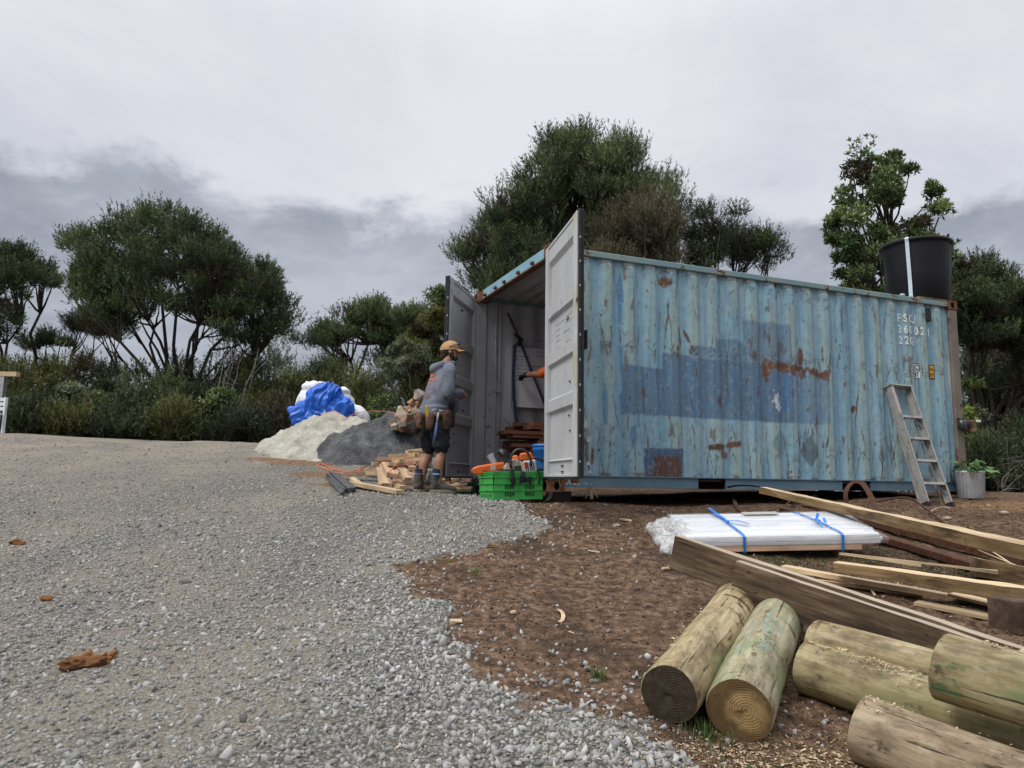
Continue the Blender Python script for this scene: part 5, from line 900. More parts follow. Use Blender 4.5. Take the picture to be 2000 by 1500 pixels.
# gear in the crate
o = fuse('tool_bag_filler', MB().ell((0, 0, 0), (.24, .16, .05), 16).ell((.10, .03, .03), (.14, .12, .04), 12).box((-.02, -.0, -.12), (.48, .32, .22)), mat('black_canvas', [(.012, .012, .013), (.03, .03, .032)], 14, 4, .85, .3), .012, 2, None, lambda c: (fbm(c*16, 2, 3)-.5)*.03); o.location = cl(.28, .19, .265); o.rotation_euler = (0, 0, CA); tag(o, 'black canvas tool bag under the chainsaw, enlarged as dark filler behind the slots of the green crate', 'bag')  # lower box added as dark filler, so the slots look shaded inside
M_web = mat('black_webbing', [(.008, .008, .009), (.02, .02, .022)], 30, 3, .8, .1)
def cweb(label, pts, wd=.03): return web('webbing_strap', label, [cl(*p) for p in pts], wd, M_web, np.array([math.cos(CA), math.sin(CA), 0]))
cweb('black strap with buckle hanging over the crate front, leftmost', [(.18, .06, .28), (.18, -.025, .285), (.175, -.045, .24), (.19, -.05, .19), (.17, -.048, .13)], .04); cweb('black strap loop hanging over the crate front, middle', [(.30, .05, .28), (.30, -.028, .284), (.29, -.05, .235), (.31, -.05, .20), (.30, -.048, .17)], .045); cweb('thin black strap hanging over the crate front, rightmost', [(.47, .05, .28), (.47, -.03, .285), (.475, -.05, .22), (.46, -.052, .16)], .022)
cweb('long black strap trailing from the crate onto the ground', [(.53, .08, .27), (.585, .02, .25), (.60, -.03, .15), (.57, -.10, .04), (.50, -.17, .005), (.46, -.20, .0)], .04)
for i, (x, z) in enumerate(((.17, .20), (.27, .215), (.36, .21))): o = obj('strap_buckle', MB().box((0, 0, 0), (.05, .012, .045)).box((.0, 0, -.04), (.03, .010, .035)), M_web, None, bevel=.003); o.location = cl(x, -.055, z); o.rotation_euler = (0, rng.normal(0, .4), CA); tag(o, ('leftmost', 'middle', 'rightmost')[i]+' black plastic strap buckle hanging on the green crate front', 'buckle', 'strap buckles on the green crate')
tubepath('pry_bar', 'thin red bar lying across the left corner of the crate', 'bar', [cl(-.05, .33, .30), cl(.0, .14, .285), cl(.05, .0, .275)], .009, mat('dull_red_paint', [(.30, .04, .03)], 5)); o = obj('paper_tag', MB().box((0, 0, 0), (.045, .004, .05)), mat('white_paper_tag', [(.6, .58, .56)], 9), None); o.location = cl(.01, .06, .315); o.rotation_euler = (.2, .1, CA); tag(o, 'small white tag hanging on the left end of the crate', 'tag')
tubepath('thin_rod', 'thin dark rod poking from the right end of the crate', 'rod', [cl(.36, .05, .285), cl(.58, .12, .345)], .006, M_galv)
# chainsaw: bar with orange scabbard to the left, cream and orange body, black loop handle
SWp = cl(.24, .16, .335); SW = thing('chainsaw', 'orange and cream chainsaw with an orange bar cover lying on the green crate', 'chainsaw', SWp, (R(6), R(-8), CA-.30))
M_or = mat('orange_plastic', [(.58, .10, .012), (.70, .145, .02)], 6, 3, .42, .03, spec=.5); M_cream = mat('cream_plastic', [(.40, .36, .28), (.55, .50, .41)], 7, 5, .5, .06, spec=.4, dirt=(.09, .075, .06), dirt_amt=.55, dscale=16); M_gb = bpy.data.materials['gloss_black_plastic']
b = MB(); n = 14; xs_ = np.linspace(-.40, -.06, n); hw = np.interp(xs_, [-.40, -.385, -.33, -.06], [.012, .03, .046, .056]); V = []
for x, h_ in zip(xs_, hw): V.append([(x, -.013, -h_), (x, -.018, -h_*.5), (x, -.012, 0), (x, -.018, h_*.5), (x, -.013, h_), (x, .013, h_), (x, .018, 0), (x, .013, -h_)])
b.grid(np.array(V), close=True); b.add(V[0], [tuple(range(7, -1, -1))]); b.add(V[-1], [tuple(range(8))]); obj('bar_cover', b, M_or, SW, True)
obj('guide_bar', MB().span((-.10, -.004, -.035), (.04, .004, .035)), M_galv, SW)
V = np.array([(-.07, -.06, -.085), (.13, -.07, -.085), (.14, -.07, .02), (.06, -.07, .075), (-.03, -.065, .06), (-.075, -.06, .0)]); b = MB(); V2 = V.copy(); V2[:, 1] = .02; b.add(np.r_[V, V2], [tuple(range(6)), tuple(range(11, 5, -1))]+[(i, 6+i, 6+(i+1) % 6, (i+1) % 6) for i in range(6)]); obj('sprocket_cover', b, M_cream, SW, bevel=.008)
obj('starter_housing', MB().box((.19, -.02, -.02), (.14, .12, .13)), mat('pale_grey_plastic', [(.42, .42, .41), (.55, .55, .54)], 7, 4, .45, .05, dirt=(.1, .09, .08), dirt_amt=.4, dscale=20), SW, bevel=.015)
obj('vent_slots', MB().span((.03, -.076, -.055), (.10, -.0715, .005)), M_gb, SW, bevel=.006); 
for k in range(5): obj('cooling_slot', MB().span((.145+k*.02, -.084, -.06), (.153+k*.02, -.0795, .02)), M_gb, SW)
obj('cover_stripe', MB().span((.135, -.0845, -.03), (.165, -.0805, .03)), mat('red_stripe', [(.4, .03, .02)], 5), SW)
obj('top_cover', MB().box((.17, -.01, .085), (.15, .10, .07), taper=.75).box((.06, -.0, .08), (.08, .08, .05), taper=.7), M_or, SW, bevel=.012)
obj('engine_block', MB().box((.02, .03, .0), (.18, .10, .13)), M_gb, SW, bevel=.01)
T = np.linspace(-.35, 3.5, 16); obj('front_handle', MB().tube(np.c_[.10+.02*np.cos(T), -.085+.0*T+.16*(T > 9), np.zeros(16)]+np.c_[-.10*np.cos(T)*0+.085*np.cos(T), .0*T, .035+.135*np.sin(T)], .013, 8), M_gb, SW, True)
T = np.linspace(0, 1, 10); obj('rear_handle', MB().tube(np.c_[.24+.16*T, np.full(10, -.01), .06-.05*T-.06*T**3], .016, 8).tube(np.c_[.25+.15*T, np.full(10, -.01), -.07+.0*T], .014, 8).tube([(.395, -.01, -.05), (.40, -.01, -.075)], .016, 8), M_gb, SW, True)
obj('hand_guard', MB().box((-.05, -.01, .10), (.02, .13, .11), rot=roty(-.35)).box((-.015, -.01, .055), (.06, .12, .02)), M_gb, SW, bevel=.006); obj('oil_cap', MB().tube([(-.02, -.072, -.05), (-.02, -.082, -.05)], .016, 10), M_gb, SW)
for x, z in ((.0, .02), (.02, -.02)): obj('bar_nut', MB().tube([(x-.02, -.068, z), (x-.02, -.078, z)], .009, 6), M_galv, SW)
o = fuse('face_visor', MB().ell((0, 0, 0), (.06, .07, .045), 12).box((-.055, 0, -.03), (.02, .10, .06)), M_gb, .008, 2); o.location = cl(.17, .20, .47); o.rotation_euler = (.2, .5, .3); tag(o, 'black visor helmet part behind the chainsaw handle', 'visor')
o = obj('clear_cup', MB().lathe([(.028, 0), (.038, .14)], 14, cap=False), mat('milky_plastic', [(.4, .43, .47), (.5, .53, .57)], 9, 3, .25, 0), None, True); o.location = cl(.12, .24, .33); o.rotation_euler = (.15, -.5, 0); tag(o, 'milky clear plastic cup tipped beside the chainsaw', 'cup')
# ------------------------------------------------------------------ offcuts in front of the left door
M_oc = [W_pale, W_pink]
r2 = np.random.default_rng(3)
def offcut(px, py, d, L, yaw, pitch, wd=.09, th=.045, m=None, roll=0., label='sawn pine offcut in the heap behind the man in the hoodie', name='timber_offcut', grp='pine offcuts heaped on the ground'):
    p = at(px, py, d); dr = np.array([math.cos(yaw)*math.cos(pitch), math.sin(yaw)*math.cos(pitch), math.sin(pitch)]); p[2] = max(p[2], gm(p[0], p[1])+th*.45)
    return plank(name, label, 'offcut', p-dr*L/2, p+dr*L/2, wd, th, [m or M_oc[int(r2.random() < .65)]], grp, roll=roll, rough=.001, seed=int(r2.integers(99)), n=3)
oc_ = []
for a in ((745, 932, 8.45, .34, -1.25, -.62), (752, 930, 8.45, .34, -1.3, -.6), (757, 916, 8.5, .26, -1.1, -.5), (772, 922, 8.5, .24, -1.5, -.35), (775, 938, 8.4, .22, -1.0, -.7), (786, 920, 8.5, .36, -1.0, -.55), (795, 920, 8.55, .28, -.95, -.4), (805, 912, 8.6, .22, -1.4, -.2), (790, 905, 8.6, .24, -2.6, -.1), (770, 906, 8.6, .26, 2.5, -.25), (757, 908, 8.6, .24, 2.2, -.1), (800, 930, 8.45, .20, 3.0, 0.),
          (790, 898, 8.7, .30, .1, 0.), (770, 896, 8.75, .40, .05, .02), (788, 889, 8.85, .36, .2, .1), (815, 902, 8.6, .20, -1.2, -.1), (824, 898, 8.65, .20, -1.3, -.1), (826, 890, 8.8, .26, -.5, .0), (818, 917, 8.6, .22, 2.4, .3), (806, 889, 8.85, .22, -1.6, .0), (829, 908, 8.6, .18, -1.9, .2), (780, 951, 8.3, .18, -.9, -.1), (770, 957, 8.25, .15, -.7, 0.), (812, 928, 8.5, .18, -2.9, .0), (760, 940, 8.4, .25, -.8, -.1), (740, 925, 8.6, .3, -.3, 0.), (795, 945, 8.4, .2, .4, 0.), (745, 905, 8.8, .22, .4, .05), (822, 880, 8.95, .3, -.3, .1), (812, 884, 8.9, .24, .6, 0.)):
    oc_.append(offcut(*a))
OW = ['first', 'second', 'third', 'fourth', 'fifth', 'sixth', 'seventh', 'eighth', 'ninth', 'tenth', 'eleventh', 'twelfth', 'thirteenth', 'fourteenth', 'fifteenth', 'sixteenth']
bpy.context.view_layer.update(); oc_.sort(key=lambda o: -o.matrix_world.translation.z)
for q_, nm_ in ((oc_[:10], 'top'), (oc_[10:20], 'middle'), (oc_[20:], 'bottom')):
    for j_, o in enumerate(sorted(q_, key=lambda o: o.matrix_world.translation.x)): o['label'] = f"{'pinkish' if o.data.materials[0] is W_pink else 'pale'} pine offcut, {OW[j_]} from the left among the {nm_} pieces of the heap"
def gplank(label, a, b, wd, th, m, lift=0., **k):
    A = G2(*a); B = G2(*b); A[2] += th/2+lift; B[2] += th/2+lift; return plank('timber_offcut', label, 'offcut', A, B, wd, th, [m], 'pine offcuts heaped on the ground', rough=.001, n=3, **k)
gplank('long pinkish offcut lying left of the heap, uppermost of the two long ones', (668, 938), (766, 943), .09, .045, W_pink, .07); gplank('long pale offcut lying flat in front of the heap', (690, 950), (782, 968), .10, .045, W_pale, .01); gplank('short pale offcut under the end of the long pinkish one', (700, 950), (688, 940), .07, .05, W_pale)
gplank('pinkish offcut half buried at the left side of the heap', (712, 930), (770, 938), .09, .045, W_pink, .05)
W_smk = wood('smoke_grey_timber', [(.025, .025, .026), (.055, .056, .058), (.10, .10, .105)], .6, 22, .2, .3)
for i, (a, b) in enumerate((((641, 934), (676, 964)), ((648, 933), (684, 966)), ((653, 933), (692, 962)), ((644, 942), (670, 970)))):
    A = G2(*a)+[0, 0, .04+.02*(i == 1)]; B = G2(*b)+[0, 0, .035+.02*(i == 1)]; plank('dark_batten', ('dark grey batten, leftmost on top in the small row on the gravel edge', 'dark grey batten lying highest in the small row on the gravel edge', 'dark grey batten, rightmost in the small row on the gravel edge', 'dark grey batten lying lowest in front in the small row on the gravel edge')[i], 'batten', A, B, .055, .032, [W_smk], 'dark battens on the gravel edge', rough=.003, seed=50+i, n=6, roll=.2*i)
for i, a in enumerate(((880, 938, 9.15, .26, .2, .1), (893, 948, 9.0, .24, -.4, .0), (884, 952, 8.95, .3, .1, 0), (905, 955, 8.9, .2, -.2, 0.), (872, 945, 9.1, .22, -.7, .1))): offcut(*a, label=('topmost split timber scrap', 'scrap nearest the dark green crate', 'widest flat timber scrap', 'rightmost timber scrap', 'leftmost timber scrap')[i]+' under the ajar left door', name='timber_scrap', grp='timber scraps under the left door', wd=.11, th=.03, roll=r2.normal(0, .5))
p = G2(905, 953, ) if 0 else cw(.02, CW+.02, 0); gb = at(905, 940, 9.5); o = thing('small_crate', 'dark green slatted crate tucked under the ajar left door', 'crate', [gb[0], gb[1], gm(gb[0], gb[1])], (0, 0, YAW)); Mdg = mat('dark_green_plastic', [(.01, .05, .025), (.02, .085, .045)], 9, 3, .5, .05)
obj('crate_body', MB().span((-.14, -.1, 0), (.14, .1, .012)).span((-.14, -.1, .013), (-.13, .1, .16)).span((.13, -.1, .013), (.14, .1, .16)).span((-.1299, .09, .013), (.1299, .1, .16)).span((-.1299, -.1, .013), (.1299, -.092, .15)), Mdg, o)
for x in np.linspace(-.13, .125, 9): obj('crate_rib', MB().span((x, -.108, .004), (x+.008, -.1005, .155)), Mdg, o)
# orange extension cord
M_cord = mat('orange_cord', [(.52, .12, .05), (.66, .20, .09)], 9, 3, .5, 0)
def gl(px, py, l=.012): p = G2(px, py); return p+[0, 0, l]
cpts = [gl(812, 897, .28) if 0 else at(822, 893, 8.6), at(795, 895, 8.6), at(775, 905, 8.5), at(758, 922, 8.4), gl(735, 915), gl(700, 921), gl(660, 922), gl(630, 908), gl(621, 911), gl(632, 917), gl(660, 919), gl(690, 924), gl(715, 918), gl(745, 905), gl(720, 903), gl(680, 906), gl(645, 907), gl(628, 913), gl(655, 925), gl(690, 930), gl(710, 927), gl(700, 920), gl(725, 908), gl(750, 898)]
tubepath('extension_cord', 'orange extension cord coiled on the ground beside the offcuts', 'cord', cpts, .0055, M_cord)
tubepath('extension_cord', 'red cord lying across the gravel behind the man and up to the crate', 'cord', [gl(780, 948, .03), gl(800, 957), gl(818, 963), gl(850, 972) if 0 else gl(835, 962), gl(900, 958), gl(925, 956), gl(945, 953)], .006, mat('red_cord_rubber', [(.42, .05, .04), (.55, .10, .08)], 9, 3, .5, 0))
# ------------------------------------------------------------------ sand and grit piles, tarpaulin, bags
def pile(name, label, cx, cy, rx, ry, h, m, seed, rough, cat='pile', pw=1.25, sk=(0, 0), pk=.0):
    n = 90; T = np.linspace(-1.15, 1.15, n); A, B = np.meshgrid(T, T); X = cx+A*rx; Y = cy+B*ry; P_ = np.stack([X, Y], -1); rho = np.hypot(A-sk[0]*np.exp(-(A**2+B**2)*3), B-sk[1]*np.exp(-(A**2+B**2)*3))*(1+(fbm(P_*1.7, seed, 3)-.5)*.5); H = h*np.clip(1-rho, 0, 1)**pw
    H = H*(1+(fbm(P_*3.0, seed+2, 4)-.5)*.5)+np.clip(H*5/h, 0, 1)*(fbm(P_*9, seed+3, 4)-.5)*rough; g_ = gz(X, Y); H = np.where(rho < 1, H, -.06)
    o = obj(name, MB().grid(np.stack([X-cx, Y-cy, g_+H-gm(cx, cy)], -1)), m, None, True); o.location = (cx, cy, gm(cx, cy)); return tag(o, label, cat)
def pile_mat(nm, cols, bs, bst=.9): 
    t = NT(nm); v = t.co('World'); f = t.noise(v, 5, 8, .7); c = t.ramp(t.math('ADD', t.math('MULTIPLY', f, .6), t.math('MULTIPLY', t.noise(v, 90, 4, .7), .4)), cols, [.36, .5, .64]); h = t.math('ADD', t.math('MULTIPLY', t.noise(v, 9, 7, .7), 1.5), t.math('MULTIPLY', t.voro(v, bs), .6)); return t.done(c, .95, t.bump(h, bst, .03), 0, .1)
sp_ = at(648, 850, 11.9); pile('sand_pile', 'pale cream sand pile with slumped edges in front of the blue tarpaulin', sp_[0]+.08, sp_[1], 1.32, 1.25, .67, pile_mat('pale_sand', [(.30, .28, .225), (.45, .43, .365), (.56, .54, .475)], 60), 3, .20, pw=.72)
gp = at(748, 850, 11.25); pile('grit_pile', 'dark grey grit pile spilling down beside the pale sand', gp[0], gp[1], 1.22, .95, .71, pile_mat('dark_grit', [(.045, .045, .046), (.10, .10, .102), (.20, .20, .20)], 45), 5, .15, pw=.85)
cr_ = mat('blue_tarpaulin', [(.008, .085, .44), (.015, .13, .58)], 3, 4, .38, .12, bscale=160, spec=.5, bdist=.003); wbg = mat('white_woven_bag', [(.62, .63, .65), (.76, .77, .79)], 5, 4, .6, .2, bscale=150)
tc_ = at(632, 800, 12.9); 
def crease(c, s=0, a=.10): 
    w_ = np.stack([fbm(c*2.2, s+8, 2), fbm(c*2.2, s+9, 2), fbm(c*2.2, s+10, 2)], -1)*1.2; n1_ = vn((c+w_)*[3.2, 3.2, 1.4], s); n2_ = vn((c+w_)*[7, 7, 3], s+3); n3_ = vn((c+w_*.6)*[14, 14, 8], s+5); return (np.abs(n1_-.5)*-2.2+.3)*a+(np.abs(n2_-.5)*-2.2+.25)*a*.55+(np.abs(n3_-.5)*-2.2+.25)*a*.28
b = MB().ell((-.0, 0, -.16), (.66, .42, .44), 20).ell((.02, -.10, .26), (.40, .32, .27), 18).ell((.36, -.05, -.02), (.28, .32, .32), 16).ell((-.05, -.33, .08), (.26, .14, .30), 14).box((-.30, -.12, -.18), (.55, .5, .5), rot=roty(-.35)); o = fuse('tarpaulin', b, cr_, .022, 1, None, lambda c: crease(c, 3, .11)); o.location = tc_+[.02, 0, .02]; o.scale = (.86, .86, .86); tag(o, 'bright blue tarpaulin bundled over the white bags behind the sand', 'tarpaulin')
b = MB().ell((.0, 0, 0), (.50, .36, .50), 20).ell((.30, 0, -.2), (.4, .36, .45), 16).ell((-.12, -.1, .38), (.25, .2, .14), 14); o = fuse('bulk_bag', b, wbg, .032, 1, None, lambda c: crease(c, 9, .07)); p = at(626, 792, 13.45); o.location = p; o.scale = (.88, .88, .88); tag(o, 'white bulk bag rising behind the blue tarpaulin', 'bag', 'white bulk bags')
b = MB().ell((.0, 0, 0), (.28, .30, .40), 18).ell((.2, 0, -.22), (.36, .3, .30), 16).ell((-.05, -.05, .34), (.24, .2, .10), 14); o = fuse('bulk_bag', b, wbg, .032, 1, None, lambda c: crease(c, 15, .065)); p = at(668, 798, 13.2); o.location = p; o.scale = (.9, .9, .9); tag(o, 'white bulk bag sagging at the right of the blue tarpaulin', 'bag', 'white bulk bags')
tubepath('extension_cord', 'thin orange cord strewn over the top of the sand pile', 'cord', [np.r_[at(px, py, d)[:2], at(px, py, d)[2]+.02] for px, py, d in ((625, 815, 11.35), (650, 805, 11.4), (662, 812, 11.2), (670, 822, 11.0), (690, 812, 11.1), (715, 806, 11.1), (745, 806, 11.0), (765, 808, 10.95), (780, 818, 10.8), (792, 828, 10.7))], .005, M_cord)
b = MB().ell((0, 0, 0), (.20, .16, .20), 16).ell((-.12, .0, -.14), (.16, .14, .10), 12).ell((.1, 0, -.12), (.18, .16, .12), 12); o = fuse('cement_sack', b, mat('grey_white_sack', [(.26, .26, .25), (.40, .40, .385)], 7, 5, .8, .3), .014, 1, None, lambda c: crease(c*1.6, 21, .08)); p = at(824, 842, 9.7); p[2] = gm(p[0], p[1])+.24; o.location = p; tag(o, 'crumpled grey white sack on the ground behind the man', 'sack')
# heap of broken timber and rubble far behind the man
r2 = np.random.default_rng(8); Mr = [mat('broken_orange_timber', [(.20, .10, .05), (.36, .20, .11)], 9, 5, .85, .4), mat('broken_grey_timber', [(.14, .125, .11), (.29, .265, .235)], 9, 5, .9, .4), mat('broken_pale_timber', [(.28, .23, .17), (.42, .36, .28)], 9, 5, .9, .4)]
chs_ = []
for i in range(56):
    t = r2.random(); px = 772+t*55+r2.normal(0, 6); hgt = np.clip((px-765)/60, .1, 1); py = 836-r2.random()*78*hgt; p = at(px, py, 10.9+r2.uniform(-.15, .5)); p[2] = max(p[2], gm(p[0], p[1])+.05)
    o = obj('broken_chunk', MB().box((0, 0, 0), (r2.uniform(.10, .34), r2.uniform(.06, .12), r2.uniform(.05, .10)), jit=.012), Mr[r2.integers(3)], None); o.location = p; o.rotation_euler = r2.uniform(-1, 1, 3)*[.6, .8, 3]; tag(o, 'broken chunk in the heap of debris seen behind the man', 'debris', 'broken chunks in the debris heap'); chs_.append((o, px, py, Mr.index(o.data.materials[0])))
for mi_, cn_ in enumerate(('orange brown', 'grey', 'pale tan')):
    g_ = sorted([c for c in chs_ if c[3] == mi_], key=lambda c: c[2])
    for h_, hn_ in ((g_[:len(g_)//2], 'upper'), (g_[len(g_)//2:], 'lower')):
        for j_, c in enumerate(sorted(h_, key=lambda c: c[1])): c[0]['label'] = f"{cn_} broken chunk, {OW[j_]} from the left in the {hn_} half of the debris heap"
cxy = at(806, 812, 11.25); pile('debris_mound', 'mound of earth and grey debris under the broken chunks behind the man', cxy[0], cxy[1], .75, .6, .62, mat('debris_soil', [(.09, .075, .06), (.2, .175, .15)], 9, 6, .95, .6), 15, .15)
sk_ = at(784, 808, 11.9); o = obj('marker_stake', MB().box((0, 0, 0), (.05, .05, .5)).box((0, 0, .27), (.035, .035, .04)), W_pale, None); o.location = sk_+[0, 0, -.20]; tag(o, 'short pale wooden stake standing behind the grit pile', 'stake')
# post and white railing at the far left edge
pl_ = at(4, 760, 14.2); o = thing('bird_table', 'thin grey post with a yellow board across its top at the left edge', 'post', [pl_[0], pl_[1], gm(pl_[0], pl_[1])]); ph = at(4, 735, 14.2)[2]-gm(pl_[0], pl_[1]); obj('post', MB().span((-.05, -.05, -.2), (.05, .05, ph)), M_galv, o); obj('top_board', MB().span((-.5, -.06, ph+.001), (.28, .06, ph+.09)), W_pale, o)
pw_ = at(-2, 800, 13.6); o = thing('white_bench', 'white slatted bench end just inside the left edge of the picture', 'bench', [pw_[0], pw_[1], gm(pw_[0], pw_[1])], (0, 0, -.3)); Mwp = mat('white_bench_paint', [(.55, .56, .57), (.68, .69, .70)], 9, 4, .6, .1); zt = at(0, 776, 13.6)[2]-gm(pw_[0], pw_[1])
for k in range(3): obj('slat', MB().span((-.9, -.02, zt-.07-k*.085), (.15, .02, zt-.01-k*.085)), Mwp, o)
for x in (-.8, -.02, .13): obj('leg', MB().span((x, -.025, -.05), (x+.04, .025, zt-.0)), Mwp, o)
for k in range(2): obj('seat_slat', MB().span((-.9, -.12-.09*k, zt-.33), (.15, -.05-.09*k, zt-.30)), Mwp, o)
# ------------------------------------------------------------------ litter on the ground
M_rot = wood('rotten_orange_wood', [(.07, .03, .012), (.20, .085, .03), (.34, .17, .07)], .95, 20, .15, .7)
def rot(label, px, py, L, wd, h, yaw, seed):
    p = G2(px, py); b = MB()
    for i in range(5): b.ell((rng.uniform(-.22, .22)*L, rng.uniform(-.2, .2)*wd, 0), (L*rng.uniform(.2, .34), wd*rng.uniform(.25, .42), h*rng.uniform(.4, .7)), 12, rot=rotz(rng.normal(0, .6)))
    for i in range(26): b.box((rng.normal(0, .22)*L, rng.normal(0, .26)*wd, rng.uniform(0, .6)*h), (L*rng.uniform(.12, .4), wd*rng.uniform(.05, .16), h*rng.uniform(.15, .4)), rot=rotz(rng.normal(0, .5))@roty(rng.normal(0, .25)), jit=.004)
    o = fuse('rotten_wood', b, M_rot, .006, 0, None, lambda c: (fbm(c*[24, 65, 80], seed, 3)-.5)*.03); o.location = p+[0, 0, .004]; o.rotation_euler = (0, 0, yaw); return tag(o, label, 'rotten wood', 'rotten wood lumps on the gravel')
rot('largest crumbling orange brown lump of rotten wood on the gravel', 168, 1302, .26, .15, .05, .45, 1); rot('small orange brown rotten wood chip far left on the gravel', 36, 1063, .17, .05, .035, .1, 3); rot('small rust coloured lump upslope from the large rotten lump', 92, 1174, .07, .05, .02, 0, 4)
def chip(label, px, py, L, w_, h, yaw, m, name='wood_chip', grp='wood chips on the mud'):
    p = G2(px, py); o = obj(name, MB().box((0, 0, 0), (L, w_, h), jit=h*.25), m, None); o.location = p+[0, 0, h*.5+.004]; o.rotation_euler = (rng.normal(0, .15), rng.normal(0, .12), yaw); return tag(o, label, 'wood chip', grp)
chip('tan chip of wood under the left end of the long beam', 1305, 1108, .09, .04, .012, .4, W_pale); chip('pale stick lying on the mud left of the wrapped bundle', 1222, 1013, .10, .03, .015, 0, W_pale); chip('pale scrap of wood on the mud left of the beam', 1160, 1072, .09, .02, .012, 0, W_top); chip('orange scrap of wood on the gravel edge', 890, 1211, .07, .03, .012, .2, W_pale); chip('short brown stick standing out on the muddy gravel', 1066, 1290, .06, .012, .01, 1.2, W_slab); chip('round tan chip on the mud', 1002, 1189, .035, .03, .012, .2, W_pale); chip('yellow stone chip at the gravel edge', 960, 1064, .06, .03, .02, 0, W_slab)
ribbon('curled_bark', 'pale curled strip of bark lying on the mud', 'bark', [G2(1089, 1186)+[0, 0, .015], G2(1095, 1192)+[0, 0, .03], G2(1100, 1200)+[0, 0, .03], G2(1098, 1208)+[0, 0, .012], G2(1092, 1209)+[0, 0, .01]], .022, .004, W_pale, (0, 0, 1))
o = obj('paper_scrap', MB().box((0, 0, 0), (.14, .05, .004)), mat('grey_paper_scrap', [(.40, .42, .44), (.5, .52, .54)], 20), None); o.location = G2(1826, 1086)+[0, 0, .04]; o.rotation_euler = (.35, .1, -.5); tag(o, 'pale grey strip of paper on the grass right of the bundle', 'paper')
for i, (px, py, r_) in enumerate(((1205, 1023, .03), (1590, 970, .035), (1440, 965, .03), (1680, 968, .03), (1960, 1000, .045), (1850, 1010, .04), (1930, 985, .03))):
    p = G2(px, py); V = ICO*(1+rng.uniform(-.2, .2, (12, 1)))*[1.3, .9, .6]*r_; o = link('pale_rock', raw_mesh('pale_rock', V, ICF, mat('pale_rock_stone', [(.28, .22, .15), (.42, .36, .27)], 20, 4, .9, .3) if i == 0 else bpy.data.materials['pale_rock_stone'])); o.location = p+[0, 0, r_*.3]; tag(o, 'pale tan rock '+('on the mud left of the wrapped bundle', 'at the container base left of the rusty arch', 'below the left forklift pocket', 'below the right forklift pocket', 'farthest right on the bank, below the plant pot', 'just right of the ladder foot', 'between the ladder and the farthest right rock')[i], 'rock', 'pale rocks on the soil')
# knotted twine hanging from the open door
M_tw = mat('straw_twine', [(.30, .22, .13), (.46, .37, .25)], 40, 3, .9, .2); tw = thing('hanging_twine', 'frayed twine with a knot hanging down the corner of the side wall', 'twine', cw(.44, -.015, 0))
pz = lambda px, py: (np.array(at(px, py, 7.62))-np.array(tw.location))
obj('cord', MB().tube([pz(1146, 810), pz(1150, 845), pz(1149, 880), pz(1150, 900), pz(1153, 925), pz(1153, 945)], .006, 6), M_tw, tw); obj('knot', MB().ell(pz(1154, 945), (.018, .014, .022), 8), M_tw, tw); obj('white_tape', MB().box(pz(1149, 858), (.03, .015, .06), jit=.004).box(pz(1150, 922), (.045, .02, .025), jit=.004).box(pz(1148, 905), (.025, .02, .04), jit=.004), mat('white_rag', [(.6, .6, .58)], 9), tw)
for k in range(9): a = rng.normal(0, 8); obj('strand', MB().tube([pz(1154, 945), pz(1154+a*.5, 958), pz(1154+a*1.2, 968+rng.uniform(0, 8))], .004, 5), M_tw, tw)
o = obj('door_catch', MB().box((0, 0, 0), (.02, .05, .20)).box((.0, -.02, 0), (.012, .02, .12)), M_black, None); o.location = cw(.40, -.03, 1.58); o.rotation_euler = (0, 0, YAW); tag(o, 'small black and white door catch on the corner of the side wall', 'catch'); o = obj('galvanised_catch', MB().box((0, 0, 0), (.05, .03, .10), jit=.003), M_galv, None); o.location = cw(.40, -.03, .70); o.rotation_euler = (0, 0, YAW); tag(o, 'grey metal catch low on the corner of the side wall', 'catch')
# shavings strewn over the ground and the poles
def flakes(n, P, nrm=None, z=None):
    s = np.exp(rng.normal(math.log(.0055), .4, n)); B = np.array([(-1, -.35, 0), (1, -.35, .15), (1, .35, 0), (-1, .35, .2)]); V = B[None]*s[:, None, None]; V = np.einsum('nij,nkj->nki', rand_rot(n) if nrm is None else rand_rot(n), V)*[1, 1, .45]; V += np.c_[P, z][:, None, :]; return V.reshape(-1, 3), (np.arange(n)[:, None]*4+np.arange(4)[None])
Ps, Zs = [], []
for px, py, sx, sy, n in ((1420, 1470, .32, .10, 900), (1560, 1480, .40, .12, 1300), (1520, 1420, .15, .2, 350), (1700, 1490, .3, .1, 500), (1890, 1100, .25, .12, 700), (1700, 1120, .4, .2, 500), (1950, 1100, .2, .1, 500), (1450, 1460, .8, .4, 500), (1850, 1150, .5, .3, 500)):
    p = G(px, py); q = np.c_[rng.normal(p[0], sx, n), rng.normal(p[1], sy, n)]; q = q[q[:, 1] > 1.9]; Ps.append(q); Zs.append(gzm(q[:, 0], q[:, 1])+.006)
Pl = np.concatenate(Ps); V, F = flakes(len(Pl), Pl, z=np.concatenate(Zs)); M_fl = leafmat('pale_shaving', [(.28, .20, .11), (.46, .35, .21), (.58, .48, .34)], .9, 0, .1); tag(link('wood_shavings', raw_mesh('wood_shavings', V, F, M_fl, {'tone': np.repeat(rng.random(len(Pl)), 4)})), kind='stuff')
def onlog(P0, P1, r, spots):
    P0, P1 = np.array(P0), np.array(P1); Rm = frame(P1-P0); out = []
    for t, ang, st, sa, n in spots:
        tt = rng.normal(t, st, n); aa = rng.normal(ang, sa, n); tt = np.clip(tt, .01, .99); out.append(P0+(P1-P0)*tt[:, None]+(np.outer(np.cos(aa), Rm[:, 1])+np.outer(np.sin(aa), Rm[:, 2]))*(r+.003))
    return np.concatenate(out)
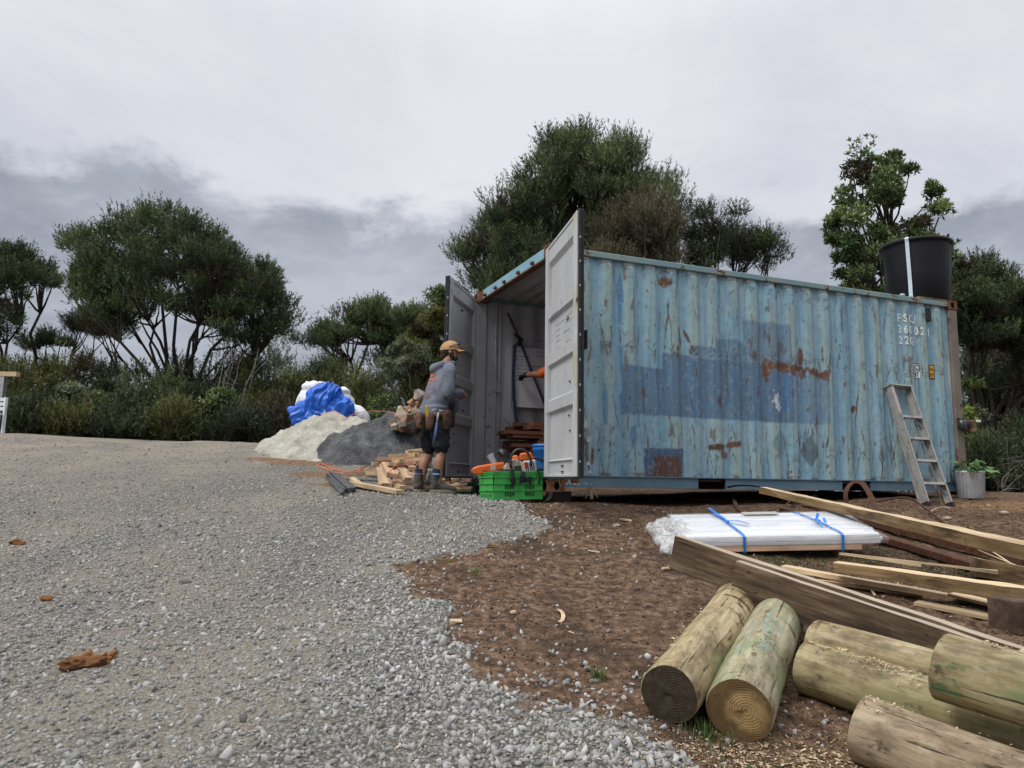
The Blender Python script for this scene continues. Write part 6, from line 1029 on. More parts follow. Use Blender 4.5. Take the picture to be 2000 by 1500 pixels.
S = np.r_[onlog(c0, c1, .125, [(.21, 1.62, .05, .22, 420), (.25, 1.9, .12, .4, 120), (.1, 1.5, .08, .3, 40)]), onlog(a0, a1, .130, [(.3, 1.2, .2, .3, 60), (.15, 1.7, .1, .3, 30)]), onlog(b0, b1, .135, [(.32, 1.75, .06, .18, 90), (.3, 1.5, .2, .3, 40)]), onlog(d0, d1, .128, [(.05, 1.5, .03, .3, 60), (.35, 1.6, .2, .3, 60)]), onlog(e0, e1, .130, [(.12, 1.6, .03, .15, 50)])]
V, F = flakes(len(S), S[:, :2], z=S[:, 2]); tag(link('pole_shavings', raw_mesh('pole_shavings', V, F, M_fl, {'tone': np.repeat(rng.random(len(S)), 4)})), kind='stuff')
Pb = scatter(26000, .2, 7.5, 2.2, 9.4); Pb = Pb[inview(Pb)]; db = dirtf(Pb); Pb = Pb[(db > .1) & (rng.random(len(Pb)) < .10+.9*sstep(5.5, 8.5, Pb[:, 1]+.0*Pb[:, 0]))]; ub = (Pb-CO[:2])@np.array([_c, _s]); vb = (Pb-CO[:2])@np.array([-_s, _c]); Pb = Pb[~((vb > .02) & (ub > 0) & (ub < 6.1))]
V, F = flakes(len(Pb), Pb, z=gzm(Pb[:, 0], Pb[:, 1])+.004); tag(link('bark_chips', raw_mesh('bark_chips', V*1., F, leafmat('bark_chip', [(.03, .018, .01), (.12, .07, .035), (.24, .14, .06), (.36, .27, .17)], .95, 0, .1), {'tone': np.repeat(rng.random(len(Pb)), 4)})), kind='stuff')
# grass tufts
M_gr = leafmat('grass_blade', [(.03, .055, .012), (.075, .125, .03), (.17, .20, .06)], .6, .3)
def blades(P_, h, sp, wdt, tone):
    n = len(P_); a = rng.uniform(0, 6.28, n); ln = h*rng.uniform(.5, 1.2, n); bend = rng.uniform(.15, .9, n)*sp; d = np.c_[np.cos(a), np.sin(a), np.zeros(n)]; s = np.c_[-np.sin(a), np.cos(a), np.zeros(n)]*wdt; m = P_+d*(bend*ln*.35)[:, None]+[0, 0, 1]*(ln*.6)[:, None]; t_ = P_+d*(bend*ln)[:, None]+[0, 0, 1]*(ln*(1-.3*bend))[:, None]
    V = np.stack([P_-s, P_+s, m-s*.8, m+s*.8, t_], 1).reshape(-1, 3); b5 = np.arange(n)[:, None]*5; F = np.concatenate([b5+[0, 1, 3], b5+[0, 3, 2], b5+[2, 3, 4]]); return V, F, np.repeat(tone, 5)
def tuft(label, px, py, n, rad, h, yellow=0.):
    p = G2(px, py); q = np.c_[rng.normal(0, rad, n), rng.normal(0, rad, n)]; zz_ = gzm(q[:, 0]+p[0], q[:, 1]+p[1])-p[2]; V, F, t_ = blades(np.c_[q, zz_-.004], h, .9, .0022, np.clip(rng.uniform(.1, .8, n)+yellow, 0, 1)); o = link('grass_tuft', raw_mesh('grass_tuft', V, F, M_gr, {'tone': t_})); o.location = p; return tag(o, label, 'grass', 'grass tufts')
tuft('green grass tuft between the two front pole ends', 1380, 1425, 110, .05, .075); tuft('lone bright green grass tuft on the stony mud', 1169, 1318, 70, .018, .075, .1); tuft('straw yellow grass tuft on the mud near the gravel edge', 930, 1112, 60, .035, .05, .5); tuft('thin yellow grass at the gravel edge, upslope of the straw tuft', 875, 1090, 40, .03, .03, .5); tuft('bright green tuft at the foot of the grit pile', 625, 893, 60, .06, .09, .1); tuft('small weed beside the bright tuft at the grit pile', 700, 893, 40, .05, .07, .1)
q = []
for px, py, sx, sy, n in ((1480, 1090, .35, .12, 900), (1660, 1090, .4, .15, 1100), (1800, 1060, .35, .2, 900), (1900, 1030, .5, .25, 600), (1850, 1110, .3, .12, 700), (1700, 985, .5, .2, 400), (1470, 1495, .3, .06, 200), (1120, 1030, .5, .2, 120), (1360, 1000, .3, .1, 150)):
    p = G(px, py); q.append(np.c_[rng.normal(p[0], sx, n), rng.normal(p[1], sy, n)])
q = np.concatenate(q); q = q[(q[:, 1] > 1.9) & (fbm(q*4, 3, 3) > .46)]; V, F, t_ = blades(np.c_[q, gzm(q[:, 0], q[:, 1])-.004], .03, 1., .002, rng.uniform(0, .5, len(q))); tag(link('short_grass', raw_mesh('short_grass', V, F, M_gr, {'tone': t_})), kind='stuff')
# ------------------------------------------------------------------ people
def skin_mat(nm, tatt=0.):
    t = NT(nm); v = t.co('Object'); c = t.ramp(t.noise(v, 9, 5), [(.30, .15, .095), (.40, .215, .145)])
    if tatt:
        z = t.n('ShaderNodeSeparateXYZ'); t.link(v, z.inputs[0]); low = t.rng(z.outputs[2], .50, .42, 0, 1); tt = t.rng(t.noise(v, 26, 5, .6, 1.5), .54, .60, 0, .75); c = t.mix(t.math('MULTIPLY', tt, low), c, (.07, .06, .06))
    return t.done(c, .55, None, 0, .35)
M_hood = mat('grey_blue_fleece', [(.10, .112, .145), (.175, .19, .23)], 5, 7, .95, .5, bscale=120, dirt=(.06, .065, .08), dirt_amt=.4, dscale=6); M_short = mat('black_work_cotton', [(.010, .012, .014), (.024, .027, .03)], 8, 5, .9, .3); M_leath = mat('worn_brown_leather', [(.06, .032, .02), (.15, .085, .055)], 14, 6, .7, .3, dirt=(.03, .02, .014)); M_leath2 = mat('dark_pouch_leather', [(.016, .012, .011), (.04, .03, .026)], 14, 5, .75, .3)
M_boot = mat('dusty_boot_suede', [(.045, .042, .036), (.10, .093, .08)], 12, 6, .9, .4); M_sole = mat('dusty_boot_sole', [(.13, .12, .085), (.24, .225, .165)], 20, 5, .9, .3); M_cap = mat('tan_cap_cotton', [(.34, .195, .09), (.46, .28, .14)], 9, 5, .9, .3, bscale=150); M_hair = mat('dark_brown_hair', [(.015, .010, .007), (.045, .03, .02)], 40, 5, .7, .6); M_hv = mat('orange_work_shirt', [(.55, .10, .02), (.70, .16, .04)], 8, 4, .85, .2); M_sock = mat('navy_sock', [(.012, .018, .04), (.025, .035, .07)], 20, 4, .9, .3); M_sockb = mat('pale_blue_sock_band', [(.16, .24, .42), (.26, .36, .55)], 20, 4, .9, .2)
def tb(mb, pts, rad, n=14, up=(1, 0, 0)):   # smooth tapered limb
    P_ = np.array(pts, float); rad = np.array(rad, float); rad = np.c_[rad, rad] if rad.ndim == 1 else rad; K = len(P_); tt = np.linspace(0, K-1, (K-1)*5+1); Q = np.array([[np.interp(t, range(K), P_[:, k]) for k in range(3)] for t in tt]); Rr = np.array([[np.interp(t, range(K), rad[:, k]) for k in range(2)] for t in tt])
    for _ in range(2): Q[1:-1] = (Q[:-2]+Q[1:-1]*2+Q[2:])/4; Rr[1:-1] = (Rr[:-2]+Rr[1:-1]*2+Rr[2:])/4
    mb.tube(Q, Rr, n, up=up)
    for k, s in ((0, .9), (-1, .9)): mb.ell(Q[k], [Rr[k].min()*s]*3, 10)
    return mb
def hand(mb, wr, dr, side, nrm, curl=.25):
    """palm and five fingers; dr = pointing direction, nrm = back of hand"""
    x = np.array(dr, float); x /= np.linalg.norm(x); z = np.array(nrm, float); z -= x*(z@x); z /= np.linalg.norm(z); y = np.cross(z, x)*side; w_ = np.array(wr, float); Rm = np.c_[x, y, z]
    mb.ell(w_+x*.05, (.056, .040, .017), 14, rot=Rm); mb.ell(w_+x*.015, (.032, .028, .020), 12, rot=Rm)
    for i, (yo, ln) in enumerate(((.030, .068), (.010, .078), (-.011, .072), (-.030, .056))):
        p = w_+x*.085+y*yo; P_ = [p]; d = x.copy()
        for j, f in enumerate((.42, .32, .26)):
            c, s = math.cos(curl*(j+1)), math.sin(curl*(j+1)); dd_ = x*c-z*s; p = p+dd_*ln*f; P_.append(p)
        mb.tube(P_, [.0105, .010, .009, .0075], 8, up=z); mb.ell(P_[-1], [.0078]*3, 8)
    p = w_+x*.03+y*.032; P_ = [p, p+x*.025+y*.022-z*.006, p+x*.055+y*.026-z*.016]; mb.tube(P_, [.014, .012, .009], 8, up=z); mb.ell(P_[-1], [.009]*3, 8)
def head(mb, c, fwd):
    """head of 0.23 m with nose, brow and jaw; c = centre"""
    x = np.array(fwd, float); x /= np.linalg.norm(x); y = np.cross((0, 0, 1), x); y /= np.linalg.norm(y); Rm = np.c_[x, y, np.cross(x, y)]; W_ = lambda a, b_, c_: np.array(c)+Rm@np.array([a, b_, c_])
    mb.ell(W_(-.012, 0, .028), (.098, .076, .092), 18, rot=Rm); mb.ell(W_(.020, 0, -.038), (.070, .062, .078), 16, rot=Rm); mb.ell(W_(.052, 0, -.085), (.038, .042, .028), 12, rot=Rm)
    mb.tube([W_(.082, 0, .020), W_(.108, 0, -.022), W_(.090, 0, -.036)], [.010, .014, .009], 8); mb.ell(W_(.074, 0, .030), (.022, .056, .012), 12, rot=Rm); mb.ell(W_(.084, 0, -.060), (.012, .026, .007), 10, rot=Rm)
    for s in (-1, 1): mb.ell(W_(-.004, s*.078, -.012), (.020, .010, .032), 10, rot=Rm); mb.ell(W_(.058, s*.032, -.012), (.020, .024, .018), 10, rot=Rm)
    return W_, Rm
def boot(mb_u, mb_s, an, yaw, L=.30, lift=0.):
    Rm = rotz(yaw); A = np.array(an, float)
    f = lambda *p: A*[1, 1, 0]+Rm@np.array(p)+[0, 0, lift]
    tb(mb_u, [f(-.02, 0, .21), f(-.025, 0, .14), f(-.015, 0, .085)], [(.052, .058), (.047, .058), (.048, .062)], 14); tb(mb_u, [f(-.06, 0, .070), f(.03, 0, .080), f(.10, 0, .062), (f(.17, 0, .052)), f(.20, 0, .045)], [(.038, .044), (.043, .052), (.046, .042), (.046, .034), (.034, .026)], 14, up=(0, 0, 1))
    th = np.linspace(0, 2*np.pi, 26, endpoint=False); ox = np.where(np.cos(th) > 0, .215, .085)*np.cos(th); oy = (.047+.006*np.cos(th*1-.3))*np.sign(np.sin(th))*np.abs(np.sin(th))**.75
    V = [np.array([f(a, b_, z) for a, b_ in zip(ox*s, oy*s)]) for z, s in ((.0, .97), (.012, 1.02), (.030, 1.0), (.042, .93))]; b0_ = len(V[0]); mb_s.grid(np.array(V), close=True); mb_s.add(V[0], [tuple(range(25, -1, -1))]); mb_s.add(V[-1], [tuple(range(26))])
# --- the man outside
mp = at(847, 963, 8.15); mp[2] = gm(mp[0], mp[1]); MH = .48; PM = thing('person', 'man in a grey hoodie, tan cap and tool belt with his back half turned', 'person', mp, (0, 0, MH)); PM.scale = (.975,)*3
sk = skin_mat('tanned_skin', 1.); b = MB()
HR, HL = np.array([.0, -.095, .90]), np.array([-.02, .095, .90]); KR, KL = np.array([.035, -.11, .485]), np.array([-.035, .11, .485]); AR, AL = np.array([.0, -.115, .10]), np.array([-.12, .12, .10])
for H_, K_, A_ in ((HR, KR, AR), (HL, KL, AL)): tb(b, [H_, (H_+K_)/2, K_+[0, 0, .03], K_-[0, 0, .06], K_*.62+A_*.38-[.018, 0, 0], K_*.3+A_*.7, A_], [.095, .082, .060, .056, .062, .045, .038]); tb(b, [A_, A_*[1, 1, 0]+[.08, 0, .05], A_*[1, 1, 0]+[.15, 0, .04]], [.036, .035, .026], up=(0, 0, 1))
tb(b, [(-.01, 0, .86), (.0, 0, 1.0), (.01, 0, 1.22), (.02, 0, 1.38), (.03, 0, 1.46)], [(.16, .105), (.145, .09), (.17, .11), (.175, .095), (.07, .07)], 18); tb(b, [(.03, 0, 1.44), (.055, 0, 1.56)], [.062, .056])
S_R, E_R, W_R = np.array([.02, -.185, 1.405]), np.array([.035, -.245, 1.115]), np.array([.24, -.12, 1.15]); S_L, E_L, W_L = np.array([.02, .185, 1.405]), np.array([.04, .25, 1.115]), np.array([.24, .10, 1.13])
for S_, E_, W_h, s in ((S_R, E_R, W_R, 1), (S_L, E_L, W_L, -1)): tb(b, [S_, (S_+E_)/2, E_, (E_+W_h)/2, W_h], [.058, .048, .042, .038, .028]); hand(b, W_h, (.6, .8*s, .1), -s, (.4, -.3*s, .8), .4)
HC = np.array([.075, 0, 1.645]); WH, RH = head(b, HC, (1, -.42, .02)); fuse('body', b, sk, .0088, 3, PM)
# hoodie: torso, sleeves, hood roll
b = MB(); tb(b, [(-.035, 0, .845), (-.035, 0, .90), (-.025, 0, 1.0), (-.005, 0, 1.2), (.015, 0, 1.36), (.03, 0, 1.455)], [(.190, .145), (.198, .155), (.192, .148), (.205, .145), (.200, .118), (.095, .085)], 22)
for S_, E_, W_h in ((S_R, E_R, W_R), (S_L, E_L, W_L)): tb(b, [S_*[1, .82, 1]+[0, 0, .005], S_, (S_+E_)/2, E_+[-.012, 0, .0], (E_+W_h)/2, W_h-(W_h-E_)*.06], [.075, .078, .072, .066, .058, .044])
T = np.linspace(0, 2*np.pi, 17); tb(b, np.c_[.035+.085*np.cos(T), .105*np.sin(T), 1.475+.018*np.cos(T)], np.full(17, .036), 10, up=(0, 0, 1)); tb(b, [(-.035, -.09, 1.475), (-.085, -.05, 1.440), (-.100, 0, 1.420), (-.085, .05, 1.440), (-.035, .09, 1.475)], [.040, .050, .056, .050, .040], 12, up=(0, 0, 1)); b.ell((.20, 0, 1.0), (.04, .13, .09), 14)
def wr(c): 
    sag = np.clip((1.12-c[:, 2])*6, .15, 1); return (np.abs(vn(c*[5, 5, 17], 61)-.5)*-.045+.011)*sag+(np.abs(vn(c*[9, 9, 7], 63)-.5)*-.022+.005)
hd = fuse('hoodie', b, M_hood, .0105, 5, PM, wr)
co_ = [v.co.copy() for v in hd.data.vertices]; bv = BVHTree.FromPolygons(co_, [p.vertices[:] for p in hd.data.polygons])
def on_back(mb, off=.004):
    out = []
    for v in mb.verts():
        h = bv.ray_cast(Vector((-1.2, v[1], v[2])), Vector((1, 0, 0))); out.append((h[0].x-off if h[0] else -.17, v[1], v[2]))
    mb.v = [np.array(out)]; return mb
b = MB(); pen_lines(b, (0, 0, 0), (0, -1, 0), (0, 0, 1), [(-.13, 1.335, .20), (-.115, 1.275, .23)], .2, .055, (-1, 0, 0), .014, 41); pen_lines(b, (0, 0, 0), (0, -1, 0), (0, 0, 1), [(-.13, 1.332, .20), (-.115, 1.272, .23)], .2, .058, (-1, 0, 0), .010, 42); obj('back_print', on_back(b), mat('orange_print', [(.55, .14, .05), (.72, .22, .09)], 40, 4, .8, 0), hd)['kind'] = 'stuff'
b = MB(); pen_lines(b, (0, 0, 0), (0, -1, 0), (0, 0, 1), [(-.11, 1.245, .09), (.03, 1.245, .06)], .2, .022, (-1, 0, 0), .004, 45); obj('back_print', on_back(b), mat('pale_print', [(.45, .35, .33), (.55, .42, .4)], 40, 4, .8, 0), hd)['kind'] = 'stuff'
b = MB(); pen_lines(b, (0, 0, 0), (0, -1, 0), (0, 0, 1), [(-.11, 1.165, .14), (-.10, 1.13, .14), (-.07, 1.095, .17), (-.05, 1.065, .09)], .2, .036, (-1, 0, 0), .007, 47); obj('back_print', on_back(b), mat('faded_red_print', [(.24, .085, .075), (.34, .13, .11)], 40, 4, .8, 0), hd)['kind'] = 'stuff'
b = MB(); tb(b, [(-.01, 0, .80), (-.01, 0, .90), (-.005, 0, 1.0)], [(.185, .135), (.180, .135), (.165, .125)], 20)
for H_, K_ in ((HR, KR), (HL, KL)): tb(b, [H_-[0, 0, .02], (H_+K_)/2, K_*.93+H_*.07], [(.108, .112), (.100, .104), (.092, .098)], 16)
fuse('shorts', b, M_short, .011, 3, PM, lambda c: (np.abs(fbm(c*[9, 9, 12], 71, 3)-.5)*-.07+.014))
for A_, yw in ((AR, -.12), (AL, .35)):
    bu, bs = MB(), MB(); boot(bu, bs, A_, yw-.1 if A_ is AR else yw); bo = fuse('boot', bu, M_boot, .008, 3, PM, lambda c: (fbm(c*30, 3, 3)-.5)*.008); obj('sole', bs, M_sole, bo, True)
    bsk = MB().tube([A_+[-.018, 0, .08], A_+[-.015, 0, .135], A_+[-.012, 0, .17]], [.052, .052, .050], 16, cap=False); so_ = obj('sock', bsk, M_sock, PM, True); obj('sock_band', MB().tube([A_+[-.016, 0, .105], A_+[-.015, 0, .122]], [.0535, .0535], 16, cap=False), M_sockb, so_, True)
# cap, hair, beard, sunglasses
b = MB(); n = 18; th = np.linspace(0, 2*np.pi, 26, endpoint=False); V = [np.c_[.116*math.cos(p)*np.cos(th)*1.0-.010, .094*math.cos(p)*np.sin(th), np.full(26, .022+.108*math.sin(p))] for p in np.linspace(-.12, 1.5, 8)]; V = [np.array(v)@RH.T+HC for v in V]; b.grid(np.array(V), close=True); b.add(V[-1], [tuple(range(26))]); cp = obj('cap', b, M_cap, PM, True)
a = np.linspace(-1.05, 1.05, 13); rows = [np.c_[(.10+e)*np.cos(a*.9)*(1)-.012+e*.25*np.cos(a), .090*np.sin(a*1.05)*(1-.12*e/.075), .026-.016*(e/.075)-.016*a**2*(e/.075)] for e in np.linspace(0, .075, 5)]; R2 = [r_-[0, 0, .005] for r_ in rows]; b = MB().grid(np.array(rows)@RH.T+HC); b.grid(np.array(R2)[::-1]@RH.T+HC); obj('brim', b, M_cap, cp, True)
b = MB().ell(HC+RH@np.array([-.045, 0, -.01]), (.075, .082, .055), 14, rot=RH).ell(HC+RH@np.array([-.072, 0, -.055]), (.04, .068, .06), 14, rot=RH); 
fuse('hair', b, M_hair, .008, 1, PM, lambda c: (fbm(c*60, 3, 3)-.5)*.03)
b = MB().ell(HC+RH@np.array([.050, 0, -.088]), (.046, .052, .036), 14, rot=RH).ell(HC+RH@np.array([.02, -.055, -.05]), (.03, .014, .045), 12, rot=RH).ell(HC+RH@np.array([.02, .055, -.05]), (.03, .014, .045), 12, rot=RH); fuse('beard', b, M_hair, .007, 1, PM, lambda c: (fbm(c*80, 5, 3)-.5)*.012)
M_gls = bpy.data.materials['gloss_black_plastic']; b = MB()
for s in (-1, 1): b.ell(HC+RH@np.array([.088, s*.036, .080]), (.012, .032, .020), 12, rot=RH); b.tube([HC+RH@np.array([.085, s*.07, .078]), HC+RH@np.array([.03, s*.094, .062]), HC+RH@np.array([-.02, s*.098, .040])], .005, 6)
tag(obj('sunglasses', b, M_gls, None, True), 'black sunglasses pushed up on the tan cap', 'sunglasses'); sg = bpy.data.objects['sunglasses']; sg.location = mp; sg.scale = (.975,)*3; sg.rotation_euler = (0, 0, MH)
# tool belt with pouches
T = np.linspace(0, 2*np.pi, 40, endpoint=False); ring = [np.c_[-.02+(.163+o_)*np.cos(T), (.203+o_)*np.sin(T), np.full(40, z)+.012*np.cos(T+.5)] for z, o_ in ((.845, 0), (.848, .006), (.893, .006), (.896, 0))]; TBt = obj('tool_belt', MB().grid(np.array(ring), close=True), M_leath, PM, True)
def pouch(a, z, w_, h_, d_, m, tp=.8, name='pouch'):
    c = np.array([-.02+.163*math.cos(a), .203*math.sin(a), z]); nn = np.array([math.cos(a)/.163, math.sin(a)/.203, 0]); nn /= np.linalg.norm(nn); tt = np.array([-nn[1], nn[0], 0]); Rm = np.c_[tt, nn, [0, 0, 1]]; th = np.linspace(0, 2*np.pi, 20, endpoint=False); V = []
    for k, (f, e) in enumerate(((.0, .55), (.08, .85), (.4, 1.), (.8, 1.05), (1., 1.12), (1., .98), (.5, .9))): V.append(np.c_[np.cos(th)*w_/2*(tp+(1-tp)*f)*min(1, e), d_/2+np.sin(th)*d_/2*e, np.full(20, (f-1)*h_+.02*(np.sin(th) if f == 1 else 0))])
    o = obj(name, MB().grid(np.array(V)@Rm.T+c, close=True).add((np.array(V)@Rm.T+c)[0], [tuple(range(20))]), m, TBt, True); return c, Rm
pouch(R(200), .885, .15, .17, .09, M_leath); pouch(R(232), .87, .12, .16, .08, M_leath); pouch(R(292), .915, .13, .20, .045, M_leath, .97); pouch(R(172), .80, .16, .14, .10, M_leath2); pouch(R(320), .89, .12, .15, .07, M_leath2); pouch(R(120), .88, .15, .18, .09, M_leath)
o = obj('pouch_ring', MB().tube([(-.235+.0, -.13+.055*math.cos(t), .83+.055*math.sin(t)) for t in np.linspace(0, 2*np.pi, 20)], .012, 8), M_leath2, TBt, True)
loc = lambda *p: mp+rotz(MH)@(np.array(p)*.975)
HM = thing('claw_hammer', 'claw hammer with blue handle hanging head up from the tool belt', 'hammer', loc(-.075, -.265, .885), (R(4), R(6), MH)); obj('handle', MB().tube([(0, 0, .02), (0, 0, -.12)], [.011, .012], 8), M_galv, HM, True); obj('grip', MB().tube([(0, 0, -.10), (.004, 0, -.22), (0, 0, -.33)], [.015, .017, .016], 8), mat('blue_grip', [(.04, .07, .16), (.08, .13, .26)], 9, 4, .6, .1), HM, True); obj('hammer_head', MB().tube([(.07, 0, .035), (.03, 0, .03), (0, 0, .028)], [.015, .012, .013], 8).tube([(0, 0, .03), (-.05, 0, .035), (-.09, 0, .01)], [.013, .01, .004], 8), mat('hammer_steel', [(.25, .25, .26), (.42, .42, .43)], 20, 4, .4, .1, metal=.7), HM, True)
o = obj('yellow_knife', MB().box((0, 0, 0), (.032, .016, .15)), mat('yellow_tool_plastic', [(.62, .42, .01), (.72, .52, .02)], 9, 3, .5, 0), None, bevel=.004); o.location = loc(-.185, -.215, .895); o.rotation_euler = (R(10), R(-16), MH); tag(o, 'yellow handled tool standing in the leather pouch at the hip of the man', 'tool')
def _lean(o):
    if o.type == 'MESH':
        n = len(o.data.vertices); co = np.empty(n*3, np.float32); o.data.vertices.foreach_get('co', co); co = co.reshape(-1, 3); co[:, 0] += np.clip(co[:, 2]-.88, 0, 2)*.115; o.data.vertices.foreach_set('co', co.ravel()); o.data.update()
    for c in o.children: _lean(c)
_lean(PM); _lean(sg)
# --- the second worker inside, reaching for the board
p2 = cw(1.02, 1.50, .157); H2 = YAW+R(100); P2 = thing('person', 'worker hidden behind the open door whose gloved hand points at the whiteboard', 'person', p2, (0, 0, H2))
inv = lambda w_: rotz(-H2)@(np.array(w_)-p2)
hw = inv(cw(.62, 2.24, 1.49)); b = MB()
for s in (-1, 1): tb(b, [(0, s*.095, .90), (.01, s*.10, .49), (0, s*.105, .10)], [.092, .058, .038]); tb(b, [(0, s*.105, .09), (.14, s*.11, .035)], [.036, .028], up=(0, 0, 1))
tb(b, [(0, 0, .86), (.0, 0, 1.0), (.01, 0, 1.22), (.02, 0, 1.38), (.02, 0, 1.47)], [(.16, .105), (.145, .09), (.17, .11), (.175, .095), (.07, .07)], 18); tb(b, [(.02, 0, 1.45), (.04, 0, 1.56)], [.062, .056])
sA = np.array([.02, .19, 1.41]); dA = hw-sA; la = np.linalg.norm(dA); wA = hw-dA/la*.12; eA = (sA+wA)/2+np.array([0, 0, -.05]); sB, eB, wB = np.array([.02, -.19, 1.41]), np.array([-.0, -.25, 1.12]), np.array([.10, -.22, .88])
for S_, E_, W_h in ((sA, eA, wA), (sB, eB, wB)): tb(b, [S_, (S_+E_)/2, E_, (E_+W_h)/2, W_h], [.06, .052, .046, .044, .032])
hand(b, wA, dA, 1, (0, 0, 1), .35); hand(b, wB, (.2, 0, -1), 1, (0, -1, 0), .3); WH2, RH2 = head(b, np.array([.06, 0, 1.645]), (1, .25, 0)); fuse('body', b, skin_mat('worker_skin'), .013, 3, P2)
b = MB(); hand(b, wA, dA, 1, (0, 0, 1), .38); tb(b, [wA-dA/la*.02, wA+dA/la*.04], [.034, .034]); fuse('glove', b, mat('dark_grey_glove', [(.02, .02, .022), (.05, .05, .052)], 20, 4, .85, .3), .006, 1, P2, lambda c: np.full(len(c), .0035))
o = obj('marker_pen', MB().tube([(0, 0, -.06), (0, 0, .05)], .008, 8).tube([(0, 0, .05), (0, 0, .075)], [.006, .003], 8), M_ink, None, True); pw2 = p2+rotz(H2)@(wA+dA/la*.115); o.location = pw2+[0, 0, .0]; o.rotation_euler = (R(-60), R(-30), YAW); tag(o, 'dark marker pen held in the gloved hand at the whiteboard', 'pen')
b = MB(); tb(b, [(0, 0, .84), (.0, 0, 1.0), (.01, 0, 1.22), (.02, 0, 1.38), (.02, 0, 1.45)], [(.18, .13), (.17, .118), (.19, .13), (.19, .112), (.085, .078)], 20)
for S_, E_, W_h in ((sA, eA, wA), (sB, eB, wB)): tb(b, [S_*[1, .8, 1], S_, (S_+E_)/2, E_*.9+S_*.1+(E_-S_)*.22], [.07, .072, .066, .062])
fuse('shirt', b, M_hv, .012, 3, P2, lambda c: (np.abs(fbm(c*[8, 8, 10], 91, 3)-.5)*-.06+.012)); b = MB(); tb(b, [(0, 0, .80), (0, 0, .95)], [(.18, .13), (.168, .125)], 18)
for s in (-1, 1): tb(b, [(0, s*.095, .88), (.01, s*.10, .52)], [.108, .088])
fuse('shorts', b, M_short, .014, 3, P2)
for s in (-1, 1): bu, bs = MB(), MB(); boot(bu, bs, (0, s*.105, .1), s*.1); bo = fuse('boot', bu, M_boot, .011, 3, P2); obj('sole', bs, M_sole, bo, True)
b = MB().ell(np.array([.06, 0, 1.645])+RH2@np.array([-.025, 0, .04]), (.095, .084, .085), 14, rot=RH2); fuse('hair', b, M_hair, .010, 1, P2, lambda c: (fbm(c*60, 3, 3)-.5)*.03)
# ------------------------------------------------------------------ vegetation
M_fol = {k: leafmat(k, [(.071, .048, .032)]+c, .6, .22, .25) for k, c in {
    'kanuka_leaf': [(.026, .044, .022), (.063, .093, .040), (.114, .146, .058), (.185, .215, .086)], 'manuka_leaf': [(.037, .047, .018), (.088, .103, .034), (.157, .168, .058), (.241, .232, .086)], 'brown_manuka_leaf': [(.037, .032, .018), (.088, .077, .044), (.157, .134, .077), (.222, .190, .120)],
    'broad_leaf': [(.034, .060, .024), (.077, .124, .044), (.157, .215, .077), (.315, .343, .153)], 'grey_green_leaf': [(.055, .072, .038), (.130, .151, .081), (.231, .250, .145), (.370, .378, .238)], 'dark_leaf': [(.019, .029, .018), (.040, .056, .031), (.074, .097, .047), (.130, .154, .068)], 'lime_leaf': [(.055, .094, .021), (.139, .197, .048), (.241, .300, .077), (.370, .412, .136)]}.items()}
M_bark = mat('grey_brown_bark', [(.030, .025, .020), (.075, .062, .050)], 9, 6, .95, .6, sc=(1, 1, .2)); M_dead = mat('bleached_dead_wood', [(.12, .108, .09), (.22, .20, .172)], 9, 5, .9, .3)
def tufts(C, Rd, n, L, wd, nb, style, tone, up=.8, shell=.45):
    """feathery sprays (or leaf whorls) through ellipsoid clumps: C centres, Rd radii (k,3), n sprays per clump"""
    k = len(C); d = rng.normal(size=(k, n, 3)); d /= np.linalg.norm(d, axis=-1, keepdims=True); d[..., 2] = np.where(d[..., 2] < -.35, -d[..., 2], d[..., 2]); rad = (shell+(1-shell)*rng.random((k, n, 1)))
    P = C[:, None]+d*Rd[:, None]*rad; P = P.reshape(-1, 3); D = d.reshape(-1, 3); tn = np.repeat(tone, n)+rng.normal(0, .10, len(P)); m = len(P)
    ax = D*.75+np.array([0, 0, up])+rng.normal(0, .3, (m, 3)); ax /= np.linalg.norm(ax, axis=1)[:, None]
    A = np.repeat(ax, nb, 0); B = np.repeat(P, nb, 0); t = np.repeat(tn, nb)+rng.normal(0, .12, m*nb); N_ = len(A)
    if style == 'needle':
        t_ = rng.random((N_, 1)); Ls = np.repeat(L*rng.uniform(1.2, 2.6, (m, 1)), nb, 0); sd_ = rng.normal(size=(N_, 3)); sd_ -= A*(sd_*A).sum(1)[:, None]; sd_ /= np.linalg.norm(sd_, axis=1)[:, None]; B = B+A*(t_-.35)*Ls+np.array([0, 0, .12])*(t_**2)*Ls; dr = A*.85+sd_*.62; dr /= np.linalg.norm(dr, axis=1)[:, None]; s = np.cross(dr, rng.normal(size=(N_, 3))); s /= np.linalg.norm(s, axis=1)[:, None]; ln = L*.62*(1.15-.5*t_)*rng.uniform(.7, 1.2, (N_, 1))
        V = np.stack([B-s*wd, B+s*wd, B+dr*ln], 1).reshape(-1, 3); F = np.arange(N_*3).reshape(-1, 3); return V, F, np.repeat(np.clip(t+.14*(t_[:, 0]-.4), 0, 1), 3)
    dr = A*.35+rng.normal(0, .75, (N_, 3)); dr /= np.linalg.norm(dr, axis=1)[:, None]; s = np.cross(dr, rng.normal(size=(N_, 3))*.5+[0, 0, 1]); s /= np.linalg.norm(s, axis=1)[:, None]; ln = L*rng.uniform(.6, 1.2, (N_, 1)); u_ = np.cross(s, dr)
    V = np.stack([B, B+dr*ln*.5-s*wd-u_*wd*.25, B+dr*ln, B+dr*ln*.5+s*wd-u_*wd*.25], 1).reshape(-1, 3); i = np.arange(N_)[:, None]*4; F = np.concatenate([i+[0, 1, 2], i+[0, 2, 3]]); return V, F, np.repeat(np.clip(t, 0, 1), 4)
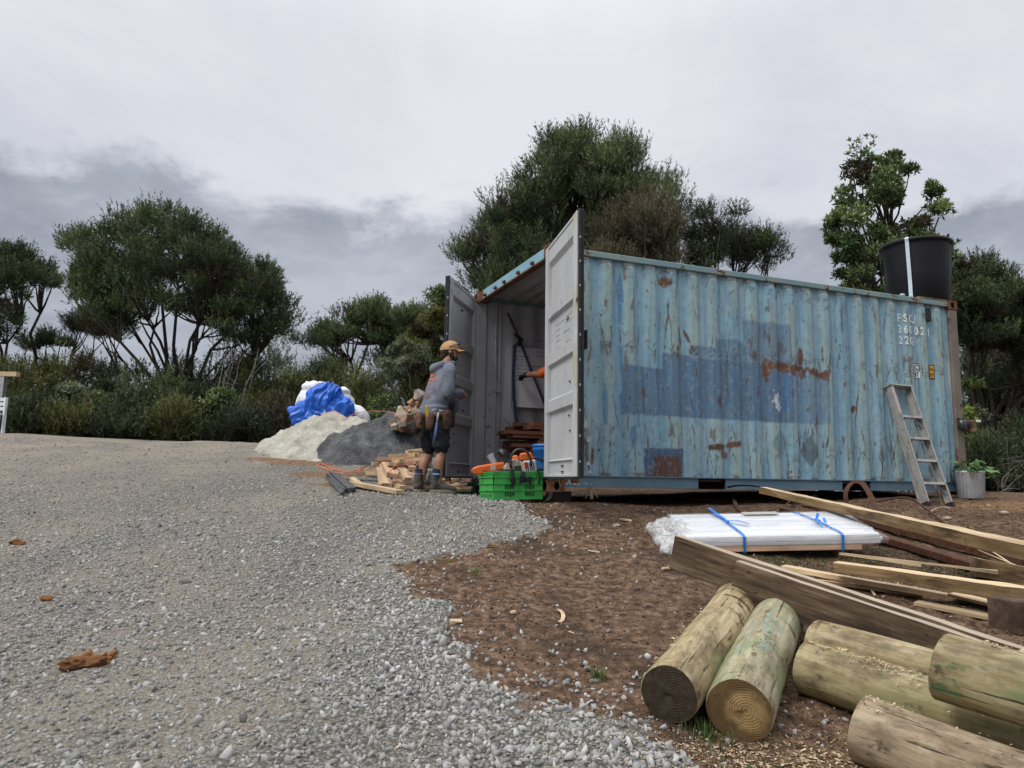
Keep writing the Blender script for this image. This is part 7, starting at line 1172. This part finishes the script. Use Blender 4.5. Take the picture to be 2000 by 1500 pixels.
def curve(p0, p1, bow, n=7):
    t = np.linspace(0, 1, n)[:, None]; c = p0*(1-t)+p1*t; c = c+bow*np.sin(t*np.pi)*(1-t*.3); c[1:-1] += rng.normal(0, np.linalg.norm(p1-p0)*.012, (n-2, 3)); return c
def tree(name, label, poly, d, base, nc, rp, flat, nst, mat_, n=150, nb=8, L=.20, wd=.0065, style='needle', thick=.42, up=.8, spread=.25, r0=.09, group='trees around the yard', twig=5, cat='tree', z0=None, tone=(.3, .75), barkm=None, cover=1.):
    poly = np.array(poly, float); lo, hi = poly.min(0), poly.max(0); W = (hi[0]-lo[0])/FPX*d; mid = (lo[0]+hi[0])/2; cs = []; tries = 0; sp = rp*.6
    while len(cs) < nc and tries < 9000:
        tries += 1; q = rng.uniform(lo, hi)
        if sdist(q[None], poly)[0] < rp*.55: continue
        dz = rng.uniform(-1, 1)*thick*W*math.sqrt(max(.05, 1-((q[0]-mid)/((hi[0]-lo[0])/2+1))**2)); c = at(q[0], q[1], d+dz)
        if all(np.linalg.norm((c-o)*[1, 1, 1/flat]) > sp/FPX*d for o in cs): cs.append(c)
        if tries % 600 == 0: sp *= .88
    C = np.array(cs); rw = rp/FPX*d; lj = np.exp(rng.normal(-.08, .28, len(C))); Rd = np.c_[rw*rng.uniform(.8, 1.25, (len(C), 2))*lj[:, None], rw*flat*rng.uniform(.8, 1.2, len(C))*lj]; tn = rng.uniform(*tone, len(C)); tn[rng.random(len(C)) < .05] = .0
    nn_, mm_ = (int(n*.52), int(nb*2)) if style == 'needle' else (n, nb); V, F, t = tufts(C, Rd, nn_, L, wd*(1.25 if style == 'needle' else 1), mm_, style, tn, up); bp = at(base[0], base[1], d); bz = gm(bp[0], bp[1])-.1 if z0 is None else z0; bp[2] = bz
    T = thing(name, label, cat, bp, group=group); cr = link('crown', raw_mesh('crown', V-bp, F, M_fol[mat_], {'tone': t}), T); b = MB()
    if nst:
        # stems fan from the base to well spread clumps, the rest branch off the nearest stem
        idx = [int(np.argmax(C[:, 0]))]; 
        while len(idx) < min(nst, len(C)): idx.append(int(np.argmax(np.min(np.linalg.norm((C[:, None]-C[idx][None])*[1, 1, .6], axis=-1), 1))))
        paths = []
        for j in idx:
            off = np.array([rng.normal(0, spread), rng.normal(0, spread), 0]); p0 = bp+off; p1 = C[j]-[0, 0, Rd[j, 2]*.4]; h = p1-p0; bow = np.array([-h[0]*.16, -h[1]*.16, abs(h[2])*.05]); bow[:2] += rng.normal(0, .12, 2); pt = curve(p0, p1, bow, 9); paths.append(pt); rr_ = r0*rng.uniform(.6, 1.05); b.tube(pt-bp, np.linspace(rr_, rr_*.22, 9), 7)
        for j in range(len(C)):
            if j in idx: continue
            bi = min(((np.linalg.norm(p[k]-C[j])+max(0, p[k][2]-C[j][2]+.1)*2, a, k) for a, p in enumerate(paths) for k in (3, 4, 5, 6)), key=lambda q: q[0]); p0 = paths[bi[1]][bi[2]]; b.tube(curve(p0, C[j], np.array([0, 0, -.08*np.linalg.norm(C[j]-p0)]), 6)-bp, np.linspace(r0*.42, r0*.12, 6), 5)
    for j in range(0, len(C), 2 if len(C) > 100 else 1):
        for _ in range(twig):
            dd_ = rng.normal(size=3); dd_[2] = abs(dd_[2])*.8; dd_ /= np.linalg.norm(dd_); b.tube(np.array([C[j]-[0, 0, Rd[j, 2]*.3], C[j]+dd_*Rd[j]*.5, C[j]+dd_*Rd[j]*.98])-bp, [r0*.10, r0*.07, r0*.03], 3, cap=False)
    obj('trunk', b, barkm or M_bark, T, True); return T
tree('kanuka_tree', 'big umbrella shaped dark green tree with many fanning stems at the left', [(112, 482), (150, 442), (215, 428), (265, 403), (330, 398), (385, 425), (430, 447), (470, 487), (520, 502), (548, 545), (580, 592), (576, 640), (545, 668), (500, 700), (455, 690), (420, 662), (350, 622), (290, 628), (240, 655), (185, 662), (122, 645), (150, 600), (125, 545), (140, 510)], 18, (352, 815), 250, 27, .55, 16, 'kanuka_leaf', 84, 8, .16, .0085, spread=.13, r0=.075, thick=.36)
tree('kanuka_tree', 'leaning dark green tree cut by the left edge of the photo', [(-160, 470), (0, 482), (60, 472), (95, 505), (135, 540), (138, 600), (95, 625), (55, 590), (30, 640), (0, 690), (-160, 700)], 19.5, (35, 790), 110, 26, .5, 6, 'kanuka_leaf', 95, 8, .17, .0088, spread=.3, r0=.085)
tree('kanuka_tree', 'slender dark trunks under a flat leaf pad, left of the umbrella tree', [(118, 640), (150, 608), (240, 600), (262, 645), (225, 672), (140, 668)], 21, (195, 800), 14, 26, .42, 7, 'dark_leaf', 150, 8, .2, .007, spread=.75, r0=.06)
tree('kanuka_tree', 'small tree with two flat leaf pads between the left edge and the slender trunks', [(40, 665), (100, 640), (140, 650), (120, 690), (60, 700)], 20, (95, 790), 6, 18, .4, 4, 'kanuka_leaf', 120, 8, .18, .006, spread=.15, r0=.05)
tree('kanuka_tree', 'layered dark olive tree in the middle distance above the blue tarpaulin', [(600, 655), (640, 622), (680, 600), (722, 584), (758, 588), (772, 605), (800, 592), (850, 603), (872, 640), (820, 690), (760, 705), (715, 668), (650, 690), (610, 690)], 23, (700, 800), 120, 20, .5, 9, 'kanuka_leaf', 90, 7, .18, .0095, spread=.5, r0=.085, tone=(.4, .8))
tree('leafy_tree', 'yellow green bushy tree just left of the ajar door', [(780, 700), (805, 640), (838, 600), (868, 585), (890, 640), (892, 790), (820, 800), (785, 760)], 15.5, (838, 860), 34, 24, .8, 5, 'manuka_leaf', 130, 7, .12, .010, style='leaf', r0=.05, tone=(.5, .9))
tree('leafy_tree', 'thin sprig of light leaves against the sky beside the ajar door', [(832, 600), (850, 560), (880, 545), (892, 600), (880, 640), (840, 640)], 16.5, (862, 860), 12, 16, .9, 3, 'broad_leaf', 55, 6, .10, .014, style='leaf', r0=.03, tone=(.4, .9))
tree('shrub_tree', 'grey green round topped small tree with pale stems left of the man', [(735, 720), (745, 675), (780, 655), (820, 660), (840, 700), (830, 745), (770, 755)], 14.2, (787, 850), 26, 20, .7, 6, 'grey_green_leaf', 110, 7, .07, .009, style='leaf', r0=.035, barkm=M_dead, tone=(.3, .8))
tree('kanuka_tree', 'tall feathery dark green tree rising behind the container door', [(868, 515), (900, 478), (945, 435), (955, 392), (1008, 352), (1045, 305), (1070, 250), (1130, 243), (1200, 258), (1245, 288), (1275, 340), (1325, 345), (1345, 420), (1335, 520), (1150, 600), (1040, 590), (960, 600), (905, 572), (880, 545)], 14.5, (1150, 900), 240, 30, .9, 9, 'kanuka_leaf', 105, 8, .16, .0066, thick=.33, up=1.0, r0=.10, tone=(.3, .75), twig=6)
tree('manuka_tree', 'brownish olive twiggy tree between the door and the sparse trees', [(1150, 450), (1200, 392), (1260, 376), (1325, 402), (1345, 470), (1330, 545), (1160, 540)], 12.6, (1250, 900), 34, 30, .85, 6, 'brown_manuka_leaf', 150, 8, .13, .0045, thick=.3, up=.8, r0=.045, twig=9, tone=(.35, .8))
tree('manuka_tree', 'sparse open topped tree with dark thin trunks behind the container roof', [(1405, 430), (1440, 392), (1500, 425), (1525, 490), (1505, 545), (1410, 520)], 14.8, (1425, 850), 22, 27, .7, 6, 'kanuka_leaf', 75, 8, .15, .006, thick=.3, r0=.05, twig=9, tone=(.2, .6))
tree('manuka_tree', 'thin see through tree next to the brownish olive one', [(1325, 430), (1365, 398), (1415, 400), (1430, 450), (1410, 540), (1330, 540)], 14.3, (1375, 850), 18, 26, .75, 5, 'kanuka_leaf', 85, 8, .15, .006, thick=.3, r0=.045, twig=9, tone=(.2, .65))
tree('broadleaf_tree', 'broad leaved green tree rising behind the black tub', [(1605, 480), (1612, 405), (1645, 345), (1680, 278), (1725, 285), (1765, 305), (1808, 340), (1850, 385), (1868, 470), (1858, 590), (1640, 600), (1610, 555)], 13.6, (1745, 900), 100, 22, .9, 8, 'broad_leaf', 34, 8, .11, .018, style='leaf', thick=.36, r0=.06, twig=6, tone=(.35, .95))
tree('kanuka_tree', 'dark layered tree at the right edge beyond the rusty corner post', [(1850, 580), (1868, 502), (1915, 498), (1965, 520), (1992, 552), (2080, 530), (2080, 800), (1985, 770), (1960, 690), (1905, 700), (1858, 660)], 15, (1935, 960), 150, 25, .5, 7, 'kanuka_leaf', 100, 8, .15, .0085, r0=.085, tone=(.2, .65))
tree('kanuka_tree', 'darker tree filling the gap low behind the right edge', [(1870, 700), (1930, 640), (2100, 640), (2100, 900), (1880, 900)], 18.5, (1990, 960), 64, 36, .7, 6, 'dark_leaf', 130, 8, .24, .009, r0=.08, tone=(.1, .5))
def bush(label, cx, top, wpx, d, m, style='needle', n=130, nb=7, L=.17, wd=.007, nc=None, low=.0, name='shrub', grp='shrubs along the edge of the yard', tone=(.25, .8), dep=.7):
    bp = at(cx, 850, d); bp[2] = gm(bp[0], bp[1]); H = at(cx, top, d)[2]-bp[2]; w_ = wpx/FPX*d/2; nc = nc or int(16+w_*H*4); r = min(.42, .36*w_+.08); cs = []
    for i in range(nc):
        a = rng.uniform(0, 6.28); q = math.sqrt(rng.random()); h = rng.uniform(low, 1)*(1-.38*q**2); cs.append([math.cos(a)*q*w_*(.95-.25*h), math.sin(a)*q*w_*dep, max(r*.4, h*(H-r*.7))])
    cs.append([0, 0, H-r*.8]); C = np.array(cs); Rd = np.c_[np.full((len(C), 2), r)*rng.uniform(.7, 1.2, (len(C), 1)), r*.85*rng.uniform(.7, 1.1, len(C))]
    n, nb = (int(n*.36), int(nb*2)) if style == 'needle' else (n, nb); V, F, t = tufts(C, Rd, n, L*.9, wd*1.12, nb, style, rng.uniform(*tone, len(C)), .9); T = thing(name, label, 'shrub', bp, group=grp); link('foliage', raw_mesh('foliage', V, F, M_fol[m], {'tone': t}), T); b = MB()
    for c in C[::2]: b.tube(np.array([[rng.normal(0, .08), rng.normal(0, .08), -.05], c*[.5, .5, .55], c]), [.022, .014, .005], 4, cap=False)
    obj('stems', b, M_bark, T, True); return T
BL = [('dark bushy tree crown behind the right side of the umbrella tree', 440, 652, 150, 22.5, 'dark_leaf'), ('dark green bushy tree crown left of the layered olive tree, behind', 520, 640, 150, 23, 'kanuka_leaf'), ('dark bush showing between the stems of the umbrella tree', 335, 690, 130, 21, 'dark_leaf'), ('dark bush low behind the slender trunks', 205, 700, 120, 22, 'dark_leaf'), ('black green bush behind the layered olive tree', 640, 655, 130, 25, 'dark_leaf'), ('tall dark bush behind the rusty corner post', 1900, 640, 120, 17.5, 'dark_leaf'), ('dark bush high at the right edge', 1985, 650, 130, 17.5, 'dark_leaf'),
      ('olive shrub at the left edge behind the white bench', 10, 700, 150, 15.5, 'manuka_leaf'), ('olive brown shrub below the leaning tree at the left', 85, 692, 130, 16.5, 'manuka_leaf'), ('pointed grey green shrub standing up against the sky left of the slender trunks', 112, 652, 62, 17.5, 'grey_green_leaf'), ('twiggy shrub with yellowing leaves under the slender trunks', 148, 690, 60, 17, 'brown_manuka_leaf'),
      ('shrub with tiny pale flower specks left of the big umbrella tree', 130, 738, 120, 14.8, 'grey_green_leaf'), ('low round olive shrub at the gravel edge, far left', 150, 780, 110, 14.2, 'manuka_leaf'), ('dark shrub in front of the low round olive one', 60, 775, 150, 14.3, 'dark_leaf'), ('second dark shrub along the gravel edge under the big umbrella tree', 240, 775, 140, 14.3, 'dark_leaf'),
      ('bright green shrub in front of the big umbrella tree trunk', 262, 708, 150, 16, 'kanuka_leaf'), ('shrub with light leaves right of the flower specked one', 195, 735, 90, 15, 'broad_leaf'), ('dark green shrub hiding the foot of the big umbrella tree', 325, 728, 120, 15.2, 'kanuka_leaf'), ('olive shrub on the gravel edge right of the big umbrella tree foot', 345, 780, 110, 14.2, 'manuka_leaf'),
      ('dark twiggy shrub between the umbrella tree and the glossy leaved shrub', 405, 705, 120, 16.5, 'dark_leaf'), ('glossy green broad leaved shrub left of the blue tarpaulin', 430, 750, 110, 14.8, 'broad_leaf'), ('low dark shrub left of the sand pile', 470, 795, 130, 14.4, 'dark_leaf'), ('olive feathery shrub above the glossy leaved one', 490, 700, 120, 17, 'manuka_leaf'),
      ('tall dark shrub under the right end of the umbrella crown', 560, 640, 120, 21, 'kanuka_leaf'), ('dark rounded shrub left of the layered olive tree', 605, 655, 90, 21, 'dark_leaf'), ('yellow olive feathery shrub directly behind the blue tarpaulin', 575, 715, 110, 16, 'manuka_leaf'), ('brownish shrub left of the tarpaulin at the foot of the bank', 540, 775, 110, 14.8, 'brown_manuka_leaf'),
      ('wide feathery olive shrub right of the blue tarpaulin', 690, 712, 130, 15.5, 'manuka_leaf'), ('green shrub behind the wide feathery one', 640, 700, 110, 17.5, 'manuka_leaf'), ('dark shrub filling below the layered olive tree', 720, 680, 130, 19, 'dark_leaf'), ('leafy shrub low behind the grit pile', 745, 768, 100, 14, 'broad_leaf'), ('yellow green shrub low behind the debris heap', 815, 740, 120, 14, 'manuka_leaf'),
      ('dark understorey shrub behind the debris heap', 850, 700, 130, 16.5, 'dark_leaf'), ('dark shrub at the far back left of the yard', 180, 698, 200, 18.5, 'dark_leaf'), ('dark shrub at the far back under the umbrella tree', 330, 712, 200, 18, 'dark_leaf'), ('dark shrub at the back of the bank, left of the tarpaulin', 480, 690, 190, 18.5, 'dark_leaf'), ('dark shrub at the far left back', 20, 700, 190, 18.5, 'dark_leaf'), ('dark shrub at the back behind the tarpaulin', 630, 705, 180, 18.5, 'dark_leaf'), ('dark back shrub behind the grey green small tree', 760, 720, 170, 18, 'dark_leaf'),
      ('yellow green leafy shrub just right of the rusty corner post', 1905, 735, 70, 13.5, 'lime_leaf'), ('grey green leafy shrub behind the wall lamp', 1905, 790, 110, 14, 'grey_green_leaf'), ('dark shrub behind the pot plant at the right', 1935, 850, 150, 12.6, 'dark_leaf'), ('olive shrub at the right edge above the dark one', 1990, 820, 130, 13.4, 'kanuka_leaf'), ('black green shrub at the right edge over the bank', 2010, 880, 160, 12.2, 'dark_leaf'), ('light leaved shrub between the dark trunks at the right', 1990, 760, 90, 16, 'grey_green_leaf')]
for a in BL:
    lf = a[5] in ('broad_leaf', 'grey_green_leaf', 'lime_leaf'); bush(*a, style='leaf' if lf else 'needle', n=70 if lf else (130 if a[5] == 'dark_leaf' else 105), nb=6 if lf else 7, L=.10 if lf else .18, wd=.016 if lf else .0085)
tag(bpy.data.objects['ground'], None, None)
# dead bleached branches
def dead(label, px, py, d, tips, r=.03, up=0):
    bp = at(px, py, d); bp[2] = max(gm(bp[0], bp[1]), bp[2]) if up else gm(bp[0], bp[1]); b = MB()
    for tx_, ty_ in tips:
        e = at(tx_, ty_, d+rng.normal(0, .2)); pt = curve(bp, e, np.array([rng.normal(0, .1), 0, .05]), 8)-bp; b.tube(pt, np.linspace(r*rng.uniform(.5, 1), r*.15, 8), 5)
        for k in (4, 6): b.tube(np.array([pt[k], pt[k]+rng.normal(0, .10, 3)+[0, 0, .10], pt[k]+rng.normal(0, .2, 3)+[0, 0, .22]]), [r*.3, r*.2, r*.08], 4)
    o = obj('dead_branch', b, M_dead, None, True); o.location = bp; return tag(o, label, 'branch', 'bleached dead branches')
dead('bleached dead shrub with bare branches right of the umbrella tree', 448, 770, 16, [(440, 690), (462, 678), (478, 690), (500, 700), (452, 676), (505, 680)], .035); dead('bare pale branches lying against the dark bank at the right edge', 1958, 950, 11.4, [(1990, 908), (2012, 916), (1978, 900)], .022); dead('low tangle of bare twigs right of the plant pot', 1950, 952, 11, [(1930, 925), (1985, 950), (1995, 958)], .014)
# thin weeds on the bank top
